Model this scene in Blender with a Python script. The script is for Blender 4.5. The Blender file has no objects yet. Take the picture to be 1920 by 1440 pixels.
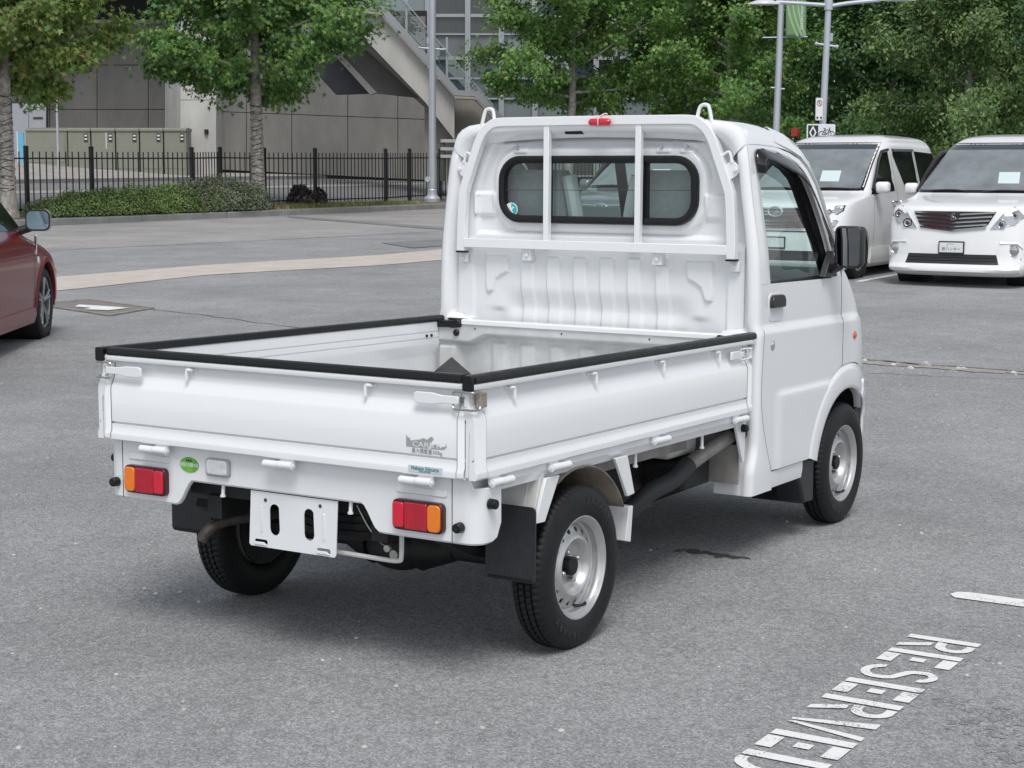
import bpy, bmesh, math, random
import numpy as np
from mathutils import Vector, Matrix, noise
R = math.radians
random.seed(7)
sc = bpy.context.scene
COL = sc.collection

# ------------------------------------------------------------------ camera, sky, sun, exposure
cam_d = bpy.data.cameras.new('camera')
cam_d.sensor_width = 36.0
cam_d.lens = 59.42
cam_d.clip_start = 0.05
cam_d.clip_end = 2000
cam = bpy.data.objects.new('camera', cam_d)
COL.objects.link(cam)
CAM = Vector((-3.9947, -3.3154, 1.5137))
HEAD = R(-58.4186)
cam.location = CAM
cam.rotation_euler = (R(82.9228), R(-0.2373), HEAD)
sc.camera = cam

SUN_EL, SUN_AZ = R(58), R(217)          # azimuth: direction the light comes from, measured from +X towards +Y
world = bpy.data.worlds.new('World'); sc.world = world
world.use_nodes = True
wn = world.node_tree; wn.nodes.clear()
sky = wn.nodes.new('ShaderNodeTexSky'); sky.sky_type = 'NISHITA'
sky.sun_disc = False
sky.sun_elevation = SUN_EL
sky.sun_rotation = math.pi / 2 - SUN_AZ
sky.air_density = 1.0; sky.dust_density = 1.0; sky.ozone_density = 1.0
hs = wn.nodes.new('ShaderNodeHueSaturation'); hs.inputs['Saturation'].default_value = 0.30
bg = wn.nodes.new('ShaderNodeBackground'); bg.inputs['Strength'].default_value = 0.115
wo = wn.nodes.new('ShaderNodeOutputWorld')
wn.links.new(sky.outputs[0], hs.inputs['Color']); wn.links.new(hs.outputs[0], bg.inputs['Color']); wn.links.new(bg.outputs[0], wo.inputs['Surface'])
sun_d = bpy.data.lights.new('sun', 'SUN'); sun_d.energy = 1.5; sun_d.angle = R(26); sun_d.color = (1.0, 0.965, 0.92)
sun = bpy.data.objects.new('sun', sun_d); COL.objects.link(sun)
sdir = Vector((math.cos(SUN_EL) * math.cos(SUN_AZ), math.cos(SUN_EL) * math.sin(SUN_AZ), math.sin(SUN_EL)))
sun.rotation_euler = (-sdir).to_track_quat('-Z', 'Y').to_euler()
vs = sc.view_settings
vs.view_transform = 'Standard'; vs.look = 'None'; vs.gamma = 1.0; vs.use_curve_mapping = False
vs.exposure = 0.52
sc.cycles.max_bounces = 8
sc.cycles.transparent_max_bounces = 24

# ------------------------------------------------------------------ materials
MATS = {}
def nodes_of(name):
    m = bpy.data.materials.new(name); m.use_nodes = True
    t = m.node_tree; t.nodes.clear()
    o = t.nodes.new('ShaderNodeOutputMaterial')
    return m, t, o
def N(t, kind, **kw):
    n = t.nodes.new(kind)
    for k, v in kw.items():
        if k in n.inputs: n.inputs[k].default_value = v
        else: setattr(n, k, v)
    return n
def c4(c): return (c[0], c[1], c[2], 1.0)
def M(name, col, rough=0.5, metal=0.0, coat=0.0, var=0.0, vscale=4.0, bump=0.0, bscale=150.0, rvar=0.0, spec=0.5, sat=0.0, stretch=None):
    """principled material; var = noise variation of value, bump = fine relief, stretch = streak direction scale"""
    if name in MATS: return MATS[name]
    m, t, o = nodes_of(name)
    p = N(t, 'ShaderNodeBsdfPrincipled'); L = t.links.new
    p.inputs['Base Color'].default_value = c4(col)
    p.inputs['Roughness'].default_value = rough; p.inputs['Metallic'].default_value = metal
    p.inputs['Coat Weight'].default_value = coat; p.inputs['Coat Roughness'].default_value = 0.06
    p.inputs['Specular IOR Level'].default_value = spec
    L(p.outputs[0], o.inputs[0])
    if var or bump or rvar:
        tc = N(t, 'ShaderNodeTexCoord')
        src = tc.outputs['Object']
        if stretch:
            mp = N(t, 'ShaderNodeMapping'); mp.inputs['Scale'].default_value = stretch
            L(src, mp.inputs['Vector']); src = mp.outputs[0]
    if var or rvar:
        n1 = N(t, 'ShaderNodeTexNoise', Scale=vscale, Detail=6.0, Roughness=0.62); L(src, n1.inputs['Vector'])
        if var:
            mr = N(t, 'ShaderNodeMapRange'); mr.inputs['From Min'].default_value = 0.3; mr.inputs['From Max'].default_value = 0.7
            mr.inputs['To Min'].default_value = 1 - var; mr.inputs['To Max'].default_value = 1 + var
            L(n1.outputs['Fac'], mr.inputs['Value'])
            hv = N(t, 'ShaderNodeHueSaturation'); hv.inputs['Color'].default_value = c4(col)
            L(mr.outputs[0], hv.inputs['Value']); L(hv.outputs[0], p.inputs['Base Color'])
        if rvar:
            mr2 = N(t, 'ShaderNodeMapRange'); mr2.inputs['From Min'].default_value = 0.3; mr2.inputs['From Max'].default_value = 0.7
            mr2.inputs['To Min'].default_value = max(0.02, rough - rvar); mr2.inputs['To Max'].default_value = min(1, rough + rvar)
            L(n1.outputs['Fac'], mr2.inputs['Value']); L(mr2.outputs[0], p.inputs['Roughness'])
    if bump:
        n2 = N(t, 'ShaderNodeTexNoise', Scale=bscale, Detail=4.0); L(src, n2.inputs['Vector'])
        b = N(t, 'ShaderNodeBump', Strength=bump, Distance=0.01); L(n2.outputs['Fac'], b.inputs['Height']); L(b.outputs[0], p.inputs['Normal'])
    MATS[name] = m
    return m
def glass(name, tint, refl=1.0, rough=0.0):
    """thin clear pane: tinted see-through body with Fresnel mirror"""
    if name in MATS: return MATS[name]
    m, t, o = nodes_of(name); L = t.links.new
    tr = N(t, 'ShaderNodeBsdfTransparent'); tr.inputs['Color'].default_value = c4(tint)
    gl = N(t, 'ShaderNodeBsdfGlossy'); gl.inputs['Roughness'].default_value = rough; gl.inputs['Color'].default_value = (refl, refl, refl, 1)
    lw = N(t, 'ShaderNodeLayerWeight', Blend=0.5); pw = N(t, 'ShaderNodeMath', operation='POWER'); L(lw.outputs['Facing'], pw.inputs[0]); pw.inputs[1].default_value = 5.0
    fr = N(t, 'ShaderNodeMath', operation='MULTIPLY_ADD'); L(pw.outputs[0], fr.inputs[0]); fr.inputs[1].default_value = 0.93; fr.inputs[2].default_value = 0.07   # Schlick, same from both sides
    mx = N(t, 'ShaderNodeMixShader'); L(fr.outputs[0], mx.inputs['Fac']); L(tr.outputs[0], mx.inputs[1]); L(gl.outputs[0], mx.inputs[2])
    L(mx.outputs[0], o.inputs[0]); MATS[name] = m
    return m
def leafmat(name, ramp, trans=0.25, rough=0.55):
    m, t, o = nodes_of(name); L = t.links.new
    g = N(t, 'ShaderNodeNewGeometry'); cr = N(t, 'ShaderNodeValToRGB')
    e = cr.color_ramp.elements
    e[0].position, e[0].color = ramp[0][0], c4(ramp[0][1]); e[1].position, e[1].color = ramp[-1][0], c4(ramp[-1][1])
    for pos, c in ramp[1:-1]:
        x = e.new(pos); x.color = c4(c)
    L(g.outputs['Random Per Island'], cr.inputs['Fac'])
    # slow drift of hue through the crown
    tc = N(t, 'ShaderNodeTexCoord'); n1 = N(t, 'ShaderNodeTexNoise', Scale=0.9, Detail=2.0); L(tc.outputs['Object'], n1.inputs['Vector'])
    mr = N(t, 'ShaderNodeMapRange'); mr.inputs['From Min'].default_value = 0.3; mr.inputs['From Max'].default_value = 0.7
    mr.inputs['To Min'].default_value = 0.72; mr.inputs['To Max'].default_value = 1.25; L(n1.outputs['Fac'], mr.inputs['Value'])
    hv = N(t, 'ShaderNodeHueSaturation'); L(cr.outputs[0], hv.inputs['Color']); L(mr.outputs[0], hv.inputs['Value'])
    p = N(t, 'ShaderNodeBsdfPrincipled', Roughness=rough); L(hv.outputs[0], p.inputs['Base Color'])
    tl = N(t, 'ShaderNodeBsdfTranslucent'); L(hv.outputs[0], tl.inputs['Color'])
    mx = N(t, 'ShaderNodeMixShader', Fac=trans); L(p.outputs[0], mx.inputs[1]); L(tl.outputs[0], mx.inputs[2]); L(mx.outputs[0], o.inputs[0])
    MATS[name] = m
    return m

white = M('white_paint', (0.79, 0.804, 0.818), 0.22, coat=0.9, var=0.008, vscale=2.0)
bedwhite = M('worn_bed_paint', (0.56, 0.57, 0.57), 0.45, var=0.13, vscale=9.0, rvar=0.12)
liner_white = M('dusty_white_steel', (0.62, 0.62, 0.60), 0.55, var=0.14, vscale=14.0, rvar=0.1)
seam = M('panel_gap', (0.05, 0.05, 0.055), 0.8)
blackrub = M('black_rubber', (0.007, 0.0075, 0.009), 0.38, rvar=0.08, vscale=30, spec=0.35)
tyrerub = M('tyre_rubber', (0.009, 0.009, 0.010), 0.55, var=0.25, vscale=25, spec=0.35)
blackmet = M('black_chassis', (0.012, 0.012, 0.013), 0.6, var=0.4, vscale=12)
steel = M('wheel_silver', (0.55, 0.55, 0.55), 0.38, metal=0.75, var=0.06, vscale=18, rvar=0.08)
nutmet = M('zinc_steel', (0.5, 0.49, 0.46), 0.35, metal=0.9, var=0.15, vscale=60)
rustmet = M('rusty_exhaust', (0.075, 0.065, 0.058), 0.6, metal=0.6, var=0.5, vscale=25)
redlens = M('red_lens', (0.42, 0.008, 0.025), 0.12, coat=0.6, var=0.12, vscale=40)
redlens2 = M('red_reflector', (0.62, 0.012, 0.04), 0.12, coat=0.6)
amberlens = M('amber_lens', (0.80, 0.20, 0.015), 0.12, coat=0.6, var=0.08, vscale=40)
clearlens = M('clear_lens', (0.62, 0.64, 0.66), 0.14, coat=0.6, var=0.12, vscale=70)
darkplastic = M('dark_plastic', (0.02, 0.02, 0.022), 0.42)
chrome = M('chrome', (0.75, 0.76, 0.78), 0.09, metal=1.0)
greycloth = M('grey_seat_cloth', (0.24, 0.245, 0.26), 0.85, var=0.1, vscale=40)
lightcloth = M('pale_seat_trim', (0.42, 0.44, 0.45), 0.8)
dashgrey = M('dash_grey', (0.20, 0.21, 0.22), 0.6)
cabglass = glass('cab_glass', (0.84, 0.94, 0.92), 1.0)
tintglass = glass('smoked_visor', (0.20, 0.17, 0.18), 0.9)
vanglass = glass('van_glass', (0.42, 0.47, 0.48), 1.0)
privglass = M('privacy_glass', (0.010, 0.010, 0.013), 0.06, spec=0.22)

# ------------------------------------------------------------------ mesh building
class MB:
    DX = None
    def __init__(self, xf=None):
        self.v = []; self.f = []; self.xf = xf or MB.DX
    def add(self, vs, fs):
        b = len(self.v); self.v += [tuple(p) for p in vs]; self.f += [tuple(i + b for i in f) for f in fs]
        return self
    def box(self, x0, x1, y0, y1, z0, z1):
        return self.add([(x0,y0,z0),(x1,y0,z0),(x1,y1,z0),(x0,y1,z0),(x0,y0,z1),(x1,y0,z1),(x1,y1,z1),(x0,y1,z1)],
                        [(0,3,2,1),(4,5,6,7),(0,1,5,4),(1,2,6,5),(2,3,7,6),(3,0,4,7)])
    def prism(self, poly, axis, a, b):
        n = len(poly)
        def P(p, t):
            return (t, p[0], p[1]) if axis == 'x' else ((p[0], t, p[1]) if axis == 'y' else (p[0], p[1], t))
        return self.add([P(p, a) for p in poly] + [P(p, b) for p in poly],
                        [tuple(range(n))[::-1], tuple(range(n, 2*n))] + [(i, (i+1) % n, (i+1) % n + n, i + n) for i in range(n)])
    def loft(self, rings, closed=True, caps=True, wrap=False):
        n = len(rings[0]); vs = [p for r in rings for p in r]; fs = []
        m = len(rings)
        for j in range(m if wrap else m - 1):
            a, b = j * n, ((j + 1) % m) * n
            for i in range(n if closed else n - 1):
                k = (i + 1) % n
                fs.append((a + i, a + k, b + k, b + i))
        if caps and closed and not wrap:
            fs += [tuple(range(n))[::-1], tuple(range((m - 1) * n, m * n))]
        return self.add(vs, fs)
    def tube(self, pts, r, n=8, sq=False, rx=None):
        pts = [Vector(p) for p in pts]
        rs = r if isinstance(r, (list, tuple)) else [r] * len(pts)
        rings = []; up = None
        for i, p in enumerate(pts):
            d = (pts[min(i + 1, len(pts) - 1)] - pts[max(i - 1, 0)]).normalized()
            if up is None:
                up = Vector((0, 0, 1)) if abs(d.z) < 0.9 else Vector((1, 0, 0))
            up = (up - d * up.dot(d)).normalized(); sd = d.cross(up)
            k = rs[i]
            if sq:
                w = rx or k
                rings.append([p + sd * w * sx + up * k * sy for sx, sy in ((-1,-1),(1,-1),(1,1),(-1,1))])
            else:
                rings.append([p + (sd * math.cos(2*math.pi*q/n) + up * math.sin(2*math.pi*q/n)) * k for q in range(n)])
        return self.loft(rings)
    def lathe(self, prof, c, axis='y', n=32, closedprof=False, s=1):
        """prof = [(radius, offset along axis)]"""
        rings = []
        for q in range(n):
            a = 2 * math.pi * q / n; ca, sa = math.cos(a), math.sin(a)
            ring = []
            for r, h in prof:
                h *= s
                if axis == 'y': ring.append((c[0] + r * ca, c[1] + h, c[2] + r * sa))
                elif axis == 'x': ring.append((c[0] + h, c[1] + r * ca, c[2] + r * sa))
                else: ring.append((c[0] + r * ca, c[1] + r * sa, c[2] + h))
            rings.append(ring)
        return self.loft(rings, closed=closedprof, caps=False, wrap=True)
    def cyl(self, a, b, r, n=12, r2=None):
        return self.tube([a, b], [r, r if r2 is None else r2], n)
    def ball(self, c, r, n=12, sc3=(1,1,1)):
        rings = []
        for j in range(1, n // 2 + 2 - 1):
            ph = math.pi * j / (n // 2 + 1)
            rings.append([(c[0] + sc3[0]*r*math.sin(ph)*math.cos(2*math.pi*i/n), c[1] + sc3[1]*r*math.sin(ph)*math.sin(2*math.pi*i/n), c[2] + sc3[2]*r*math.cos(ph)) for i in range(n)])
        return self.loft(rings)
    def grid(self, fn, us, vs2):
        """fn(u,v) -> point or None (hole)"""
        idx = {}; V = []; F = []
        for j, v in enumerate(vs2):
            for i, u in enumerate(us):
                p = fn(u, v)
                if p is not None: idx[i, j] = len(V); V.append(p)
        for j in range(len(vs2) - 1):
            for i in range(len(us) - 1):
                k = [(i, j), (i+1, j), (i+1, j+1), (i, j+1)]
                if all(q in idx for q in k): F.append(tuple(idx[q] for q in k))
        return self.add(V, F)
    def plate(self, outer, holes, mp, t):
        """flat plate with holes: 2-D loops, mp(a, b, depth) -> 3-D point, thickness t"""
        bm = bmesh.new(); es = []
        for lp in [outer] + holes:
            vv = [bm.verts.new((p[0], p[1], 0)) for p in lp]
            es += [bm.edges.new((vv[i], vv[(i+1) % len(vv)])) for i in range(len(vv))]
        bmesh.ops.triangle_fill(bm, edges=es, use_beauty=True, use_dissolve=False)
        bm.verts.index_update()
        P = [(v.co.x, v.co.y) for v in bm.verts]; n = len(P)
        F = [tuple(v.index for v in f.verts) for f in bm.faces]
        rim = []
        b = 0
        for lp in [outer] + holes:
            k = len(lp); rim += [(b + i, b + (i+1) % k, b + (i+1) % k + n, b + i + n) for i in range(k)]; b += k
        bm.free()
        return self.add([mp(p[0], p[1], 0) for p in P] + [mp(p[0], p[1], t) for p in P], F + [tuple(i + n for i in f)[::-1] for f in F] + rim)
    def build(self, name, mat, parent=None, smooth=35, bevel=0.0, seg=2, merge=True, solid=0.0, ctr=False):
        me = bpy.data.meshes.new(name)
        vs_ = [self.xf(p) for p in self.v] if self.xf else self.v
        me.from_pydata(vs_, [], self.f)
        bm = bmesh.new(); bm.from_mesh(me)
        if merge: bmesh.ops.remove_doubles(bm, verts=bm.verts, dist=1e-5)
        bmesh.ops.recalc_face_normals(bm, faces=bm.faces)
        bm.to_mesh(me); bm.free()
        if smooth:
            me.polygons.foreach_set('use_smooth', [True] * len(me.polygons))
            me.set_sharp_from_angle(angle=R(smooth))
        me.materials.append(mat)
        o = bpy.data.objects.new(name, me); COL.objects.link(o)
        if parent: o.parent = parent
        if solid:
            s = o.modifiers.new('thickness', 'SOLIDIFY'); s.thickness = solid; s.offset = 0
        if bevel:
            b = o.modifiers.new('soft_edges', 'BEVEL'); b.width = bevel; b.segments = seg; b.limit_method = 'ANGLE'; b.angle_limit = R(40)
            b.harden_normals = False
        return o
def tag(o, label=None, cat=None, group=None, kind=None):
    if label: o['label'] = label
    if cat: o['category'] = cat
    if group: o['group'] = group
    if kind: o['kind'] = kind
    return o
def empty(name, loc=(0, 0, 0), rz=0.0, label=None, cat=None, group=None):
    e = bpy.data.objects.new(name, None); COL.objects.link(e)
    e.empty_display_size = 0.2
    e.location = loc; e.rotation_euler = (0, 0, rz)
    return tag(e, label, cat, group)
def link_copy(o, parent=None, name=None):
    c = o.copy(); COL.objects.link(c)
    if name: c.name = name
    c.parent = parent
    return c
def copy_tree(o, parent=None):
    c = link_copy(o, parent)
    for ch in [x for x in bpy.data.objects if x.parent == o]:
        copy_tree(ch, c)
    return c
def rr(a0, a1, b0, b1, r, n=5):
    """rounded rectangle loop"""
    pts = []
    for ca, cb, s in ((a1 - r, b0 + r, -90), (a1 - r, b1 - r, 0), (a0 + r, b1 - r, 90), (a0 + r, b0 + r, 180)):
        for k in range(n + 1):
            t = R(s + 90 * k / n); pts.append((ca + r * math.cos(t), cb + r * math.sin(t)))
    return pts
def ell(ca, cb, ra, rb, n=20): return [(ca + ra * math.cos(2*math.pi*i/n), cb + rb * math.sin(2*math.pi*i/n)) for i in range(n)]
def interp(x, xs, ys):
    if x <= xs[0]: return ys[0]
    for i in range(len(xs) - 1):
        if x <= xs[i+1]:
            t = (x - xs[i]) / (xs[i+1] - xs[i]); return ys[i] * (1 - t) + ys[i+1] * t
    return ys[-1]
def smooth_interp(x, xs, ys):
    """Catmull-Rom through the points"""
    if x <= xs[0]: return ys[0]
    if x >= xs[-1]: return ys[-1]
    for i in range(len(xs) - 1):
        if x <= xs[i+1]:
            h = xs[i+1] - xs[i]; t = (x - xs[i]) / h
            m0 = (ys[i+1] - ys[i-1]) / (xs[i+1] - xs[i-1]) * h if i > 0 else ys[i+1] - ys[i]
            m1 = (ys[i+2] - ys[i]) / (xs[i+2] - xs[i]) * h if i + 2 < len(xs) else ys[i+1] - ys[i]
            return (2*t**3-3*t*t+1)*ys[i] + (t**3-2*t*t+t)*m0 + (-2*t**3+3*t*t)*ys[i+1] + (t**3-t*t)*m1
def ss(a, b, x):
    t = max(0.0, min(1.0, (x - a) / (b - a))) if a != b else float(x > a)
    return t * t * (3 - 2 * t)
def frange(a, b, n): return [a + (b - a) * i / (n - 1) for i in range(n)]
def smoothpath(pts, k=6):
    """Catmull-Rom resample of a 3-D path"""
    P = [Vector(p) for p in pts]; out = []
    for i in range(len(P) - 1):
        p0, p1, p2, p3 = P[max(i-1, 0)], P[i], P[i+1], P[min(i+2, len(P)-1)]
        for q in range(k):
            t = q / k
            out.append(0.5 * ((2*p1) + (p2-p0)*t + (2*p0-5*p1+4*p2-p3)*t*t + (3*p1-p0-3*p2+p3)*t**3))
    out.append(P[-1]); return out
def text_mesh(name, s, mat, size, mtx, parent=None, depth=0.0005, align='CENTER', kind='flat'):
    """lettering as thin raised mesh; mtx maps text plane (x right, y up, z out) into place"""
    cu = bpy.data.curves.new(name, 'FONT'); cu.body = s; cu.size = size; cu.align_x = align; cu.align_y = 'CENTER'; cu.extrude = depth; cu.resolution_u = 2
    to = bpy.data.objects.new(name + '_curve', cu); COL.objects.link(to)
    bpy.context.view_layer.update()
    me = bpy.data.meshes.new_from_object(to.evaluated_get(bpy.context.evaluated_depsgraph_get()))
    bpy.data.objects.remove(to); bpy.data.curves.remove(cu)
    me.transform(mtx); me.materials.clear(); me.materials.append(mat); me.name = name
    o = bpy.data.objects.new(name, me); COL.objects.link(o)
    if parent: o.parent = parent
    return o
def frame(right, up, at):
    r_ = Vector(right).normalized(); u_ = Vector(up).normalized(); n_ = r_.cross(u_)
    return Matrix(((r_.x, u_.x, n_.x, at[0]), (r_.y, u_.y, n_.y, at[1]), (r_.z, u_.z, n_.z, at[2]), (0, 0, 0, 1)))

# ------------------------------------------------------------------ the lie of the land: u = metres to the side of the lens axis, d = metres ahead
FU, FD = Vector((math.cos(HEAD), math.sin(HEAD), 0)), Vector((-math.sin(HEAD), math.cos(HEAD), 0))
def W(u, d, z=0.0):
    p = Vector((CAM.x, CAM.y, 0)) + FU * u + FD * d
    return Vector((p.x, p.y, z))
def terr(d):
    return 0.0 if d < 10 else (0.001 * (d - 10) ** 2 if d < 16 else 0.036 + 0.012 * (min(d, 90) - 16))
KD = Vector((0.541, 0.841)); KN = Vector((-0.841, 0.541)); K0 = Vector((-10.0, 39.3))      # kerb line and the normal away from the lot
def kerbw(u, d): return (Vector((u, d)) - K0).dot(KN)
def KW(s, w):
    """point s metres along the kerb, w metres beyond it -> (u, d)"""
    q = K0 + KD * s + KN * w; return q.x, q.y
def ground_z(u, d):
    w = kerbw(u, d)
    return terr(d) if w < 0 else terr(d) + 0.15 + 0.085 * max(0.0, w - 2.2)
# ------------------------------------------------------------------ ground
def asphalt(name, base, agg=0.85, patch=0.14, light=(0.66, 0.66, 0.65)):
    m, t, o = nodes_of(name); L = t.links.new
    g = N(t, 'ShaderNodeNewGeometry')
    n_s = N(t, 'ShaderNodeTexVoronoi', Scale=165.0, Randomness=1.0); L(g.outputs['Position'], n_s.inputs['Vector'])
    n_f = N(t, 'ShaderNodeTexNoise', Scale=310.0, Detail=2.0); L(g.outputs['Position'], n_f.inputs['Vector'])
    n_m = N(t, 'ShaderNodeTexNoise', Scale=28.0, Detail=5.0, Roughness=0.65); L(g.outputs['Position'], n_m.inputs['Vector'])
    n_l = N(t, 'ShaderNodeTexNoise', Scale=0.55, Detail=4.0, Roughness=0.6); L(g.outputs['Position'], n_l.inputs['Vector'])
    # stone colour per cell
    cr = N(t, 'ShaderNodeValToRGB'); e = cr.color_ramp.elements
    e[0].position = 0.0; e[0].color = c4([b*0.50 for b in base]); e[1].position = 1.0; e[1].color = c4(light)
    x = e.new(0.55); x.color = c4(base); x = e.new(0.86); x.color = c4([b*1.45 for b in base]); x = e.new(0.97); x.color = c4([b*1.75 for b in base])
    L(n_s.outputs['Color'], cr.inputs['Fac'])
    mx = N(t, 'ShaderNodeMix', data_type='RGBA'); mx.inputs[0].default_value = agg; mx.inputs[6].default_value = c4(base); L(cr.outputs[0], mx.inputs[7])
    def mul(src, node_out, lo, hi, amt0, amt1):
        mr = N(t, 'ShaderNodeMapRange'); mr.inputs['From Min'].default_value = lo; mr.inputs['From Max'].default_value = hi; mr.inputs['To Min'].default_value = amt0; mr.inputs['To Max'].default_value = amt1
        L(node_out, mr.inputs['Value']); hv = N(t, 'ShaderNodeHueSaturation'); L(src, hv.inputs['Color']); L(mr.outputs[0], hv.inputs['Value']); return hv.outputs[0]
    c = mul(mx.outputs[2], n_m.outputs['Fac'], 0.3, 0.7, 0.82, 1.18)
    c = mul(c, n_f.outputs['Fac'], 0.3, 0.7, 0.72, 1.28)
    n_w = N(t, 'ShaderNodeTexNoise', Scale=3.2, Detail=6.0, Roughness=0.7); L(g.outputs['Position'], n_w.inputs['Vector']); c = mul(c, n_w.outputs['Fac'], 0.3, 0.7, 0.90, 1.10)
    c = mul(c, n_l.outputs['Fac'], 0.32, 0.68, 1 - patch, 1 + patch)
    p = N(t, 'ShaderNodeBsdfPrincipled', Roughness=0.88); L(c, p.inputs['Base Color']); p.inputs['Specular IOR Level'].default_value = 0.35
    b = N(t, 'ShaderNodeBump', Strength=0.55, Distance=0.006); L(n_f.outputs['Fac'], b.inputs['Height'])
    b2 = N(t, 'ShaderNodeBump', Strength=0.5, Distance=0.008); L(n_s.outputs['Distance'], b2.inputs['Height']); L(b.outputs[0], b2.inputs['Normal']); L(b2.outputs[0], p.inputs['Normal'])
    L(p.outputs[0], o.inputs[0]); MATS[name] = m
    return m
asph = asphalt('lot_asphalt', (0.296, 0.302, 0.305))
asph_dark = asphalt('patch_asphalt', (0.225, 0.230, 0.234), patch=0.1)
asph_pale = asphalt('worn_pale_asphalt', (0.335, 0.325, 0.318), agg=0.5)
tan = M('tan_concrete_strip', (0.50, 0.455, 0.405), 0.9, var=0.12, vscale=3.0, bump=0.2, bscale=60)
conc = M('kerb_concrete', (0.20, 0.20, 0.195), 0.9, var=0.2, vscale=2.5, bump=0.25, bscale=40)
line_paint = None
def worn_paint(name, col, wear):
    m, t, o = nodes_of(name); L = t.links.new
    g = N(t, 'ShaderNodeNewGeometry'); n1 = N(t, 'ShaderNodeTexNoise', Scale=150.0, Detail=4.0, Roughness=0.7); L(g.outputs['Position'], n1.inputs['Vector'])
    n2 = N(t, 'ShaderNodeTexNoise', Scale=9.0, Detail=4.0); L(g.outputs['Position'], n2.inputs['Vector'])
    ad = N(t, 'ShaderNodeMath', operation='MULTIPLY_ADD'); L(n2.outputs['Fac'], ad.inputs[0]); ad.inputs[1].default_value = 0.6; L(n1.outputs['Fac'], ad.inputs[2])
    cr = N(t, 'ShaderNodeValToRGB'); cr.color_ramp.elements[0].position = wear; cr.color_ramp.elements[0].color = (0.2, 0.2, 0.2, 1); cr.color_ramp.elements[1].position = wear + 0.05; cr.color_ramp.elements[1].color = c4(col); L(ad.outputs[0], cr.inputs['Fac'])
    p = N(t, 'ShaderNodeBsdfPrincipled', Roughness=0.75); L(cr.outputs[0], p.inputs['Base Color'])
    b = N(t, 'ShaderNodeBump', Strength=0.3, Distance=0.004); L(n1.outputs['Fac'], b.inputs['Height']); L(b.outputs[0], p.inputs['Normal'])
    L(p.outputs[0], o.inputs[0]); MATS[name] = m
    return m
roadpaint = worn_paint('worn_white_road_paint', (0.76, 0.76, 0.755), 0.64)

us = [-400, -200, -100, -60] + [-40 + 2*i for i in range(41)] + [60, 100, 200, 400]
ds = [-60, -20, -5, 0, 4, 8, 9, 10, 11, 12, 13, 14, 15, 16] + [18 + 2*i for i in range(34)] + [90, 140, 250, 600]
mb = MB(); mb.grid(lambda u, d: tuple(W(u, d, terr(d))), us, ds)
tag(mb.build('ground', asph, None, smooth=80), kind='structure')
def sheet(name, loops, mat, lift=0.004, n=14, kind='structure'):
    """a sheet on the lot between two edge lines given in (u, d)"""
    mb = MB()
    for a, b in loops:
        def rs(line):
            t = frange(0, len(line) - 1, n); return [(interp(x, list(range(len(line))), [p[0] for p in line]), interp(x, list(range(len(line))), [p[1] for p in line])) for x in t]
        A, B = rs(a), rs(b)
        mb.loft([[tuple(W(p[0]*(1-k) + q[0]*k, p[1]*(1-k) + q[1]*k, terr(p[1]*(1-k) + q[1]*k) + lift)) for k in frange(0, 1, 5)] for p, q in zip(A, B)], closed=False)
    return tag(mb.build(name, mat, None, smooth=80), kind=kind)
sheet('concrete_strip_path', [([(-9.0, 18.0), (-6.14, 22.66), (-4.48, 25.35), (-2.26, 27.75), (-1.14, 29.81), (2.0, 34.5)], [(-8.2, 15.8), (-5.51, 20.32), (-4.11, 23.32), (-2.05, 25.2), (-1.02, 26.8), (2.6, 31.5)])], tan, 0.006)
sheet('pale_road_lane', [([(-18.0, 25.0), (-10.2, 38.6), (-6.5, 43.4), (-2.1, 51.2), (3.0, 59)], [(-14.0, 18.5), (-7.84, 28.98), (-5.53, 31.45), (-1.38, 36.8), (6.0, 46)])], asph_pale, 0.004)
sheet('road_patch', [([(-2.45, 31.7), (-1.24, 33.1), (0.5, 35.0)], [(-1.75, 29.95), (-1.05, 31.0), (0.9, 33.2)])], asph_dark, 0.010)
sheet('drain_patch', [([(-5.95, 45.0), (-1.25, 38.0), (2.0, 33.5)], [(-5.75, 43.8), (-1.15, 36.6), (2.2, 32.0)])], asph_dark, 0.013)
# sunken service cover with its painted arrow
mb = MB()
cov = [(-5.25, 18.55), (-4.79, 19.15), (-3.86, 18.12), (-4.12, 17.30)]
pav = M('red_paver_patch', (0.20, 0.178, 0.168), 0.9, var=0.2, vscale=20)
mb.add([tuple(W(u, d, terr(d) + 0.006)) for u, d in cov], [(0, 1, 2, 3)]); tag(mb.build('service_cover_paving', pav, None, smooth=0), kind='structure')
mb = MB(); fr = [tuple(W(u, d, terr(d) + 0.010)) for u, d in cov]
for i in range(4): mb.tube([fr[i], fr[(i+1) % 4]], 0.006, sq=True, rx=0.022)
tag(mb.build('service_cover_edging', M('mossy_edge', (0.25, 0.25, 0.21), 0.9, var=0.3, vscale=6), None), kind='structure')
mb = MB(); a, b = Vector((-4.78, 18.36)), Vector((-4.14, 18.04)); dn = (b - a).normalized(); pn = Vector((-dn.y, dn.x))
pts = [a + pn*0.11, a + dn*0.12 - pn*0.10, a + dn*0.38 - pn*0.13, a + dn*0.42 - pn*0.30, b - pn*0.26, b + dn*0.02 + pn*0.06, b - dn*0.24 + pn*0.10]
mb.add([tuple(W(p.x, p.y, terr(p.y) + 0.014)) for p in pts], [tuple(range(len(pts)))]); tag(mb.build('arrow_marking', roadpaint, None, smooth=0), kind='structure')
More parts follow.
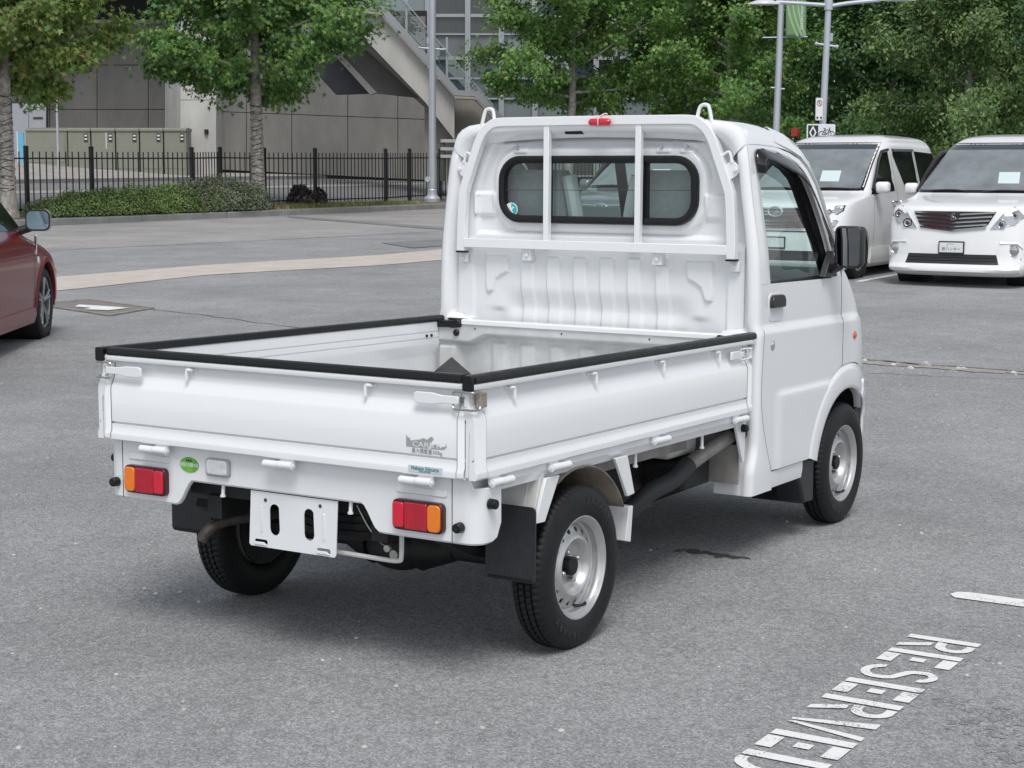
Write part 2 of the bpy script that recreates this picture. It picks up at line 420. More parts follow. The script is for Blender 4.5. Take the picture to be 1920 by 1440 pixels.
# painted bay lines
def bar(mb, p, q, w, z=0.004, n=6):
    p, q = Vector(p), Vector(q); d = (q - p).normalized(); s = Vector((-d.y, d.x)) * w/2
    mb.loft([[tuple(W(*(p + (q-p)*t + s), terr((p + (q-p)*t).y) + z)), tuple(W(*(p + (q-p)*t - s), terr((p + (q-p)*t).y) + z))] for t in frange(0, 1, n)], closed=False)
mb = MB(); bar(mb, (4.60, 22.45), (6.7, 26.0), 0.11); bar(mb, (6.95, 21.2), (9.0, 24.7), 0.11); bar(mb, (2.3, 23.5), (4.4, 27.0), 0.11); bar(mb, (0.1, 24.6), (2.2, 28.1), 0.11)
tag(mb.build('bay_line_markings', roadpaint, None), kind='structure')
mb = MB(); mb.add([(1.965, -1.53, 0.004), (2.015, -1.545, 0.004), (2.03, -1.58, 0.004), (2.03, -2.9, 0.004), (1.925, -2.9, 0.004), (1.925, -1.56, 0.004)], [tuple(range(6))]); tag(mb.build('dash_line_marking', roadpaint, None, smooth=0), kind='structure')
# RESERVED, stencilled: letters run along -x, their tops point to -y
def glyph(ch):
    """stencil strokes in a 0.62 x 1 cell as polygons"""
    t = 0.165
    def rect(a, b, c, d): return [(a, b), (c, b), (c, d), (a, d)]
    if ch == 'E': return [rect(0, 0, t, 1), rect(t+.05, 1-t*1.25, .58, 1), rect(t+.12, .5-t*.6, .44, .5+t*.6), rect(t+.05, 0, .58, t*1.25)]
    if ch == 'R':
        arc_o = [(t+.05, 1)] + [(.36 + .22*math.cos(R(a)), .74 + .26*math.sin(R(a))) for a in range(80, -81, -20)] + [(t+.05, .46)]
        arc_i = [(t+.05, .60)] + [(.34 + .12*math.cos(R(a)), .74 + .13*math.sin(R(a))) for a in range(-80, 81, 20)] + [(t+.05, .87)]
        return [rect(0, 0, t, 1), ('strip', arc_o, list(reversed(arc_i))), [(.24, .42), (.40, .42), (.60, 0), (.46, 0)]]
    if ch == 'S':
        o = [(.52, .78)] + [(.30 + .24*math.cos(R(a)), .74 + .26*math.sin(R(a))) for a in range(25, 181, 20)] + [(.09, .62), (.16, .53), (.42, .42), (.46, .33)] + [(.30 + .16*math.cos(R(a)), .26 + .15*math.sin(R(a))) for a in range(10, -170, -20)] + [(.12, .24)]
        i = [(.40, .80)] + [(.30 + .11*math.cos(R(a)), .76 + .12*math.sin(R(a))) for a in range(25, 181, 20)] + [(.21, .69), (.24, .64), (.52, .50), (.58, .38)] + [(.30 + .29*math.cos(R(a)), .26 + .27*math.sin(R(a))) for a in range(10, -170, -20)] + [(.0, .24)]
        return [('strip', o, i)]
    if ch == 'V': return [[(0, 1), (t*1.1, 1), (.32, .02), (.26, 0)], [(.50, 1), (.62, 1), (.40, .0), (.345, .06)]]
    if ch == 'D':
        o = [(t+.05, 1)] + [(.30 + .30*math.cos(R(a)), .5 + .5*math.sin(R(a))) for a in range(85, -86, -17)] + [(t+.05, 0)]
        i = [(t+.05, .86)] + [(.28 + .19*math.cos(R(a)), .5 + .36*math.sin(R(a))) for a in range(85, -86, -17)] + [(t+.05, .14)]
        return [rect(0, 0, t, 1), ('strip', o, i)]
mb = MB(); x0 = 1.365
for ch in 'RESERVED':
    def PT(a, b, x0=x0): return (x0 - a*0.262, -1.585 - b*0.235, 0.004)
    for st in glyph(ch):
        if st[0] == 'strip':
            n_ = min(len(st[1]), len(st[2])); mb.loft([[PT(*st[1][i]), PT(*st[2][i])] for i in range(n_)], closed=False)
        else: mb.add([PT(*p) for p in st], [tuple(range(len(st)))])
    x0 -= 0.192 if ch != 'V' else 0.185
tag(mb.build('reserved_lettering_marking', roadpaint, None, smooth=0, merge=False), kind='structure')
# cracks and a frost-heaved joint
crk = M('crack_dark', (0.09, 0.09, 0.085), 0.95)
def crack(name, pts, w, mat=crk, seed=1, lift=0.0025):
    rd = random.Random(seed); P = [Vector(p) for p in pts]; L = []
    for i in range(len(P) - 1):
        for k in range(10):
            t = k/10; p = P[i]*(1-t) + P[i+1]*t; L.append(p + Vector((rd.uniform(-1, 1), rd.uniform(-1, 1)))*0.03)
    L.append(P[-1]); mb = MB(); rows = []
    for i, p in enumerate(L):
        d = (L[min(i+1, len(L)-1)] - L[max(i-1, 0)]).normalized(); s = Vector((-d.y, d.x)) * w * rd.uniform(0.3, 1.0)
        rows.append([tuple(W(*(p + s), terr(p.y) + lift)), tuple(W(*(p - s), terr(p.y) + lift))])
    mb.loft(rows, closed=False); return tag(mb.build(name, mat, None), kind='structure')
crack('ground_crack', [(-3.86, 18.05), (-3.0, 17.25), (-2.0, 16.1), (-1.2, 15.3)], 0.018, seed=2)
crack('ground_crack', [(2.75, 13.95), (3.25, 13.48), (3.97, 13.0), (5.0, 12.5)], 0.03, seed=3, lift=0.006)
crack('ground_crack', [(2.75, 12.9), (3.2, 12.7), (4.2, 12.45), (5.2, 12.2)], 0.008, seed=4)
crack('ground_crack', [(3.15, 9.55), (3.38, 9.55)], 0.008, seed=5)
crack('rubble_joint_path', [(2.55, 13.75), (2.9, 13.55), (3.4, 13.22), (3.9, 12.95), (4.6, 12.6)], 0.16, M('crumbled_pale_asphalt', (0.30, 0.28, 0.25), 0.95, var=0.25, vscale=12), 6, 0.0045)
# oil spot beside the truck: a cluster of soaked patches
oil = M('oil_spot', (0.075, 0.075, 0.075), 0.7, var=0.5, vscale=60)
rd = random.Random(12); mb = MB()
for k in range(46):
    cy_, cx_ = -0.52 + rd.gauss(0, 0.075), 2.105 + rd.gauss(0, 0.016); r_ = rd.uniform(0.006, 0.024); n_ = 9
    mb.add([(cx_ + r_*0.8*math.cos(2*math.pi*i/n_)*rd.uniform(0.6, 1.2), cy_ + r_*1.3*math.sin(2*math.pi*i/n_)*rd.uniform(0.6, 1.2), 0.0022 + 0.00002*k) for i in range(n_)], [tuple(range(n_))])
tag(mb.build('oil_stain_ground', oil, None, smooth=0, merge=False), kind='structure')
dirt = asphalt('damp_asphalt', (0.265, 0.268, 0.270), agg=0.85); mb = MB(); rd = random.Random(77)
for cx_, cy_, sx_, sy_, n0 in ((0.73, -1.905, 0.03, 0.02, 22), (0.62, -2.06, 0.09, 0.07, 60), (0.42, -2.22, 0.10, 0.06, 60), (1.16, -1.80, 0.05, 0.04, 24)):
    for k in range(n0):
        px_, py_ = cx_ + rd.gauss(0, sx_), cy_ + rd.gauss(0, sy_); r_ = rd.uniform(0.006, 0.022); n_ = 9
        mb.add([(px_ + r_*1.4*math.cos(2*math.pi*i/n_)*rd.uniform(0.6, 1.2), py_ + r_*math.sin(2*math.pi*i/n_)*rd.uniform(0.6, 1.2), 0.0012 + 0.00001*k) for i in range(n_)], [tuple(range(n_))])
tag(mb.build('damp_stain_ground', dirt, None, smooth=0, merge=False), kind='structure')

# loose chips of stone on the lot
rd = random.Random(31); mb = MB()
for k in range(420):
    if k < 150: u, d = 3.2 + rd.gauss(0, 0.7), 0; d = 13.55 - (u - 2.9)*0.62 + rd.gauss(0, 0.14)
    else: d = rd.uniform(4.2, 17); u = rd.uniform(-0.31, 0.31)*d
    r_ = rd.uniform(0.003, 0.010) if k > 8 else 0.028; c = W(u, d, terr(d)); n_ = 5; a0 = rd.uniform(0, 6)
    rg = [[c + Vector((r_*f*math.cos(a0 + 2*math.pi*i/n_), r_*f*math.sin(a0 + 2*math.pi*i/n_), h)) for i in range(n_)] for f, h in ((1, 0.001), (0.85, r_*0.5), (0.3, r_*0.75))]
    mb.loft(rg)
o = tag(mb.build('loose_stone_gravel', M('stone_chip', (0.50, 0.49, 0.46), 0.9, var=0.35, vscale=3), None, merge=False), kind='stuff'); o['label'] = 'loose pale stone chips scattered over the asphalt'
# faint tyre tracks
trk = asphalt('tyre_polished_asphalt', (0.215, 0.218, 0.221), agg=0.85)
# ================================================================== the white mini truck (x forward, tailgate at 0, y to its left)
TL = 0.01524
def bx(p): return (p[0], p[1], p[2] - TL * (p[0] - 0.6))          # the body sits nose-down on its springs
WH = 0.7375
truck = empty('mini_truck', (0, 0, 0), 0, 'small white flatbed mini truck with black bed rails parked in the middle of the lot', 'truck')
def TB(): return MB(bx)

# ---- bed gates
GOUT = [(0.006,0.914),(0.0005,0.911),(-0.001,0.904),(0.001,0.896),(0.008,0.892),(0.020,0.891),(0.022,0.886),(0.022,0.853),(0.019,0.846),(0.003,0.813),(0.0,0.806),
        (0.0,0.6945),(0.0085,0.6925),(0.0085,0.6885),(0.0,0.6865),(0.0,0.666),(-0.005,0.658),(-0.006,0.652),(-0.006,0.637),(-0.003,0.634),(0.0185,0.634)]
GIN = [(0.0185,0.66),(0.0165,0.765),(0.019,0.775),(0.033,0.815),(0.034,0.822),(0.034,0.842),(0.030,0.843),(0.030,0.846),(0.034,0.847),(0.034,0.868),(0.030,0.869),(0.030,0.872),(0.034,0.873),(0.034,0.910),(0.030,0.914)]
RUB = [(-0.0015,0.9135),(-0.002,0.926),(0.001,0.933),(0.008,0.937),(0.028,0.937),(0.034,0.933),(0.0375,0.926),(0.037,0.9135)]
PROF = GOUT + GIN
def gate_side(sg, x0, x1, prof, mb, off=0.0):
    return mb.loft([[(x, sg * (WH - o_ + off), z) for o_, z in prof] for x in (x0, x1)])
def gate_tail(y0, y1, prof, mb, off=0.0):
    return mb.loft([[(o_ - off, y, z) for o_, z in prof] for y in (y0, y1)])
PLATE = [(0.022,0.886),(0.022,0.853),(0.019,0.846),(0.003,0.813),(0.0,0.806),(0.0,0.666),(-0.005,0.658),(-0.006,0.652),(-0.006,0.640)]
def endplate(fn, a, b, w2=0.012):
    """pressed end strip of a gate, 1.5 mm proud"""
    mb = TB()
    rows = [PLATE, [(o_ + 0.010, z) for o_, z in PLATE]]
    ra = [fn(a, o_ - 0.0018, z) for o_, z in PLATE]; rb = [fn(b, o_ - 0.0018, z) for o_, z in PLATE]
    rc = [fn(b, o_ + 0.004, z) for o_, z in PLATE]; rd = [fn(a, o_ + 0.004, z) for o_, z in PLATE]
    mb.loft([rd, ra, rb, rc], closed=False)
    return mb
def endseam(fn, b):
    mb = TB(); k = 0.0011; mb.loft([[fn(b + s*k, o_ - 0.0008, z) for o_, z in PLATE] for s in (-1, 1)], closed=False); return mb
def hook(fn, s):
    mb = TB(); mb.tube(smoothpath([fn(s - 0.016, 0.021, 0.884), fn(s - 0.016, 0.008, 0.884), fn(s - 0.004, 0.004, 0.884), fn(s, 0.003, 0.878), fn(s, 0.002, 0.852)], 3), 0.0052, 7)
    a = fn(s - 0.03, 0.0215, 0.888); b = fn(s - 0.004, 0.0185, 0.876)
    mb.box(min(a[0],b[0]), max(a[0],b[0]), min(a[1],b[1]), max(a[1],b[1]), 0.877, 0.888)
    return mb
def hinge(fn, s, sgn=1):
    mb = TB(); z = 0.6165
    mb.tube([fn(s - 0.056, -0.006, z), fn(s - 0.001, -0.006, z)], 0.0125, 12)
    mb.tube([fn(s + 0.001, -0.006, z - 0.001), fn(s + 0.056, -0.006, z - 0.001)], 0.0125, 12)
    mb.tube([fn(s - 0.060, -0.006, z), fn(s + 0.062, -0.006, z)], 0.006, 8)
    for a, b, z0, z1 in ((s - 0.055, s - 0.002, z, z + 0.024), (s + 0.002, s + 0.055, z - 0.016, z)):
        p, q = fn(a, 0.000, z0), fn(b, 0.008, z1)
        mb.box(min(p[0],q[0]), max(p[0],q[0]), min(p[1],q[1]), max(p[1],q[1]), z0, z1)
    return mb
fT = lambda s, o_, z: (o_, s, z)
def fS(sg): return lambda s, o_, z: (s, sg * (WH - o_), z)

tg = gate_tail(-0.7055, 0.7055, PROF, TB()).build('tailgate', white, truck)
endplate(fT, 0.681, 0.7055).build('end_strip', white, tg); endplate(fT, -0.681, -0.7055).build('end_strip', white, tg); endseam(fT, 0.6795).build('strip_seam', seam, tg); endseam(fT, -0.6795).build('strip_seam', seam, tg)
for sy in (1, -1): TB().box(0.001, 0.018, min(sy*0.7055, sy*0.7170), max(sy*0.7055, sy*0.7170), 0.640, 0.80).build('end_return', white, tg, bevel=0.002)
gate_tail(-0.694, 0.694, RUB, TB()).build('rubber_rail_cover', blackrub, tg)
for s in (0.352, -0.352): hook(fT, s).build('rope_hook', white, tg)
for s in (0.490, -0.026, -0.540): hinge(fT, s).build('hinge', white, tg)
for sy in (1, -1):
    mb = TB()                                            # over-centre latch lever
    lev = [(0.536,0.012),(0.545,0.017),(0.60,0.017),(0.635,0.0115),(0.688,0.0115),(0.690,0.008)]
    out = [(a, 0.864 + h) for a, h in lev] + [(a, 0.864 - h) for a, h in reversed(lev)]
    mb.prism([(sy * a, z) for a, z in out], 'x', -0.013, -0.003)
    mb.build('latch_lever', white, tg, bevel=0.002)
    mb = TB()
    for dz in (0.026, -0.024):
        mb.tube(smoothpath([(-0.004, sy*0.668, 0.862+dz*0.5), (-0.009, sy*0.676, 0.862+dz), (-0.010, sy*0.715, 0.862+dz), (-0.006, sy*0.738, 0.862+dz), (0.018, sy*0.7405, 0.862+dz), (0.026, sy*0.7405, 0.862+dz*0.6)], 4), 0.0034, 6)
    mb.tube([(0.026, sy*0.7405, 0.862+0.0156), (0.026, sy*0.7405, 0.862-0.0144)], 0.0032, 6)
    mb.box(0.0, 0.018, min(sy*0.676, sy*0.690), max(sy*0.676, sy*0.690), 0.856, 0.870)
    mb.build('latch_wire', nutmet, tg)
LP = frame((0, -1, 0), (0, 0, 1), bx((-0.0012, -0.572, 0.722)))
badge_grey = M('badge_silver', (0.34, 0.34, 0.35), 0.45)
# worn badge: torn grey patch with white letters, and the load line below it
mb = TB(); rnd = random.Random(3)
top = [(-0.071, 0.023), (-0.064, 0.013), (-0.060, 0.016), (-0.055, 0.006), (-0.035, 0.010), (-0.022, 0.012), (-0.01, 0.017), (0.003, 0.013), (0.012, 0.020), (0.02, 0.024), (0.026, 0.016), (0.018, 0.007), (0.012, -0.004), (0.008, -0.011)]
poly = top + [(0.004, -0.0125), (-0.071, -0.0125)]
mb.prism([(-0.572 - a, 0.727 + b) for a, b in poly], 'x', -0.0006, 0.001)
mb.prism([(-0.572 - a, 0.727 + b) for a, b in [(0.016,-0.013),(0.022,-0.002),(0.030,0.0),(0.036,0.004),(0.040,-0.004),(0.048,-0.004),(0.046,-0.010),(0.056,-0.003),(0.066,-0.002),(0.069,0.006),(0.071,-0.004),(0.060,-0.012)]], 'x', -0.0006, 0.001)
bd = mb.build('badge', badge_grey, tg, smooth=0)
text_mesh('badge_lettering', 'CARRY', white, 0.026, frame((0, -1, 0), (0, 0, 1), bx((-0.0014, -0.571, 0.7235))) @ Matrix.Diagonal((1.18, 0.85, 1, 1)), bd, 0.0003)
text_mesh('load_lettering', '最大積載量350kg', badge_grey, 0.0165, frame((0, -1, 0), (0, 0, 1), bx((-0.0008, -0.574, 0.7045))) @ Matrix.Diagonal((0.88, 1, 1, 1)), bd, 0.0004)
stk = M('dealer_sticker', (0.55, 0.62, 0.66), 0.35)
o = TB().prism([(-0.513, 0.6620), (-0.632, 0.6620), (-0.632, 0.6425), (-0.513, 0.6425)], 'x', -0.0075, -0.0062).build('dealer_sticker', stk, tg, smooth=0)
stg = M('sticker_green_ink', (0.02, 0.16, 0.15), 0.4)
text_mesh('sticker_lettering', 'Nakano Jidousya', stg, 0.0165, frame((0, -1, 0), (0, 0, 1), bx((-0.0080, -0.5725, 0.6550))) @ Matrix.Diagonal((0.88, 1, 1, 1)), o, 0.0004)
text_mesh('sticker_number', '0256-45-2207', stg, 0.0075, frame((0, -1, 0), (0, 0, 1), bx((-0.0080, -0.5725, 0.6462))), o, 0.0004)

for sg in (-1, 1):
    f = fS(sg)
    g = gate_side(sg, 0.0, 1.955, PROF, TB()).build('side_gate', white, truck)
    endplate(f, 0.002, 0.060).build('end_strip', white, g); endplate(f, 1.915, 1.953).build('end_strip', white, g); endseam(f, 0.0615).build('strip_seam', seam, g); endseam(f, 1.9135).build('strip_seam', seam, g)
    gate_side(sg, 0.006, 1.992, RUB, TB()).build('rubber_rail_cover', blackrub, g)
    gate_side(sg, 1.955, 1.990, [(0.006,0.9138),(-0.001,0.905),(0.001,0.894),(0.010,0.891),(0.034,0.891),(0.034,0.9138)], TB()).build('rail_end', white, g)
    TB().prism([(sg*a, z) for a, z in rr(0.703, 0.7365, 0.892, 0.9365, 0.006, 3)], 'x', -0.012, 0.008).build('rail_end_cap', blackrub, g, bevel=0.002)
    for s in (0.225, 0.725, 1.21, 1.665): hook(f, s).build('rope_hook', white, g)
    for s in (0.140, 0.480, 1.178, 1.848): hinge(f, s).build('hinge', white, g)
    TB().box(0.024, 0.062, min(sg*(WH+0.004), sg*(WH-0.012)), max(sg*(WH+0.004), sg*(WH-0.012)), 0.842, 0.884).build('catch_plate', M('rusted_catch', (0.36, 0.30, 0.24), 0.5, metal=0.4, var=0.3, vscale=50), g, bevel=0.002)
    mb = TB(); a0, a1 = sorted((sg*(WH-0.006), sg*(WH+0.004)))
    mb.box(1.762, 1.845, a0, a1, 0.846, 0.878); mb.box(1.845, 1.876, a0, a1, 0.852, 0.873)
    mb.build('latch_lever', white, g, bevel=0.003)
    mb = TB()
    for dz in (0.02, -0.02):
        mb.tube([(1.85, sg*(WH+0.002), 0.862+dz), (1.90, sg*(WH+0.004), 0.862+dz), (1.945, sg*(WH+0.001), 0.862+dz*0.7)], 0.0036, 6)
    mb.box(1.93, 1.952, min(sg*(WH-0.012), sg*(WH+0.002)), max(sg*(WH-0.012), sg*(WH+0.002)), 0.84, 0.884)
    mb.build('latch_wire', white, g)
    # two dark bolts on the inside near the cab
    mb = TB()
    for x in (1.86, 1.895): mb.cyl((x, sg*(WH-0.030), 0.855), (x, sg*(WH-0.0385), 0.855), 0.0065, 10)
    mb.build('inner_bolt', blackrub, g)

# ---- bed floor, front wall
mb = TB(); mb.box(0.035, 1.96, -0.703, 0.703, 0.600, 0.640)
for k in range(13):
    yc = -0.6 + k * 0.1; mb.prism([(yc-0.03,0.6395),(yc-0.02,0.648),(yc+0.02,0.648),(yc+0.03,0.6395)], 'x', 0.05, 1.93)
mb.build('bed_floor', bedwhite, truck)
def fw(y, z):
    """stamped front wall of the bed; larger = nearer the tailgate"""
    h = 0.0
    e = max(abs(y) - 0.50, 0)
    top = 0.868 if abs(y) < 0.47 else interp(abs(y), [0.47, 0.545, 0.60], [0.868, 0.832, 0.832])
    h -= 0.040 * ss(top + 0.004, top - 0.020, z)                      # recess below the top beam
    h += 0.034 * ss(0.600, 0.640, abs(y)) * ss(top, top - 0.03, z)
    for yc in [-0.42 + 0.14 * i for i in range(7)]:
        h += 0.010 * ss(0.040, 0.030, abs(y - yc)) * ss(0.840, 0.825, z)
    return h
ys = frange(-0.702, 0.702, 141); zs = frange(0.636, 0.905, 60)
mb = TB(); mb.grid(lambda y, z: (1.952 - fw(y, z), y, z), ys, zs)
fwall = mb.build('bed_front_wall', bedwhite, truck, smooth=60)
TB().prism([(1.945,0.905),(1.945,0.922),(1.95,0.927),(1.995,0.927),(1.998,0.922),(1.998,0.905)], 'y', -0.655, 0.585).build('top_ledge', white, fwall, bevel=0.002)
TB().box(1.994, 1.998, -0.702, 0.702, 0.60, 0.9045).build('backing', white, fwall)
for sg in (-1, 1):
    mb = TB(); mb.prism([(sg*a, b) for a, b in [(0.585,0.905),(0.60,0.924),(0.655,0.918),(0.703,0.918),(0.703,0.888),(0.655,0.890),(0.625,0.888),(0.59,0.892)]], 'x', 1.938, 1.99)
    mb.build('corner_rubber', blackrub, fwall, bevel=0.003)
    TB().lathe([(0, -0.007), (0.010, -0.007), (0.014, -0.003), (0.014, 0.006)], (1.948, sg*0.612, 0.868), 'x', 18).build('rubber_plug', blackrub, fwall)
mb = TB()
for y in (0.52, 0.10, -0.30, -0.62): mb.cyl((1.9505, y, 0.889), (1.955, y, 0.889), 0.004, 8)
mb.build('bolt_hole', seam, fwall)

# ---- rear panel below the tailgate, wrapped round the corners
path = []
for k in range(4): path.append((0.150 - 0.022*k, 0.735))
for k in range(1, 9):
    t = R(90 * k / 8); path.append((0.080 - 0.050*math.sin(t), 0.685 + 0.050*math.cos(t)))
for y in frange(0.68, -0.68, 100): path.append((0.030, y))
for k in range(0, 9):
    t = R(90 * (8 - k) / 8); path.append((0.080 - 0.050*math.sin(t), -0.685 - 0.050*math.cos(t)))
for k in range(4): path.append((0.084 + 0.022*k, -0.735))
def rp_bot(x, y):
    a = abs(y)
    c = y + 0.01
    z = 0.436 + 0.083 * (1 - ss(0.335, 0.405, abs(y - 0.025)))
    if x > 0.09: z = 0.436 + (0.05 - math.sqrt(max(0, 0.0025 - ((x - 0.10)**2 if x > 0.10 else 0)))) if x > 0.10 else z
    return z
mb = TB(); rings = []
for i, (x, y) in enumerate(path):
    zb = rp_bot(x, y); zt = 0.631 if x < 0.035 else 0.604
    p0 = path[max(i-1, 0)]; p1 = path[min(i+1, len(path)-1)]
    d = Vector((p1[0]-p0[0], p1[1]-p0[1])).normalized(); n_ = Vector((d.y, -d.x))        # outward
    if n_.dot(Vector((x - 0.7, y))) < 0: n_ = -n_
    fr = [(0, zb + 0.006), (0, zt - 0.003), (-0.003, zt), (-0.016, zt), (-0.018, zt - 0.003), (-0.018, zb + 0.01), (-0.015, zb), (-0.006, zb)]
    rings.append([(x + n_.x * a, y + n_.y * a, z) for a, z in fr])
mb.loft(rings)
rpanel = mb.build('rear_panel', white, truck, smooth=40)
for yy in (0.664, -0.642):
    TB().box(0.0288, 0.032, yy - 0.0011, yy + 0.0011, 0.439, 0.628).build('panel_seam', seam, rpanel, smooth=0)
for yc in (0.545, -0.535):
    TB().prism(rr(yc-0.09, yc+0.09, 0.569, 0.592, 0.008, 3), 'x', 0.026, 0.034).build('pressed_bar', white, rpanel, bevel=0.003)
for sg, yc in ((1, 0.5505), (-1, -0.5305)):
    tl_ = TB().prism(rr(yc-0.090, yc+0.090, 0.461, 0.553, 0.018, 4), 'x', 0.010, 0.034).build('tail_light', M('lamp_housing', (0.05, 0.008, 0.012), 0.3), truck, bevel=0.004)
    y_in, y_out = yc - sg*0.084, yc + sg*0.084
    def lens(nm, m, a, b, x0, z0=0.467, z1=0.547, r=0.008):
        a, b = sorted((a, b)); TB().prism(rr(a, b, z0, z1, r, 3), 'x', x0, 0.02).build(nm, m, tl_, bevel=0.003)
    lens('amber_lens', amberlens, y_out, yc + sg*0.040, 0.003, r=0.012)
    lens('red_lens', redlens, yc + sg*0.0385, yc - sg*0.043, 0.004, r=0.004)
    lens('reflector', redlens2, yc - sg*0.0445, y_in, 0.003, 0.470, 0.545, 0.008)
rl = TB().prism(rr(0.197, 0.294, 0.548, 0.606, 0.013, 4), 'x', 0.018, 0.034).build('reverse_lamp', M('lamp_rim_grey', (0.35, 0.36, 0.37), 0.4), truck, bevel=0.003)
TB().prism(rr(0.203, 0.288, 0.554, 0.601, 0.010, 4), 'x', 0.014, 0.02).build('clear_lens', clearlens, rl, bevel=0.003)
mb = TB()
for k in range(9): mb.box(0.0128, 0.016, 0.210 + k*0.0088, 0.2125 + k*0.0088, 0.560, 0.595)
mb.build('lens_fluting', clearlens, rl)
ov = TB().prism(ell(0.371, 0.5735, 0.040, 0.0255, 28), 'x', 0.0285, 0.032).build('oval_sticker', M('green_sticker', (0.16, 0.42, 0.06), 0.4, var=0.35, vscale=30), rpanel, smooth=0)
text_mesh('oval_lettering', '整備士在籍の店', M('sticker_white', (0.85, 0.87, 0.82), 0.5), 0.0125, frame((0, -1, 0), (0, 0, 1), bx((0.0282, 0.371, 0.573))) @ Matrix.Diagonal((0.86, 1.15, 1, 1)), ov, 0.0003)
text_mesh('oval_heading', '国家資格', M('sticker_dark', (0.02, 0.05, 0.02), 0.5), 0.0065, frame((0, -1, 0), (0, 0, 1), bx((0.0282, 0.371, 0.587))), ov, 0.0003)
def stop(p, ax):
    q = (p[0] - 0.027, p[1], p[2]) if ax == 'x' else (p[0], p[1] + math.copysign(0.026, p[1]), p[2])
    mb = TB(); mb.cyl(p, q, 0.0165, 16, 0.0145); d = Vector(q) - Vector(p)
    o = mb.build('rubber_stop', blackrub, truck, bevel=0.003)
    e = Vector(q); TB().cyl(e - d.normalized()*0.001, e + d.normalized()*0.0006, 0.005, 10).build('bolt', blackmet, o)
stop((0.030, 0.690, 0.488), 'x'); stop((0.030, -0.672, 0.488), 'x')
stop((0.085, -0.735, 0.556), 'y'); stop((0.085, 0.735, 0.556), 'y'); stop((1.905, -0.722, 0.575), 'y')

# ---- number plate bracket
pl_o = [(0.125, 0.515), (-0.217, 0.515), (-0.209, 0.345), (-0.203, 0.338), (0.128, 0.338), (0.134, 0.345)]
def slot(yc, z0, z1, r): return [(yc + r*math.cos(R(a)), (z1 - r if a < 180 else z0 + r) + r*math.sin(R(a))) for a in list(range(0, 181, 30)) + list(range(180, 361, 30))]
tabs = [rr(0.060, 0.112, 0.345, 0.362, 0.006, 2), rr(-0.188, -0.136, 0.345, 0.362, 0.006, 2)]
mb = TB(); mb.plate(pl_o, [slot(0.030, 0.380, 0.480, 0.020), slot(-0.106, 0.379, 0.480, 0.020)] + tabs, lambda a, b, t: (0.040 + t, a, b), 0.003)
pb = mb.build('plate_bracket', white, truck, smooth=20)
mb = TB()
for yc in (0.086, -0.162): mb.prism([(yc-0.026,0.345),(yc+0.026,0.345),(yc+0.024,0.3535),(yc-0.012,0.3535)], 'x', 0.034, 0.041)
mb.build('plate_lip', white, pb, bevel=0.001)
mb = TB()
for yc in (0.083, -0.164): mb.prism(rr(yc-0.004, yc+0.004, 0.385, 0.470, 0.003, 2), 'x', 0.0375, 0.041)
mb.build('pressed_rib', white, pb, bevel=0.0015)
mb = TB()
for y, z in ((0.066, 0.489), (-0.150, 0.493)): mb.cyl((0.0385, y, z), (0.041, y, z), 0.006, 10)
mb.build('screw_hole', seam, pb)
for y in (0.245, -0.262):
    mb = TB(); mb.cyl((0.05, y, 0.53), (0.045, y, 0.484), 0.006, 8); mb.cyl((0.045, y, 0.487), (0.045, y, 0.480), 0.009, 10)
    mb.build('rope_peg', white, truck)

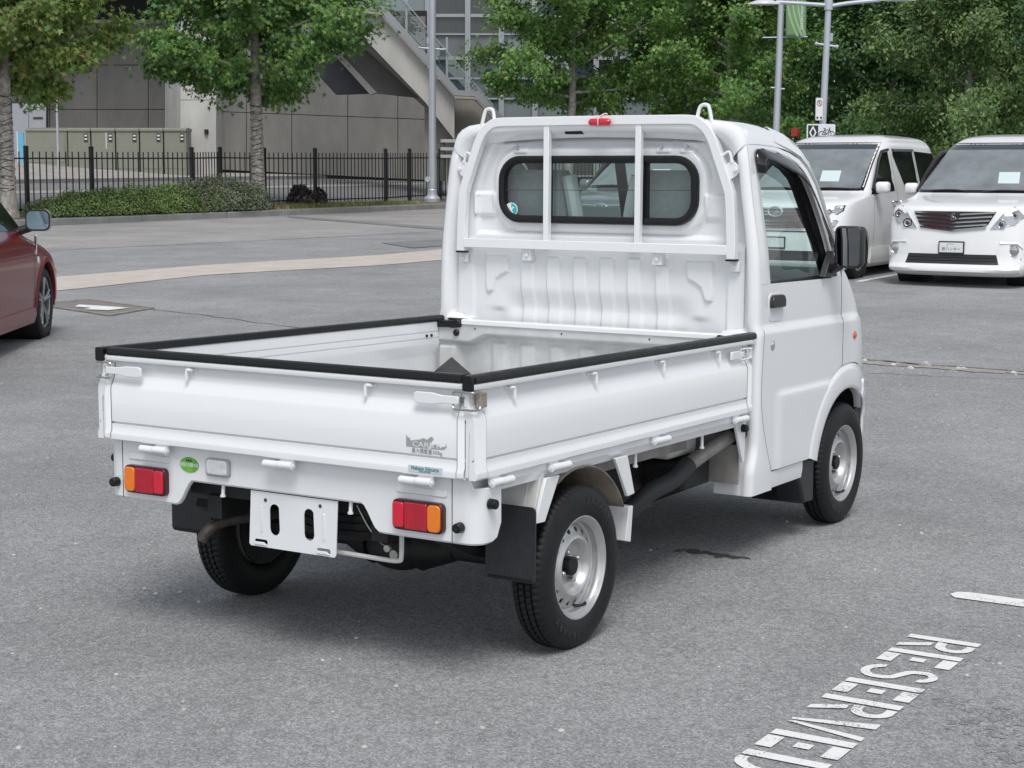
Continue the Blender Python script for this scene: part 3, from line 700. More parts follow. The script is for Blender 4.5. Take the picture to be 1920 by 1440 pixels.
# ---- side sills, stays, wheelhouses, mudflaps
for sg in (-1, 1):
    mb = TB()
    pr = [(-0.728,0.6315),(-0.730,0.612),(-0.722,0.598),(-0.716,0.583),(-0.708,0.580),(-0.690,0.590),(-0.688,0.6315)]
    mb.prism([(-sg*a, z) for a, z in pr], 'x', 0.15, 1.925)
    mb.build('bed_sill', white, truck)
    s = -sg
    a0, a1 = sorted((s*-0.738, s*-0.690))
    for pg in ([(0.405, 0.588), (0.490, 0.586), (0.400, 0.452), (0.345, 0.455)], [(0.855, 0.592), (0.942, 0.592), (0.996, 0.455), (0.945, 0.452)]):
        mb = TB()
        mb.prism(pg, 'y', *((a0, a0 + 0.012) if s > 0 else (a1 - 0.012, a1)))
        mb.build('fender_stay', white, truck, bevel=0.002)
    b0, b1 = sorted((s*-0.725, s*-0.480))
    mb = TB(); mb.prism([(0.395, 0.600), (0.420, 0.600), (0.372, 0.470), (0.352, 0.470)], 'y', b0, b1)
    wh = mb.build('wheelhouse_panel', liner_white, truck, bevel=0.002)
    c0, c1 = sorted((s*-0.690, s*-0.600))
    TB().prism([(0.384, 0.585), (0.388, 0.585), (0.356, 0.490), (0.352, 0.490)], 'y', c0, c1).build('pressed_panel', liner_white, wh, bevel=0.004)
    m0, m1 = sorted((s*-0.740, s*-0.560))
    mf = TB().prism([(a, b) for a, b in rr(m0, m1, 0.268, 0.505, 0.015, 4)], 'x', 0.338, 0.345).build('mud_flap', M('mud_flap_rubber', (0.02, 0.021, 0.025), 0.42, var=0.2, vscale=30, bump=0.03, bscale=60), truck, bevel=0.001)
    TB().box(0.334, 0.339, m0 + 0.012, m1 - 0.012, 0.272, 0.279).build('lower_lip', blackrub, mf, bevel=0.001)
    # steel arch over the rear wheel
    mb = TB(); rings = []
    for k in range(13):
        t = R(28 + 88 * k / 12); r_ = 0.335
        rings.append([(0.648 + r_*math.cos(t), y, 0.262 + r_*0.98*math.sin(t)) for y in (b0, b1)])
    mb.loft(rings, closed=False); mb.build('rear_wheel_arch', M('brown_dirty_steel', (0.20, 0.17, 0.14), 0.75, var=0.4, vscale=10), truck, solid=0.006)
    d0, d1 = sorted((s*-0.700, s*-0.520))
    TB().prism([(1.03, 0.40), (1.06, 0.40), (1.045, 0.275), (1.005, 0.285)], 'y', d0, d1).build('front_guard_panel', white, truck, bevel=0.003)
    TB().box(0.98, 1.72, min(s*-0.58, s*-0.565), max(s*-0.58, s*-0.565), 0.505, 0.60).build('inner_side_panel', M('dirty_underbody_paint', (0.26, 0.25, 0.235), 0.7, var=0.3, vscale=9), truck)  # mottled grey, darker than the outer white panels
for x in (1.07, 1.60):
    mb = TB(); mb.cyl((x, -0.70, 0.59), (x, -0.700, 0.535), 0.006, 8); mb.cyl((x, -0.70, 0.539), (x, -0.70, 0.531), 0.009, 10)
    mb.build('rope_peg', white, truck)
mb = TB(); mb.prism([(1.84, 0.600), (1.935, 0.600), (1.93, 0.440), (1.915, 0.440)], 'y', -0.726, -0.714); mb.prism([(1.84,0.605),(1.945,0.605),(1.945,0.64),(1.84,0.62)], 'y', -0.727, -0.70)
mb.build('front_bed_stay', white, truck, bevel=0.002)
mb = TB(); mb.box(1.93, 1.94, -0.70, 0.70, 0.35, 0.600); mb.build('cab_rear_lower_panel', M('dirty_underbody_paint', (0.26, 0.25, 0.235)), truck)

# ---- chassis
mb = MB()
for sg in (-1, 1): mb.box(0.10, 3.2, sg*0.33 - 0.03, sg*0.33 + 0.03, 0.40, 0.475)
for x in (0.12, 0.95, 1.5, 1.9): mb.box(x, x + 0.05, -0.45, 0.45, 0.47, 0.58)
mb.build('chassis_frame', blackmet, truck)
mb = MB(); mb.tube([(0.648, -0.60, 0.262), (0.648, 0.60, 0.262)], 0.036, 12); ax = mb.build('rear_axle', blackmet, truck)
mb = MB(); mb.ball((0.640, -0.03, 0.255), 0.105, 18, (1.05, 1.25, 0.82)); mb.tube([(0.648, -0.25, 0.262), (0.648, -0.12, 0.260)], [0.04, 0.085], 14); mb.tube([(0.648, 0.19, 0.262), (0.648, 0.08, 0.260)], [0.04, 0.085], 14)
mb.cyl((0.72, -0.03, 0.265), (0.90, -0.03, 0.30), 0.05, 12); mb.build('differential', blackmet, ax)
MB().cyl((0.552, -0.07, 0.245), (0.532, -0.072, 0.245), 0.016, 12).build('drain_plug', nutmet, ax)
for sg in (-1, 1):
    mb = MB(); mb.tube(smoothpath([(0.20, sg*0.47, 0.42), (0.40, sg*0.47, 0.33), (0.648, sg*0.47, 0.305), (0.95, sg*0.47, 0.34), (1.15, sg*0.47, 0.44)], 6), 0.014, sq=True, rx=0.028)
    mb.box(0.60, 0.70, sg*0.47-0.04, sg*0.47+0.04, 0.25, 0.32); mb.build('leaf_spring', blackmet, truck)
    MB().cyl((0.55, sg*0.40, 0.30), (0.80, sg*0.36, 0.56), 0.024, 10).build('shock_absorber', blackmet, truck)
MB().tube(smoothpath([(1.2, 0.22, 0.33), (0.75, 0.22, 0.37), (0.45, 0.25, 0.38), (0.25, 0.30, 0.385), (0.16, 0.355, 0.375), (0.12, 0.385, 0.340), (0.11, 0.395, 0.315)], 6), 0.021, 12).build('exhaust_pipe', rustmet, truck)
MB().cyl((0.55, 0.26, 0.42), (1.05, 0.26, 0.42), 0.085, 16).build('silencer', rustmet, truck)
mb = MB(); mb.box(1.10, 1.75, -0.42, -0.02, 0.28, 0.46); mb.build('fuel_tank', blackmet, truck, bevel=0.03, seg=3)
mb = MB(); mb.box(1.0, 1.4, -0.10, 0.28, 0.22, 0.42); mb.build('gearbox', blackmet, truck, bevel=0.02); mb = MB(); mb.box(2.0, 3.0, -0.30, 0.30, 0.20, 0.55); mb.build('engine', blackmet, truck, bevel=0.02); mb = MB(); mb.box(1.66, 1.90, -0.60, -0.35, 0.33, 0.44); mb.build('battery_box', blackmet, truck, bevel=0.02)
mb = TB(); mb.tube(smoothpath([(1.93, -0.675, 0.545), (1.80, -0.63, 0.490), (1.68, -0.60, 0.445)], 5), 0.028, 14)
fp = mb.build('filler_pipe', M('filler_grey_steel', (0.27, 0.26, 0.245), 0.5, metal=0.3, var=0.2, vscale=20), truck)
TB().tube(smoothpath([(1.70, -0.60, 0.452), (1.60, -0.58, 0.40), (1.48, -0.55, 0.37), (1.38, -0.50, 0.30), (1.30, -0.42, 0.28)], 5), [0.034]*21, 14).build('rubber_hose', M('hose_rubber', (0.03, 0.032, 0.035), 0.6), fp)
mb = TB(); mb.cyl((1.915, -0.672, 0.540), (1.965, -0.687, 0.560), 0.042, 18); mb.box(1.955, 1.985, -0.695, -0.680, 0.545, 0.60); mb.build('filler_cap', blackrub, fp, bevel=0.004)
mb = TB(); mb.box(1.62, 1.86, -0.56, -0.30, 0.47, 0.585); mb.cyl((1.5, -0.44, 0.53), (1.72, -0.44, 0.53), 0.05, 16); mb.build('air_cleaner_box', liner_white, truck, bevel=0.02)

# ---- wheels
def sector_holes(mb, cx, cy, cz, n, r0, h0, r1, h1, rc, hr, s):
    """ring between two radii with n round holes"""
    for k in range(n):
        a0 = 2*math.pi*k/n; da = 2*math.pi/n
        outb = [(0,0),(0.5,0),(1,0),(1,0.5),(1,1),(0.5,1),(0,1),(0,0.5)]
        vs_ = []
        for fa, fr_ in outb:
            a = a0 + fa*da; r_ = r0 + (r1-r0)*fr_; h = h0 + (h1-h0)*fr_
            vs_.append((cx + r_*math.cos(a), cy + s*h, cz + r_*math.sin(a)))
        for fa, fr_ in outb:
            th = math.atan2(fr_ - 0.5, fa - 0.5); am = a0 + da/2
            r_ = rc + hr*math.sin(th); a = am + hr*math.cos(th)/rc; fr2 = (r_-r0)/(r1-r0); h = h0 + (h1-h0)*fr2
            vs_.append((cx + r_*math.cos(a), cy + s*h, cz + r_*math.sin(a)))
        for fa, fr_ in outb:
            th = math.atan2(fr_ - 0.5, fa - 0.5); am = a0 + da/2
            r_ = rc + hr*math.sin(th)*0.96; a = am + hr*0.96*math.cos(th)/rc; h = h0 + (h1-h0)*(r_-r0)/(r1-r0) - 0.006
            vs_.append((cx + r_*math.cos(a), cy + s*h, cz + r_*math.sin(a)))
        mb.add(vs_, [(i, (i+1) % 8, (i+1) % 8 + 8, i + 8) for i in range(8)] + [(i + 8, (i+1) % 8 + 8, (i+1) % 8 + 16, i + 16) for i in range(8)])
def tyre_mesh(mb, c, Rw, wd, rim, s, axis='y', n=288):
    """tyre with three grooves and cut shoulder blocks; s = outward sign"""
    h = wd / 2
    prof = [(rim, h*0.72, 0), (rim+0.008, h*0.86, 0), (rim+0.035, h*0.985, 0), (rim+0.055, h*1.0, 0), (Rw-0.032, h*0.94, 0), (Rw-0.016, h*0.84, 0), (Rw-0.006, h*0.72, 1), (Rw-0.0012, h*0.60, 1),
            (Rw-0.0005, h*0.43, 1), (Rw-0.008, h*0.415, 0), (Rw-0.008, h*0.335, 0), (Rw, h*0.32, 2), (Rw, h*0.065, 2), (Rw-0.008, h*0.05, 0)]
    full = prof + [(r_, -w_, k_) for r_, w_, k_ in reversed(prof)]
    rings = []
    for q in range(n):
        a = 2*math.pi*q/n; ring = []
        for i, (r_, w_, k_) in enumerate(full):
            cut = 0.0
            if k_ == 1 and q % 4 == 3: cut = 0.004
            if k_ == 2 and q % 4 == 1: cut = 0.006
            rr_ = r_ - cut
            if axis == 'y': ring.append((c[0] + rr_*math.cos(a), c[1] + s*w_, c[2] + rr_*math.sin(a)))
            else: ring.append((c[0] + rr_*math.cos(a), c[1] + rr_*math.sin(a), c[2] + s*w_))
        rings.append(ring)
    mb.loft(rings, closed=False, caps=False, wrap=True)
def truck_wheel(x, sg, rear):
    c = (x, -0.668 if sg < 0 else 0.622, 0.262); Rw = 0.266; ct = (c[0], c[1] + sg*0.006, c[2])
    mb = MB(); tyre_mesh(mb, ct, Rw, 0.124, 0.158, sg)
    ty = mb.build('tyre', tyrerub, truck, smooth=50)
    # moulded letters round the side wall
    for ang in (62, 242):
        for k, ch in enumerate('SAVARY'):
            a = R(ang - (k - 2.5) * 8.5)
            t_ = text_mesh('side_wall_letter', ch, M('tyre_letter', (0.03, 0.03, 0.034), 0.4), 0.034,
                           Matrix.Translation((c[0] + 0.214*math.cos(a), ct[1] + sg*0.0624, c[2] + 0.214*math.sin(a))) @ Matrix(((-sg*-1*math.sin(a)*-1 if False else math.sin(a)*(1), math.cos(a), 0, 0), (0, 0, sg, 0), (-math.cos(a), math.sin(a), 0, 0), (0, 0, 0, 1))), ty, 0.0006) if sg < 0 else None
    s = sg
    mb = MB()
    prof = [(0.150, -0.050), (0.147, 0.040), (0.152, 0.046), (0.161, 0.049), (0.1675, 0.053), (0.1695, 0.057), (0.168, 0.060), (0.164, 0.060), (0.160, 0.055), (0.154, 0.050), (0.149, 0.042), (0.146, 0.020), (0.137, 0.012), (0.134, 0.018)]
    mb.lathe(prof, c, 'y', 64, s=s)
    sector_holes(mb, c[0], c[1], c[2], 16, 0.104, 0.034, 0.134, 0.018, 0.1195, 0.0098, s)
    mb.lathe([(0.104, 0.034), (0.098, 0.040), (0.092, 0.041), (0.086, 0.037), (0.080, 0.020), (0.074, 0.008), (0.066, 0.004), (0.030, 0.004)], c, 'y', 64, s=s)
    rim = mb.build('steel_rim', steel, truck, smooth=40)
    mb = MB(); mb.lathe([(0.0, 0.034), (0.026, 0.034), (0.031, 0.030), (0.032, 0.003)], c, 'y', 24, s=s); mb.build('centre_cap', blackrub, rim)
    for k in range(4):
        a = R(20 + 90*k); p = Vector((c[0] + 0.050*math.cos(a), c[1], c[2] + 0.050*math.sin(a)))
        mb = MB(); mb.cyl(p + Vector((0, s*0.003, 0)), p + Vector((0, s*0.020, 0)), 0.0105, 6); mb.ball(p + Vector((0, s*0.021, 0)), 0.0085, 10); mb.build('wheel_nut', nutmet, rim)
    MB().cyl((c[0], c[1]-s*0.05, c[2]), (c[0], c[1]-s*0.03, c[2]), 0.145, 32).build('brake_drum', blackmet, rim)
    MB().tube(smoothpath([(c[0]+0.03, c[1]+s*0.012, c[2]-0.137), (c[0]+0.045, c[1]+s*0.035, c[2]-0.138), (c[0]+0.06, c[1]+s*0.045, c[2]-0.130)], 4), 0.005, 8).build('valve_stem', blackrub, rim)
XR, XF = 0.648, 2.998
for x in (XR, XF):
    for sg in (-1, 1): truck_wheel(x, sg, x < 1)
mb = MB(); tyre_mesh(mb, (0.40, -0.10, 0.435), 0.262, 0.135, 0.158, 1, 'z', 120); sp = mb.build('spare_tyre', tyrerub, truck, smooth=50)
MB().cyl((0.40, -0.10, 0.40), (0.40, -0.10, 0.47), 0.16, 24).build('spare_rim', blackmet, sp)
MB().tube(smoothpath([(0.10, -0.02, 0.352), (0.11, -0.30, 0.345), (0.115, -0.385, 0.345), (0.115, -0.40, 0.36), (0.115, -0.402, 0.43)], 4), 0.0075, 8).build('spare_carrier_rod', liner_white, truck)
mb = MB(); mb.tube(smoothpath([(0.12, -0.23, 0.50), (0.12, -0.27, 0.44), (0.11, -0.32, 0.40), (0.10, -0.355, 0.388)], 5), 0.0022, 6); mb.cyl((0.10, -0.365, 0.386), (0.085, -0.367, 0.386), 0.011, 10); mb.build('cable', nutmet, truck)
mb = MB(); mb.cyl((0.16, 0.34, 0.43), (0.36, 0.34, 0.43), 0.04, 14); mb.build('muffler_bracket', blackmet, truck)
# ================================================================== the cab
CZ = [0, 0.95, 1.1, 1.27, 1.45, 1.58, 1.67, 1.71, 1.74, 1.8]; CY = [0.7375, 0.7375, 0.735, 0.726, 0.702, 0.685, 0.665, 0.645, 0.60, 0.5]
def side_y(x, z):
    y = smooth_interp(z, CZ, CY)
    if x > 3.05: y -= 0.80 * (x - 3.05) ** 2
    if z < 0.40: y -= 0.05 * (0.40 - z)
    return y
def door_y(x, z):
    y = side_y(x, z) - 0.004
    y += 0.011 * ss(0.957, 0.930, z)                       # shoulder crease
    y += 0.007 * ss(0.690, 0.672, z) * ss(2.16, 2.24, x)      # lower crease
    return y
def seam_x(z): return smooth_interp(z, [0.30, 0.38, 0.42, 0.50, 0.60, 0.70, 0.85, 0.98, 1.19, 1.39, 1.60, 1.664], [2.17, 2.150, 2.128, 2.088, 2.050, 2.034, 2.045, 2.054, 2.030, 2.017, 2.015, 2.026])
RO, RI = 0.485, 0.368
def arc_rear(z): return XF - math.sqrt(max(0, RO**2 - (z - 0.262)**2))
def arc_top(x): return 0.262 + math.sqrt(max(0, RO**2 - (x - XF)**2))
def rowstrip(mb, sg, zs, x0, x1, fy, nx=12, inset=0.0):
    rows = []
    for z in zs:
        a, b = x0(z), x1(z)
        rows.append([(x, sg*(fy(x, z) - inset), z) for x in frange(a, b, nx)])
    mb.loft(rows, closed=False)
GAP = 0.0028
for sg in (-1, 1):
    # --- rear quarter (B pillar) with the rolled rim round the back wall
    mb = TB(); rings = []
    for z in frange(0.300, 1.692, 72):
        y = side_y(2.0, z) - 0.004*ss(1.645, 1.67, z) + 0.008*ss(0.957, 0.930, z)
        xr_ = (2.0 if z > 0.5 else 2.0 - 0.035*ss(0.5, 0.38, z)) + 0.008*ss(1.60, 1.64, z)
        r_ = [(seam_x(z) - GAP, y), (xr_ + 0.026, y), (xr_ + 0.012, y - 0.003), (xr_ + 0.004, y - 0.011), (xr_, y - 0.024), (xr_, y - 0.036), (xr_ + 0.006, y - 0.044)]
        r_ += [(xr_ + 0.030, y - 0.056), (xr_ + 0.050, y - 0.066), (xr_ + 0.052, y - 0.085)] if z > 0.93 else [(xr_ + 0.004, y - 0.056), (xr_ + 0.004, y - 0.075), (xr_ + 0.004, y - 0.16)]
        rings.append([(x, sg*yy, z) for x, yy in r_])
    mb.loft(rings, closed=False)
    q = mb.build('cab_corner_panel', white, truck, smooth=50)
    # rocker
    mb = TB(); rings = []
    for x in frange(2.0, 2.49, 12):
        zt = 0.376 if x > 2.155 else 0.376 - 0.02
        rings.append([(x, sg*(side_y(x, 0.37) + 0.004), 0.374), (x, sg*(side_y(x, 0.33) + 0.006), 0.340), (x, sg*(side_y(x, 0.3) + 0.002), 0.306), (x, sg*0.715, 0.296), (x, sg*0.62, 0.296), (x, sg*0.62, 0.374)])
    mb.loft(rings); mb.build('rocker_panel', white, truck, smooth=40)
    # dark sheet behind the panel gaps
    mb = TB(); rowstrip(mb, sg, frange(0.36, 1.10, 12), lambda z: 2.012, lambda z: 2.93 if z > 0.72 else arc_rear(max(z, 0.38)) + 0.03, lambda x, z: side_y(x, z) - 0.022, 6)
    mb.build('door_inner_panel', dashgrey if False else seam, truck)
    # --- door skin below the window
    mb = TB()
    zs_ = [0.380 + 0.0125*i for i in range(60)]; zs_ = [z for z in zs_ if z < 1.118] + [1.118]
    rowstrip(mb, sg, zs_, lambda z: seam_x(z) + GAP, lambda z: (2.905 - GAP) if z > 0.738 else min(2.905 - GAP, arc_rear(z) - 0.001), door_y, 34)
    door = mb.build('cab_door', white, truck, smooth=60)
    # sill roll under the glass
    mb = TB(); rings = []
    for x in frange(seam_x(1.12) + 0.11, 2.80, 14):
        y = side_y(x, 1.118) - 0.004
        rings.append([(x, sg*y, 1.117), (x, sg*(y - 0.006), 1.125), (x, sg*(y - 0.022), 1.130)])
    mb.loft(rings, closed=False); mb.build('window_sill', blackrub, door)
    # --- window frame
    outer = [(seam_x(1.118)+GAP, 1.118), (seam_x(1.25)+GAP, 1.25), (seam_x(1.40)+GAP, 1.40), (seam_x(1.55)+GAP, 1.55), (2.022, 1.635), (2.036, 1.656), (2.07, 1.663), (2.127, 1.663), (2.28, 1.654), (2.433, 1.631), (2.534, 1.606), (2.600, 1.570), (2.672, 1.506), (2.736, 1.408), (2.791, 1.318), (2.86, 1.20), (2.902, 1.118)]
    inner = [(2.145, 1.118), (2.130, 1.25), (2.117, 1.40), (2.106, 1.53), (2.103, 1.580), (2.108, 1.600), (2.13, 1.612), (2.17, 1.614), (2.28, 1.607), (2.40, 1.588), (2.485, 1.560), (2.545, 1.522), (2.605, 1.455), (2.665, 1.360), (2.715, 1.270), (2.765, 1.180), (2.790, 1.118)]
    mb = TB(); rings = []
    for (ax_, az), (bx_, bz) in zip(outer, inner):
        ya = side_y(ax_, az) - 0.004; yb = side_y(bx_, bz)
        rings.append([(ax_ + 0.000, sg*(ya - 0.016), az), (ax_, sg*ya, az), (ax_*0.5 + bx_*0.5, sg*((ya + yb - 0.004)/2 + 0.002), az*0.5 + bz*0.5), (bx_, sg*(yb - 0.008), bz), (bx_, sg*(yb - 0.030), bz)])
    mb.loft(rings, closed=False); mb.build('window_frame', white, door, smooth=50)
    mb = TB(); rings = []                                     # black sash along the glass
    for i, (bx_, bz) in enumerate(inner):
        cx, cz = 2.42, 1.36; w_ = 0.016 if i < 9 else 0.016 + 0.045*min(1, (i - 8)/5)
        d = Vector((cx - bx_, cz - bz)).normalized() * w_
        yb = side_y(bx_, bz)
        rings.append([(bx_, sg*(yb - 0.009), bz), (bx_ + d.x, sg*(side_y(bx_ + d.x, bz + d.y) - 0.014), bz + d.y), (bx_ + d.x, sg*(side_y(bx_ + d.x, bz + d.y) - 0.045), bz + d.y)])
    mb.loft(rings, closed=False); mb.build('window_seal', blackrub, door, smooth=50)
    mb = TB(); n_ = len(inner)
    ctr_ = [(x, sg*(side_y(x, z) - 0.022), z) for x, z in inner]
    rings = [[p for p in ctr_], [((p[0]-2.42)*0.5+2.42, sg*(side_y(2.42, (p[2]-1.36)*0.5+1.36) - 0.020), (p[2]-1.36)*0.5+1.36) for p in ctr_], [((p[0]-2.42)*0.05+2.42, sg*(side_y(2.42, 1.36) - 0.020), (p[2]-1.36)*0.05+1.36) for p in ctr_]]
    mb.loft(rings, closed=True, caps=False); mb.add([p for p in rings[-1]], [tuple(range(n_))]); mb.build('window_glass', cabglass, door, smooth=80)
    # smoked rain visor round the top
    vis = [(2.074, 1.545), (2.070, 1.590), (2.078, 1.622), (2.10, 1.636), (2.15, 1.640), (2.28, 1.633), (2.41, 1.613), (2.50, 1.587), (2.565, 1.550), (2.635, 1.480), (2.70, 1.378), (2.75, 1.290), (2.79, 1.220)]
    mb = TB(); rings = []
    for i, (x, z) in enumerate(vis):
        d = Vector((2.42 - x, 1.30 - z)).normalized(); wv = interp(i, [0, 1, 3, 5, 9, 12], [0.02, 0.03, 0.05, 0.070, 0.062, 0.020])
        if i < 2: d = Vector((1, -0.1)).normalized()
        ring = []
        for k in range(5):
            t = k / 4; xx, zz = x + d.x*wv*t, z + d.y*wv*t
            ring.append((xx, sg*(side_y(xx, zz) + 0.002 + 0.030*math.sin(t*1.35)), zz))
        rings.append(ring)
    mb.loft(rings, closed=False); mb.build('rain_visor', tintglass, door, smooth=60, solid=0.003)
    # handle, key barrel
    yb = door_y(2.18, 1.0)
    a0, a1 = sorted((sg*(yb - 0.004), sg*(yb + 0.0022)))
    TB().prism(rr(2.112, 2.256, 0.968, 1.080, 0.030, 5), 'y', a0, a1).build('handle_recess', M('recess_white', (0.66, 0.67, 0.68), 0.4), door, bevel=0.002)
    a0, a1 = sorted((sg*(yb), sg*(yb + 0.020)))
    TB().prism([(2.120,1.024),(2.120,1.050),(2.128,1.066),(2.142,1.073),(2.226,1.073),(2.240,1.066),(2.248,1.050),(2.248,1.024)], 'y', a0, a1).build('door_handle', darkplastic, door, bevel=0.006, seg=3)
    yk = door_y(2.137, 0.877)
    kb = TB(); kb.lathe([(0, 0.004), (0.010, 0.004), (0.014, 0.002), (0.019, 0.0015), (0.021, 0.0)], (2.137, sg*yk, 0.877), 'y', 20, s=sg); kb.build('key_lock', chrome, door)
    # mirror: black shell, glass facing back
    ax0 = sg*0.74
    mb = TB(); mb.prism([(2.66, 1.125), (2.80, 1.125), (2.775, 1.20), (2.74, 1.235)], 'y', *sorted((sg*0.722, sg*0.752))); mb.tube(smoothpath([(2.73, sg*0.75, 1.16), (2.72, sg*0.775, 1.165), (2.71, sg*0.80, 1.18)], 4), 0.020, 10)
    mb.build('mirror_bracket', darkplastic, door, bevel=0.004)
    rings = []
    for t, k in ((0.0, 0.93), (0.006, 1.0), (0.03, 1.0), (0.055, 0.92), (0.072, 0.7)):
        ring = []
        for a, b in rr(-0.058, 0.058, -0.087, 0.087, 0.024, 5):
            yy = 0.832 + a*k; ring.append((2.70 + t - (yy - 0.832)*0.10*-1, sg*yy, 1.252 + b*k - (0.02*(1-k))))
        rings.append(ring)
    mb = TB(); mb.loft(rings); mb.build('mirror_shell', darkplastic, door, smooth=50)
    mb = TB(); mb.loft([[(2.6985 + a*0.1, sg*(0.832 + a), 1.252 + b) for a, b in rr(-0.049, 0.049, -0.078, 0.078, 0.018, 5)], [(2.702 + a*0.1, sg*(0.832 + a), 1.252 + b) for a, b in rr(-0.049, 0.049, -0.078, 0.078, 0.018, 5)]]); mb.build('mirror_glass', M('mirror', (0.22, 0.235, 0.25), 0.02, metal=1.0), door, smooth=30)  # dark tint stands in for a reflection of the cab side
    # --- fender and wheel flare
    topx = [2.905, 2.95, 3.02, 3.117, 3.183, 3.205]; topz = [1.155, 1.135, 1.067, 0.946, 0.80, 0.703]
    mb = TB(); cols = []
    for x in [2.905 + GAP + 0.0148*i for i in range(20)]:
        z0, z1 = arc_top(x) - 0.002, smooth_interp(x, topx, topz)
        cols.append([(x, sg*(side_y(x, z) - 0.004 + 0.011*ss(0.957, 0.930, z)), z) for z in frange(z0, max(z1, z0 + 0.002), 26)])
    mb.loft(cols, closed=False); fen = mb.build('front_fender', white, truck, smooth=60)
    mb = TB(); rings = []
    for k in range(45):
        t = R(165.5 - 122 * k / 44)
        ring = []
        for r_, o_ in ((RO, -0.006), (RO - 0.012, 0.008), (RO - 0.035, 0.012), (RI + 0.02, 0.013), (RI + 0.006, 0.010), (RI, 0.0), (RI + 0.002, -0.03)):
            x, z = XF + r_*math.cos(t), 0.262 + r_*math.sin(t)
            ring.append((x, sg*(side_y(min(x, 3.30), max(z, 0.4)) + o_), z))
        rings.append(ring)
    mb.loft(rings, closed=False); mb.build('wheel_arch_flare', white, fen, smooth=50)
    mb = MB(); rings = []
    for k in range(25):
        t = R(200 - 170*k/24); rings.append([(XF + (RI+0.004)*math.cos(t), sg*y, 0.262 + (RI+0.004)*math.sin(t)) for y in (0.690, 0.45)])
    mb.loft(rings, closed=False); mb.build('wheel_well_liner', blackmet, truck)
    yi = side_y(3.045, 0.86)
    mb = TB(); mb.lathe([(0, 0.012), (0.010, 0.011), (0.017, 0.006), (0.019, 0.0), (0.022, -0.002)], (3.045, sg*(yi + 0.004), 0.861), 'y', 20, s=sg); mb.build('side_repeater', M('repeater_orange', (0.62, 0.13, 0.03), 0.2, coat=0.5), fen)
    # mud flap behind the front wheel
    mb = TB(); a0, a1 = sorted((sg*0.725, sg*0.60))
    mb.prism([(2.53, 0.378), (2.66, 0.378), (2.665, 0.18), (2.56, 0.185), (2.52, 0.26), (2.485, 0.30)], 'y', a0, a1); mb.build('front_mud_flap', darkplastic, truck, bevel=0.012, seg=3)
    # cab side lower rear inner (closes the corner)
    mb = TB(); mb.box(2.004, 2.06, *sorted((sg*0.58, sg*0.70)), 0.30, 0.935); mb.build('corner_inner_panel', white, truck, bevel=0.01)

# --- roof
def roof_ring(x, zc, inset=0.0, drop=0.0):
    pts = []
    half = [(0.668, 1.655), (0.662, 1.680), (0.650, 1.703), (0.628, 1.724), (0.595, 1.739), (0.52, 1.749), (0.38, 1.757), (0.2, 1.762), (0, 1.764)]
    for y, z in half:
        zz = z - (1.764 - zc)*ss(1.60, 1.72, z) if z > 1.66 else z - (1.764 - zc)*0.7
        pts.append((x, y - inset*(1 if y > 0.1 else 0), zz - inset - drop))
    return [(a, -b, c) for a, b, c in pts] + [p for p in reversed(pts[:-1])]
mb = TB()
rg = [roof_ring(2.052, 1.760, 0.075), roof_ring(2.030, 1.760, 0.060), roof_ring(2.006, 1.760, 0.044), roof_ring(2.0, 1.760, 0.034), roof_ring(2.0, 1.760, 0.022), roof_ring(2.004, 1.760, 0.010), roof_ring(2.014, 1.761, 0.002)]
for x in frange(2.03, 2.60, 16): rg.append(roof_ring(x, smooth_interp(x, [2.0, 2.15, 2.3, 2.45, 2.55, 2.62], [1.762, 1.764, 1.758, 1.738, 1.712, 1.675])))
mb.loft(rg, closed=False)
roof = mb.build('cab_roof', white, truck, smooth=50)
TB().cyl((2.60, -0.50, 1.690), (2.66, -0.52, 1.665), 0.014, 10).build('antenna_base', blackrub, roof)
# --- A pillars, windscreen, nose
for sg in (-1, 1):
    edge = [(2.30, 1.668), (2.433, 1.645), (2.540, 1.618), (2.608, 1.580), (2.680, 1.514), (2.744, 1.414), (2.799, 1.323), (2.87, 1.205), (2.908, 1.150)]
    front = [(2.36, 1.735, 0.60), (2.48, 1.710, 0.62), (2.59, 1.675, 0.635), (2.66, 1.620, 0.648), (2.74, 1.535, 0.658), (2.81, 1.430, 0.672), (2.87, 1.335, 0.684), (2.95, 1.21, 0.698), (3.0, 1.135, 0.700)]
    mb = TB(); rings = []
    for (x, z), (fx, fz, fy) in zip(edge, front):
        y = side_y(x, z)
        rings.append([(x, sg*(y - 0.02), z), (x + 0.002, sg*y, z + 0.002), (x*0.6 + fx*0.4, sg*(y*0.62 + fy*0.38 + 0.010), z*0.6 + fz*0.4), (fx, sg*fy, fz), (fx - 0.02, sg*(fy - 0.03), fz - 0.03)])
    mb.loft(rings, closed=False); mb.build('windscreen_pillar', white, truck, smooth=60)
    mb = TB(); mb.tube([(e[0] - 0.04, sg*(e[2] - 0.055), e[1] - 0.035) for e in front[1:]], 0.028, 8); mb.build('inner_pillar_trim', darkplastic, truck)
mb = TB(); rings = []
for (x, z, y) in [(2.60, 1.668, 0.625), (2.66, 1.614, 0.638), (2.74, 1.528, 0.648), (2.81, 1.424, 0.662), (2.87, 1.328, 0.674), (2.95, 1.205, 0.688), (3.0, 1.128, 0.690)]:
    rings.append([(x + 0.11*(1 - (t*t)), y*t, z) for t in frange(-1, 1, 15)])
mb.loft(rings, closed=False); mb.build('windscreen', cabglass, truck, smooth=80)
mb = TB(); rings = []
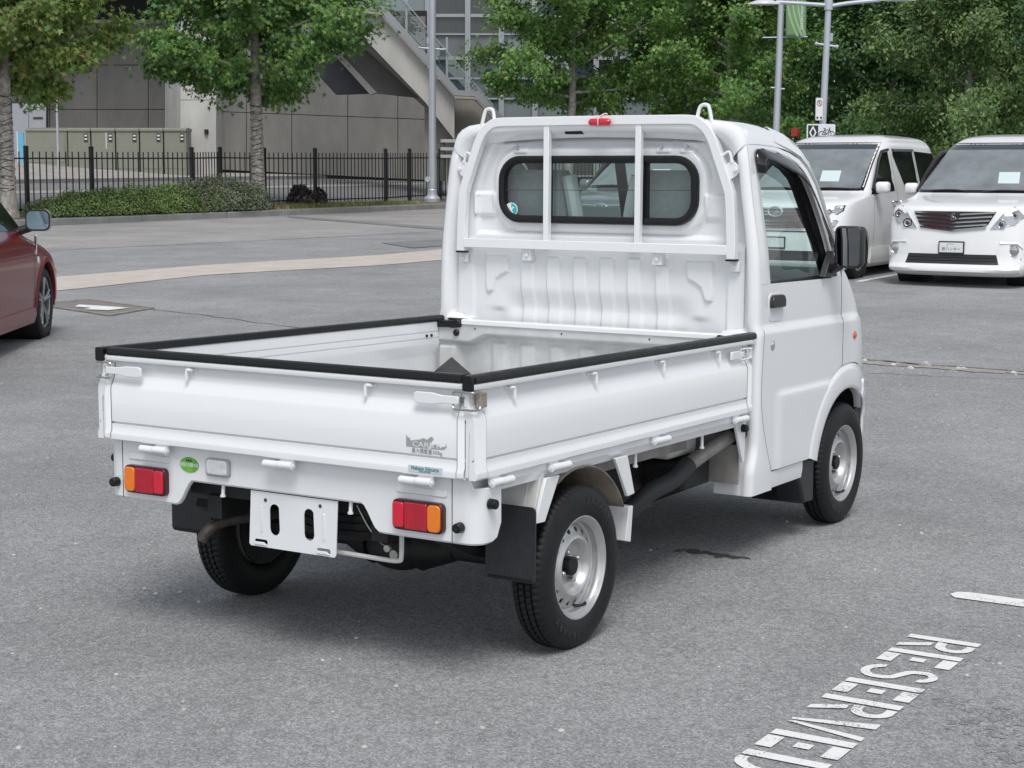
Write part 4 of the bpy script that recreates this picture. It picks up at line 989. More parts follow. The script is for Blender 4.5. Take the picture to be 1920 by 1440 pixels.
for (x, z, y) in [(2.98, 1.15, 0.705), (3.03, 1.085, 0.70), (3.10, 0.985, 0.70), (3.16, 0.86, 0.702), (3.19, 0.75, 0.704), (3.20, 0.655, 0.704), (3.235, 0.64, 0.708), (3.275, 0.60, 0.712), (3.29, 0.50, 0.714), (3.285, 0.38, 0.712), (3.26, 0.30, 0.70), (3.20, 0.27, 0.69)]:
    rings.append([(x + 0.115*(1 - abs(t)**2.6), y*t, z) for t in frange(-1, 1, 25)])
mb.loft(rings, closed=False); nose = mb.build('cab_nose', white, truck, smooth=50)
for sg in (-1, 1):
    TB().prism([(sg*a, b) for a, b in rr(0.42, 0.66, 0.72, 0.86, 0.04, 4)], 'x', 3.18, 3.27).build('headlight', clearlens, nose, bevel=0.01)
    # corner of the front bumper in front of the wheel
    mb = TB(); rings = []
    for z in frange(0.655, 0.30, 16):
        xa = XF + math.sqrt(max(0.0, RI**2 - (z - 0.262)**2)) if z < 0.60 else XF + RI*0.55 - (z - 0.60)*0.2
        xa = min(max(xa, 3.14), 3.285)
        rings.append([(x, sg*(side_y(min(x, 3.30), 0.6) + 0.012 - 0.10*max(0, x - 3.24)), z) for x in frange(xa, 3.31, 8)])
    mb.loft(rings, closed=False); mb.build('bumper_corner', white, nose, solid=0.01, smooth=60)
# --- back wall with its pressings and window opening
WC, WHY, WHZ, WR = (-0.002, 1.4735), 0.452, 0.132, 0.095
def sd_rr(y, z, cy, cz, hy, hz, r):
    qx, qz = abs(y - cy) - (hy - r), abs(z - cz) - (hz - r)
    return math.hypot(max(qx, 0), max(qz, 0)) + min(max(qx, qz), 0) - r
def sd_poly(p, poly):
    d = 1e9; inside = False; n = len(poly); x, y = p
    for i in range(n):
        ax_, ay = poly[i]; bx_, by = poly[i-1]
        ex, ey = bx_ - ax_, by - ay; wx, wy = x - ax_, y - ay
        t = max(0, min(1, (wx*ex + wy*ey)/(ex*ex + ey*ey)))
        d = min(d, math.hypot(wx - ex*t, wy - ey*t))
        if (ay > y) != (by > y) and x < ax_ + (y - ay)*(bx_ - ax_)/(by - ay): inside = not inside
    return -d if inside else d
RIBS = [(0.3205, 1.172), (0.197, 1.198), (0.070, 1.200), (-0.0535, 1.202), (-0.1785, 1.204), (-0.306, 1.178)]
LEG = [(0.526, 1.200), (0.409, 1.200), (0.414, 1.130), (0.450, 1.112), (0.474, 1.095), (0.490, 1.050), (0.505, 1.038), (0.522, 1.045), (0.527, 1.07)]
UP = [(-0.572, 1.288), (0.572, 1.288), (0.572, 1.44), (0.55, 1.52), (0.49, 1.655), (0.43, 1.705), (-0.43, 1.705), (-0.49, 1.655), (-0.55, 1.52), (-0.572, 1.44)]
def bw(y, z):
    """relief of the back wall, positive towards the bed"""
    h = 0.0
    if z > 1.25:
        h -= 0.022 * ss(0.006, -0.014, sd_poly((y, z), UP))
        if abs(y) < 0.56 and z > 1.3:
            h += 0.024 * ss(0.045, 0.012, sd_rr(y, z, WC[0], WC[1], WHY + 0.012, WHZ + 0.012, WR + 0.012))
        h += 0.016 * ss(0.008, -0.010, sd_rr(abs(y), z, 0.535, 1.412, 0.05, 0.048, 0.012))
        h -= 0.030 * ss(1.655, 1.715, z) * ss(0.60, 0.45, abs(y))
        if z > 1.6:
            for yc in (0.36, -0.30, -0.405): h += 0.005 * ss(0.006, -0.004, sd_rr(y, z, yc, 1.645, 0.03, 0.022, 0.006))
    else:
        for yc, zt in RIBS:
            h += 0.0115 * ss(0.036, 0.026, abs(y - yc)) * ss(zt + 0.006, zt - 0.008, z)
        if abs(y) > 0.38:
            h += 0.013 * ss(0.006, -0.008, sd_poly((abs(y), z), LEG))
        h -= 0.022 * ss(1.075, 0.985, z) * ss(0.47, 0.36, abs(y + 0.0)) * (1 - 0.35*ss(0.985, 0.93, z))
        h -= 0.010 * ss(0.990, 0.955, z) * ss(0.560, 0.45, abs(y)) * ss(0.40, 0.47, abs(y))
        for yc in (0.318, -0.29): h += 0.008 * ss(0.040, 0.026, math.hypot(y - yc, (z - 1.205)*0.9))
    h += 0.008 * ss(0.578, 0.592, abs(y)) * ss(1.28, 1.24, z)
    return h
def wall_pt(y, z):
    if sd_rr(y, z, WC[0], WC[1], WHY, WHZ, WR) < -0.016: return None
    return (2.052 - bw(y, z), y, z)
mb = TB(); mb.grid(wall_pt, frange(-0.66, 0.66, 301), frange(0.915, 1.712, 230))
bwall = mb.build('cab_back_wall', white, truck, smooth=70)
def win_loop(e, x, n=7): return [(x, WC[0] + a, WC[1] + b) for a, b in rr(-WHY - e, WHY + e, -WHZ - e, WHZ + e, WR + e, n)]
mb = TB(); mb.loft([win_loop(0.006, 2.034), win_loop(0.002, 2.027), win_loop(-0.012, 2.025), win_loop(-0.022, 2.029), win_loop(-0.025, 2.040), win_loop(-0.025, 2.060), win_loop(0.006, 2.060)], wrap=True)
mb.build('rear_window_seal', blackrub, bwall, smooth=50)
for a, b in ((0.445, 0.222), (0.212, -0.225), (-0.235, -0.449)):
    lp = [(p[1], p[2]) for p in win_loop(-0.014, 2.044)]; cl = [(min(max(y, b), a), z) for y, z in lp]; cl = [p for i, p in enumerate(cl) if math.dist(p, cl[i-1]) > 1e-4]
    mb = TB(); mb.add([(2.044, y, z) for y, z in cl], [tuple(range(len(cl)))]); mb.build('rear_window_pane', cabglass, bwall, smooth=0)
for y in (0.217, -0.230): TB().box(2.038, 2.052, y - 0.012, y + 0.012, 1.35, 1.60).build('sliding_sash', blackrub, bwall)
mb = TB(); mb.cyl((2.042, 0.44, 1.470), (2.042, -0.44, 1.476), 0.0014, 5); mb.build('heater_wire', seam, bwall)
st = TB().prism([(y, z) for y, z in ell(0.398, 1.389, 0.031, 0.029, 28)], 'x', 2.0405, 2.0425).build('round_window_sticker', M('sticker_base', (0.80, 0.84, 0.84), 0.4), bwall, smooth=0)
TB().prism([(0.398 + 0.028*math.cos(R(a)), 1.389 + 0.026*math.sin(R(a))) for a in range(-90, -271, -15)][::-1] if False else [(0.398 - 0.028*math.cos(R(a)), 1.389 + 0.026*math.sin(R(a))) for a in range(-90, 91, 15)], 'x', 2.0395, 2.041).build('sticker_teal_half', M('sticker_teal', (0.03, 0.42, 0.42), 0.4), st, smooth=0)
TB().prism([(0.405, 1.388), (0.398, 1.382), (0.390, 1.372), (0.387, 1.376), (0.394, 1.388), (0.383, 1.398), (0.386, 1.402), (0.397, 1.396), (0.404, 1.404), (0.408, 1.402), (0.402, 1.392)], 'x', 2.0385, 2.040).build('sticker_mark', M('sticker_base', (0.80, 0.84, 0.84), 0.4), st, smooth=0)
mb = TB()
for y, z in ((0.37, 1.643), (-0.295, 1.645), (-0.405, 1.647)): mb.cyl((2.045, y, z), (2.036, y, z), 0.007, 8)
mb.build('wall_bolt', nutmet, bwall)
mb = TB(); mb.cyl((2.03, 0.13, 1.712), (2.03, 0.05, 1.712), 0.016, 10); mb.build('cable_grommet', blackrub, bwall)

# --- headboard guard frame
GX = 2.010
gp = []
half = [(0.622, 1.212), (0.620, 1.30), (0.612, 1.44), (0.604, 1.480), (0.590, 1.52), (0.545, 1.64), (0.530, 1.675), (0.508, 1.710), (0.475, 1.736), (0.435, 1.747), (0.30, 1.7485), (0, 1.7495)]
L_ = [(GX, y, z) for y, z in half]; L_ += [(GX, -y, z) for y, z in reversed(half[:-1])]
mb = TB(); mb.tube(L_, 0.0185, sq=True, rx=0.018)
# frame tubes keep their section in the plane of the guard
guard = None
def flat_tube(pts, w, t):
    """rectangular tube in the y-z plane"""
    P = [Vector((p[1], p[2])) for p in pts]; rings = []
    for i, p in enumerate(P):
        d = (P[min(i+1, len(P)-1)] - P[max(i-1, 0)]).normalized(); n_ = Vector((-d.y, d.x))
        rings.append([(pts[i][0] + sx*t, p.x + n_.x*w*sy, p.y + n_.y*w*sy) for sx, sy in ((-1,-1),(1,-1),(1,1),(-1,1))])
    return TB().loft(rings)
gb = [(p.x, p.y, p.z) for p in smoothpath(L_, 3)]
guard = flat_tube(gb, 0.0185, 0.0175).build('headboard_guard', white, truck, bevel=0.003, smooth=40)
for y in (0.206, -0.214): flat_tube([(GX - 0.001, y, 1.258), (GX - 0.001, y, 1.735)], 0.0125, 0.0125).build('guard_bar', white, guard, bevel=0.002)
flat_tube([(GX - 0.0006, 0.605, 1.247), (GX - 0.0006, -0.605, 1.247)], 0.0195, 0.0172).build('guard_cross_rail', white, guard, bevel=0.003)
for sg in (-1, 1):
    TB().box(GX - 0.020, GX + 0.020, min(sg*0.601, sg*0.643), max(sg*0.601, sg*0.643), 1.205, 1.2118).build('foot_cap', blackrub, guard, bevel=0.002)
    mb = TB(); mb.box(GX + 0.012, GX + 0.032, min(sg*0.605, sg*0.645), max(sg*0.605, sg*0.645), 1.165, 1.206); mb.cyl((GX + 0.013, sg*0.625, 1.183), (GX + 0.004, sg*0.625, 1.183), 0.008, 8); mb.build('foot_bracket', white, guard, bevel=0.002)
    mb = TB(); mb.tube(smoothpath([(GX, sg*0.462, 1.748), (GX + 0.004, sg*0.470, 1.790), (GX + 0.006, sg*0.482, 1.803), (GX + 0.006, sg*0.500, 1.803), (GX + 0.004, sg*0.512, 1.790), (GX, sg*0.530, 1.718)], 4), 0.0075, 8); mb.build('rope_loop', white, guard)
    mb = TB(); mb.tube(smoothpath([(GX, sg*0.575, 1.610), (GX + 0.002, sg*0.592, 1.622), (GX + 0.002, sg*0.604, 1.618), (GX + 0.002, sg*0.612, 1.588)], 4), 0.0062, 8); mb.cyl((GX + 0.002, sg*0.612, 1.592), (GX + 0.002, sg*0.613, 1.582), 0.009, 8); mb.build('rope_hook', white, guard)
    mb = TB(); mb.prism([(sg*a, b) for a, b in [(0.585, 1.575), (0.60, 1.583), (0.625, 1.585), (0.642, 1.570), (0.645, 1.550), (0.630, 1.530), (0.605, 1.515)]], 'x', GX - 0.002, GX + 0.006); mb.cyl((GX - 0.004, sg*0.632, 1.556), (GX - 0.011, sg*0.632, 1.556), 0.0085, 8); mb.build('side_bracket', white, guard, bevel=0.002)
for y in (0.305, -0.296):
    mb = TB(); mb.box(GX + 0.002, GX + 0.036, y - 0.022, y + 0.022, 1.180, 1.230); mb.cyl((GX + 0.002, y - 0.002, 1.203), (GX - 0.006, y - 0.002, 1.203), 0.0085, 8); mb.build('cross_rail_bracket', white, guard, bevel=0.002)
lamp = TB(); lamp.tube(smoothpath([(GX - 0.028, -0.012, 1.742), (GX - 0.030, -0.020, 1.742), (GX - 0.030, -0.085, 1.742), (GX - 0.028, -0.093, 1.742)], 3), [0.010, 0.013, 0.0145, 0.0145, 0.0145, 0.0145, 0.0145, 0.014, 0.012, 0.009], 12)
lm = lamp.build('red_marker_lamp', redlens2, guard)
mb = TB(); mb.tube(smoothpath([(GX - 0.047, -0.052, 1.730), (GX - 0.047, -0.053, 1.755), (GX - 0.02, -0.054, 1.769), (GX - 0.01, -0.066, 1.776), (GX - 0.01, -0.074, 1.773)], 4), 0.0028, 6); mb.build('cable_tie', M('pink_white', (0.75, 0.55, 0.58), 0.5), lm)

# --- cab interior
mb = MB(); mb.box(2.06, 3.10, -0.66, 0.66, 0.56, 0.62); mb.box(2.10, 2.12, -0.66, 0.66, 0.62, 1.0); mb.build('cab_floor', seam, truck)
mb = MB(); mb.box(2.8, 3.15, -0.62, 0.62, 0.30, 1.0); mb.build('engine_bulkhead', blackmet, truck)
mb = TB(); rings = []
for t in frange(-1, 1, 9): rings.append([(2.76, 0.66*t, 0.78), (2.73, 0.66*t, 0.98), (2.76, 0.66*t, 1.06), (2.84, 0.66*t, 1.09), (3.05, 0.66*t, 1.075), (3.05, 0.66*t, 0.78)])
mb.loft(rings); dash = mb.build('dashboard', dashgrey, truck, smooth=30)
mb = TB(); mb.box(2.722, 2.74, -0.60, -0.50, 0.985, 1.035); mb.box(2.722, 2.74, -0.47, -0.37, 0.985, 1.035); mb.build('air_vent', seam, dash)
for yc in (0.335, -0.335):
    seat = TB()
    seat.loft([[(x, yc + a, 0.62 + z) for a, z in rr(-0.23, 0.23, 0.0, 0.14, 0.05, 4)] for x in (2.14, 2.20, 2.55, 2.60)])
    st = seat.build('cab_seat', greycloth, truck, bevel=0.01)
    mb = TB(); rings = []
    for z, hw, x, th in ((0.74, 0.215, 2.145, 0.075), (0.9, 0.235, 2.125, 0.08), (1.1, 0.235, 2.11, 0.075), (1.3, 0.205, 2.10, 0.065), (1.42, 0.175, 2.098, 0.06), (1.52, 0.165, 2.095, 0.055), (1.555, 0.145, 2.098, 0.045)):
        rings.append([(x + b, yc + a, z) for a, b in rr(-hw, hw, 0, th*2, 0.045, 4)])
    mb.loft(rings); mb.build('seat_back', greycloth, st, smooth=50)
    for s in (-1, 1):
        mb = TB(); mb.tube(smoothpath([(2.14, yc + s*0.235, 0.78), (2.12, yc + s*0.245, 1.1), (2.11, yc + s*0.210, 1.36), (2.11, yc + s*0.175, 1.53)], 4), 0.032, 8); mb.build('seat_bolster', lightcloth, st)
    mb = TB(); mb.tube([(2.105, yc + 0.26, 1.60), (2.25, yc + 0.245, 1.0)], 0.004, sq=True, rx=0.022); mb.build('seat_belt', blackrub, st)
mb = TB(); rings = []
sc_, sn = math.cos(R(62)), math.sin(R(62))
for k in range(36):
    a = 2*math.pi*k/36; cx = Vector((2.565, -0.335, 1.13)); e1 = Vector((0, 1, 0)); e2 = Vector((sc_*0.9, 0, sn)).normalized(); n_ = e1.cross(e2)
    rd = e1*math.cos(a) + e2*math.sin(a); rings.append([cx + rd*0.18 + (rd*math.cos(b) + n_*math.sin(b))*0.014 for b in [2*math.pi*q/8 for q in range(8)]])
mb.loft(rings, wrap=True); mb.tube([(2.565, -0.50, 1.13), (2.585, -0.335, 1.115), (2.565, -0.17, 1.13)], 0.014, 8); mb.tube([(2.59, -0.335, 1.12), (2.72, -0.335, 1.02)], 0.03, 10); mb.ball((2.585, -0.335, 1.12), 0.05, 12, (0.5, 1.2, 1)); mb.build('steering_wheel', M('wheel_grey', (0.10, 0.105, 0.115), 0.55), truck, smooth=60)
paper = leafmat('price_paper', [(0, (0.74, 0.78, 0.78)), (1, (0.76, 0.80, 0.80))], 0.55, 0.8)
pm = frame((0, 1, 0), (-0.60, 0, 0.80), bx((2.885, 0.425, 1.335)))
ps = MB(lambda p: tuple(pm @ Vector(p))); ps.box(-0.115, 0.115, -0.085, 0.085, -0.0008, 0.0008)
price = tag(ps.build('price_sheet', paper, None, smooth=0), 'white price sheet reading $13,500 behind the windscreen inside the truck cab', 'paper')
ink = M('print_ink', (0.05, 0.05, 0.06), 0.7)
pf = pm @ Matrix.Translation((0, 0, 0.0012))
for side in (1, -1):
    base = pm @ (Matrix.Translation((0, 0, 0.0011)) if side > 0 else Matrix.Translation((0, 0, -0.0011)))
    text_mesh('price_print', '$13,500', ink, 0.040, base @ Matrix.Translation((0.0, -0.05, 0)), price, 0.0001)

# --- loose rubber sheet standing in the bed corner
mb = MB(bx)
P0 = Vector((1.875, 0.585, 0.772)); e1 = Vector((0.02, 0.80, -0.60)).normalized(); e2 = Vector((0.10, -0.80, -0.60)).normalized(); nn = e1.cross(e2)
q = [P0, P0 + e1*0.16, P0 + e1*0.16 + e2*0.16, P0 + e2*0.16]
mb.add([tuple(p) for p in q] + [tuple(p + nn*0.006) for p in q], [(0,1,2,3),(7,6,5,4),(0,4,5,1),(1,5,6,2),(2,6,7,3),(3,7,4,0)])
tag(mb.build('rubber_sheet', M('grey_rubber_sheet', (0.07, 0.068, 0.066), 0.7, var=0.3, vscale=14), None, smooth=0), 'dark grey rubber sheet standing on its corner inside the truck bed near the cab', 'rubber sheet')
# ================================================================== parked vans and the red car: bodies lofted from plan slices, x forward, front bumper at 0
class Body:
    def __init__(s, xf, xb, wz, wv, L, nexp=3.2, rf=0.62, rb=0.30):
        s.xf, s.xb, s.wz, s.wv, s.L, s.n, s.rf, s.rb = xf, xb, wz, wv, L, nexp, rf, rb
    def front(s, z): return smooth_interp(z, *s.xf)
    def back(s, z): return smooth_interp(z, *s.xb)
    def w(s, z): return smooth_interp(z, s.wz, s.wv)
    def fx(s, y, z):
        t = min(0.9999, abs(y)/s.w(z)); rf = s.rf(z) if callable(s.rf) else s.rf
        return s.front(z) - rf*(1 - (1 - t**s.n)**(1/s.n))
    def ring(s, z, m=15):
        w = s.w(z); rf = s.rf(z) if callable(s.rf) else s.rf; pts = []; span = s.front(z) - s.back(z); rf = min(rf, span*0.5); rb = min(s.rb, span*0.3)
        ts = [-math.cos(math.pi*i/(2*m)) for i in range(m)] + [0] + [math.cos(math.pi*i/(2*m)) for i in range(m-1, -1, -1)]
        for t in ts:
            t_ = max(-1, min(1, t)); k = (1 - min(1, abs(t_))**s.n)**(1/s.n)
            pts.append((s.front(z) - rf*(1-k), w*t_, z))
        f0, b0 = s.front(z) - rf, s.back(z) + rb
        for k in range(1, 12): pts.append((f0 + (b0-f0)*k/12, w, z))
        for t in reversed(ts):
            k = (1 - min(1, abs(t))**s.n)**(1/s.n); pts.append((s.back(z) + rb*(1-k), w*t, z))
        for k in range(11, 0, -1): pts.append((f0 + (b0-f0)*k/12, -w, z))
        return pts
    def mesh(s, zs): return MB().loft([s.ring(z) for z in zs])
    def fpatch(s, loopfn, ys, zs, off):
        return MB().grid(lambda y, z: (s.fx(y, z) + off, y, z) if loopfn(y, z) else None, ys, zs)
    def fstrip(s, rows, off, n=17, thick=0.01):
        """rows: (z, y0, y1) on the front surface"""
        mb = MB(); rg = []
        for z, a, b in rows: rg.append([(s.fx(y, z) + off, y, z) for y in frange(a, b, n)])
        mb.loft(rg, closed=False); return mb
    def spatch(s, sg, outer, off, ctr):
        """polygon in (x, z) laid on the flank"""
        n = len(outer); rings = []
        for k in (1.0, 0.75, 0.5, 0.25, 0.04):
            rings.append([(ctr[0] + (x-ctr[0])*k, sg*(s.w(ctr[1] + (z-ctr[1])*k) + off), ctr[1] + (z-ctr[1])*k) for x, z in outer])
        mb = MB(); mb.loft(rings, closed=True, caps=False); mb.add(rings[-1], [tuple(range(n))]); return mb
def cut_wheels(o, cuts, r, y0):
    """cut wheel arches with real cylinders, then keep only the result"""
    cutters = []
    for x, z in cuts:
        for sg in (-1, 1):
            c = MB().cyl((x, sg*y0, z), (x, sg*1.2, z), r, 40).build('arch_cutter', seam, o.parent)
            cutters.append(c); md = o.modifiers.new('arch', 'BOOLEAN'); md.object = c; md.operation = 'DIFFERENCE'; md.solver = 'EXACT'
    bpy.context.view_layer.update()
    me = bpy.data.meshes.new_from_object(o.evaluated_get(bpy.context.evaluated_depsgraph_get()))
    o.modifiers.clear(); o.data = me
    for c in cutters: bpy.data.objects.remove(c)
    me.polygons.foreach_set('use_smooth', [True]*len(me.polygons)); me.set_sharp_from_angle(angle=R(38))
def road_wheel(parent, c, sg, Rw, wd, rim, spokes, rimmat):
    mb = MB(); h = wd/2
    prof = [(rim, h*0.8), (rim+0.012, h*0.97), (rim+0.05, h), (Rw-0.02, h*0.92), (Rw-0.004, h*0.78), (Rw, h*0.5), (Rw, -h*0.5), (Rw-0.004, -h*0.78), (rim+0.05, -h), (rim, -h*0.8)]
    mb.lathe(prof, c, 'y', 48, s=sg); ty = mb.build('tyre', tyrerub, parent)
    mb = MB(); mb.lathe([(rim+0.004, h*0.82), (rim-0.008, h*0.86), (rim-0.018, h*0.8), (rim-0.022, -h*0.5)], c, 'y', 48, s=sg)
    for k in range(spokes):
        a = 2*math.pi*k/spokes + 0.3
        for da in (-0.14, 0.14):
            p = lambda r_, aa, hh: (c[0] + r_*math.cos(aa), c[1] + sg*hh, c[2] + r_*math.sin(aa))
            mb.tube([p(0.04, a, h*0.62), p(rim*0.55, a + da*0.6, h*0.78), p(rim-0.01, a + da, h*0.80)], [0.024, 0.015, 0.017], 6)
    mb.lathe([(0.0, h*0.74), (0.03, h*0.74), (0.05, h*0.66), (0.055, h*0.3)], c, 'y', 20, s=sg)
    rm = mb.build('alloy_rim', rimmat, parent)
    MB().cyl((c[0], c[1] - sg*h*0.2, c[2]), (c[0], c[1] - sg*h*0.25, c[2]), rim - 0.02, 32).build('brake_disc', blackmet, rm)
alloy = M('alloy_silver', (0.55, 0.56, 0.58), 0.25, metal=0.9)
alloydark = M('alloy_dark', (0.36, 0.365, 0.375), 0.35, metal=0.85)
pearl = M('pearl_white_paint', (0.80, 0.805, 0.81), 0.2, coat=0.8, var=0.01)
silver = M('silver_grey_paint', (0.20, 0.215, 0.23), 0.28, metal=0.55, coat=0.7)
lamp_in = M('lamp_bowl', (0.45, 0.46, 0.48), 0.15, metal=0.7)
lampglass = glass('lamp_cover', (0.88, 0.90, 0.92), 1.0)
wsglass = M('van_windscreen', (0.185, 0.21, 0.222), 0.03, spec=0.9, var=0.35, vscale=1.6)  # opaque; pale mottled colour stands in for reflections and a blurred interior
VX = ([0.14, 0.20, 0.27, 0.36, 0.50, 0.62, 0.72, 0.84, 0.96, 1.005, 1.035, 1.065, 1.10, 1.14, 1.175, 1.21, 1.30, 1.45, 1.60, 1.72, 1.79, 1.835, 1.865, 1.885, 1.893],
      [-0.14, -0.03, 0.0, -0.03, -0.035, -0.045, -0.055, -0.075, -0.10, -0.125, -0.19, -0.33, -0.54, -0.80, -0.97, -1.06, -1.22, -1.49, -1.77, -2.02, -2.22, -2.42, -2.66, -2.95, -3.25])
VB = ([0.14, 0.3, 0.6, 1.0, 1.3, 1.7, 1.80, 1.86, 1.893], [-4.72, -4.83, -4.85, -4.84, -4.80, -4.70, -4.62, -4.40, -3.6])
VWZ = [0.14, 0.22, 0.30, 0.45, 0.65, 0.90, 1.05, 1.16, 1.30, 1.50, 1.65, 1.76, 1.82, 1.86, 1.885, 1.893]
VWV = [0.82, 0.885, 0.90, 0.905, 0.915, 0.915, 0.905, 0.885, 0.855, 0.800, 0.760, 0.715, 0.655, 0.56, 0.40, 0.22]
def van_rf(z): return interp(z, [0.14, 0.3, 0.9, 1.02, 1.10, 1.2, 1.5, 1.8, 1.89], [0.42, 0.42, 0.52, 0.62, 0.62, 0.55, 0.55, 0.6, 0.3])
def make_van(u, d, rz, style, paint, label, plate_text, sheet_y):
    t = empty('parked_van', W(u, d, terr(d)), rz, label, 'van', 'vans parked in a row'); MB.DX = lambda p: p if p[2] < 1.15 else (p[0], p[1], 1.15 + (p[2] - 1.15)*1.15)
    B = Body(VX, VB, VWZ, VWV, 4.85, 3.4, van_rf)
    zs = [0.14, 0.17, 0.20, 0.235, 0.27, 0.31, 0.36, 0.42, 0.50, 0.58, 0.65, 0.72, 0.78, 0.84, 0.90, 0.95, 0.985, 1.005, 1.02, 1.035, 1.05, 1.065, 1.082, 1.10, 1.12, 1.14, 1.158, 1.175, 1.19, 1.21] + frange(1.25, 1.73, 13) + [1.76, 1.79, 1.815, 1.835, 1.85, 1.865, 1.876, 1.885, 1.893]
    body = B.mesh(zs).build('van_body', paint, t, smooth=38)
    cut_wheels(body, [(-0.92, 0.335), (-3.87, 0.335)], 0.375, 0.55)
    for x in (-0.92, -3.87):
        for sg in (-1, 1): road_wheel(t, (x, sg*0.79, 0.335), sg, 0.335, 0.21, 0.225, 7, alloy)
    for sg in (-1, 1):
        for x in (-0.92, -3.87):
            MB().lathe([(0.374, 0.33), (0.374, 0.0), (0.0, 0.0)], (x, sg*0.555, 0.335), 'y', 36, s=sg).build('wheel_well', blackmet, t)
    MB().box(-4.6, -0.25, -0.78, 0.78, 0.16, 0.30).build('underbody', blackmet, t)
    # windscreen with dark border, roof line above
    def rows(z0, z1, m, k=12): return [(z, -B.w(z)*m, B.w(z)*m) for z in frange(z0, z1, k)]
    bd = B.fstrip(rows(1.185, 1.775, 0.935), 0.004, 29).build('windscreen_border', privglass, t, smooth=80)
    B.fstrip([(z, -B.w(z)*interp(z, [1.21, 1.755], [0.885, 0.905]), B.w(z)*interp(z, [1.21, 1.755], [0.885, 0.905])) for z in frange(1.215, 1.752, 14)], 0.008, 29).build('windscreen', wsglass, t, smooth=80)
    B.fstrip([(z, -B.w(z)*0.90, B.w(z)*0.90) for z in frange(1.69, 1.754, 4)], 0.010, 25).build('sun_shade_band', M('shade_band', (0.035, 0.045, 0.055), 0.05, spec=0.8), t, smooth=80)
    for s in (-0.30, 0.34):
        mb = MB(); mb.tube(smoothpath([(B.fx(s*0.3, 1.20) + 0.02, s*0.3, 1.20), (B.fx(s, 1.215) + 0.025, s, 1.218), (B.fx(s*2.0, 1.205) + 0.03, s*2.0, 1.212)], 5), 0.010, 6); mb.build('wiper', darkplastic, t)
    # sale sheet behind the glass
    zc, yc = 1.36, sheet_y; pz = [(1.30, 0), (1.42, 0)]
    mb = MB(); mb.grid(lambda y, z: (B.fx(yc + y + (z-1.36)*-0.35, z) + 0.012, yc + y + (z-1.36)*-0.35, z), frange(-0.135, 0.135, 6), frange(1.295, 1.425, 6)); sh = mb.build('sale_sheet', M('sale_paper', (0.56, 0.66, 0.66), 0.6), t, smooth=80)
    # side glass
    for sg in (-1, 1):
        B.spatch(sg, [(-1.34, 1.14), (-1.52, 1.30), (-1.80, 1.52), (-2.02, 1.63), (-2.20, 1.665), (-2.36, 1.665), (-2.38, 1.18)], 0.004, (-2.0, 1.38)).build('front_side_window', vanglass if False else privglass, t, smooth=80)
        B.spatch(sg, [(-2.56, 1.62), (-2.60, 1.69), (-3.50, 1.69), (-3.52, 1.20), (-2.95, 1.19), (-2.85, 1.24)], 0.004, (-3.1, 1.45)).build('sliding_door_window', privglass, t, smooth=80)
        B.spatch(sg, [(-3.60, 1.68), (-4.50, 1.66), (-4.55, 1.28), (-3.62, 1.21)], 0.004, (-4.05, 1.45)).build('rear_side_window', privglass, t, smooth=80)
        mb = MB(); mb.tube([(-1.40, sg*(B.w(1.2)+0.012), 1.20), (-1.60, sg*(B.w(1.37)+0.02), 1.375), (-1.84, sg*(B.w(1.55)+0.02), 1.555), (-2.05, sg*(B.w(1.66)+0.015), 1.655), (-2.37, sg*(B.w(1.69)+0.012), 1.685)], 0.022, 6); mb.tube([(-2.58, sg*(B.w(1.69)+0.012), 1.685), (-3.52, sg*(B.w(1.69)+0.012), 1.69)], 0.020, 6); mb.build('side_rain_visor', M('smoked_plastic', (0.03, 0.025, 0.028), 0.12), t)
        # mirror
        mb = MB(); rg = []
        for k, x in ((0.55, -1.40), (0.92, -1.435), (1.0, -1.49), (0.98, -1.54)):
            rg.append([(x, sg*(1.0 + a*k), 1.225 + b*k) for a, b in rr(-0.095, 0.095, -0.070, 0.070, 0.045, 5)])
        mb.loft(rg); mb.build('door_mirror', paint, t, smooth=60)
        MB().tube([(-1.49, sg*0.86, 1.16), (-1.49, sg*0.95, 1.18)], 0.03, 8).build('mirror_arm', darkplastic, t)
        # door gaps, handles, sill line
        for x, z0, z1 in ((-1.42, 0.34, 1.10), (-2.47, 0.34, 1.70), (-3.56, 0.60, 1.70)):
            mb = MB(); mb.loft([[(x + dx, sg*(B.w(z) + 0.0015), z) for dx in (-0.004, 0.004)] for z in frange(z0, z1, 14)], closed=False); mb.build('door_gap', seam, t)
        for x in (-2.30, -2.66):
            mb = MB(); mb.tube(smoothpath([(x - 0.09, sg*(B.w(1.03)+0.002), 1.03), (x - 0.06, sg*(B.w(1.03)+0.035), 1.032), (x + 0.06, sg*(B.w(1.03)+0.035), 1.032), (x + 0.09, sg*(B.w(1.03)+0.002), 1.03)], 4), 0.014, 8); mb.build('door_handle', chrome, t)
        mb = MB(); mb.loft([[(x, sg*(B.w(0.28) + 0.012), 0.20), (x, sg*(B.w(0.36) + 0.022), 0.33), (x, sg*(B.w(0.42) + 0.006), 0.42), (x, sg*(B.w(0.42) - 0.02), 0.42), (x, sg*(B.w(0.28) - 0.02), 0.20)] for x in (-1.31, -3.48)]); mb.build('side_skirt', paint, t, smooth=40)
    # front face
    F = lambda y, z, o_=0.0: Vector((B.fx(y, z) + o_, y, z))
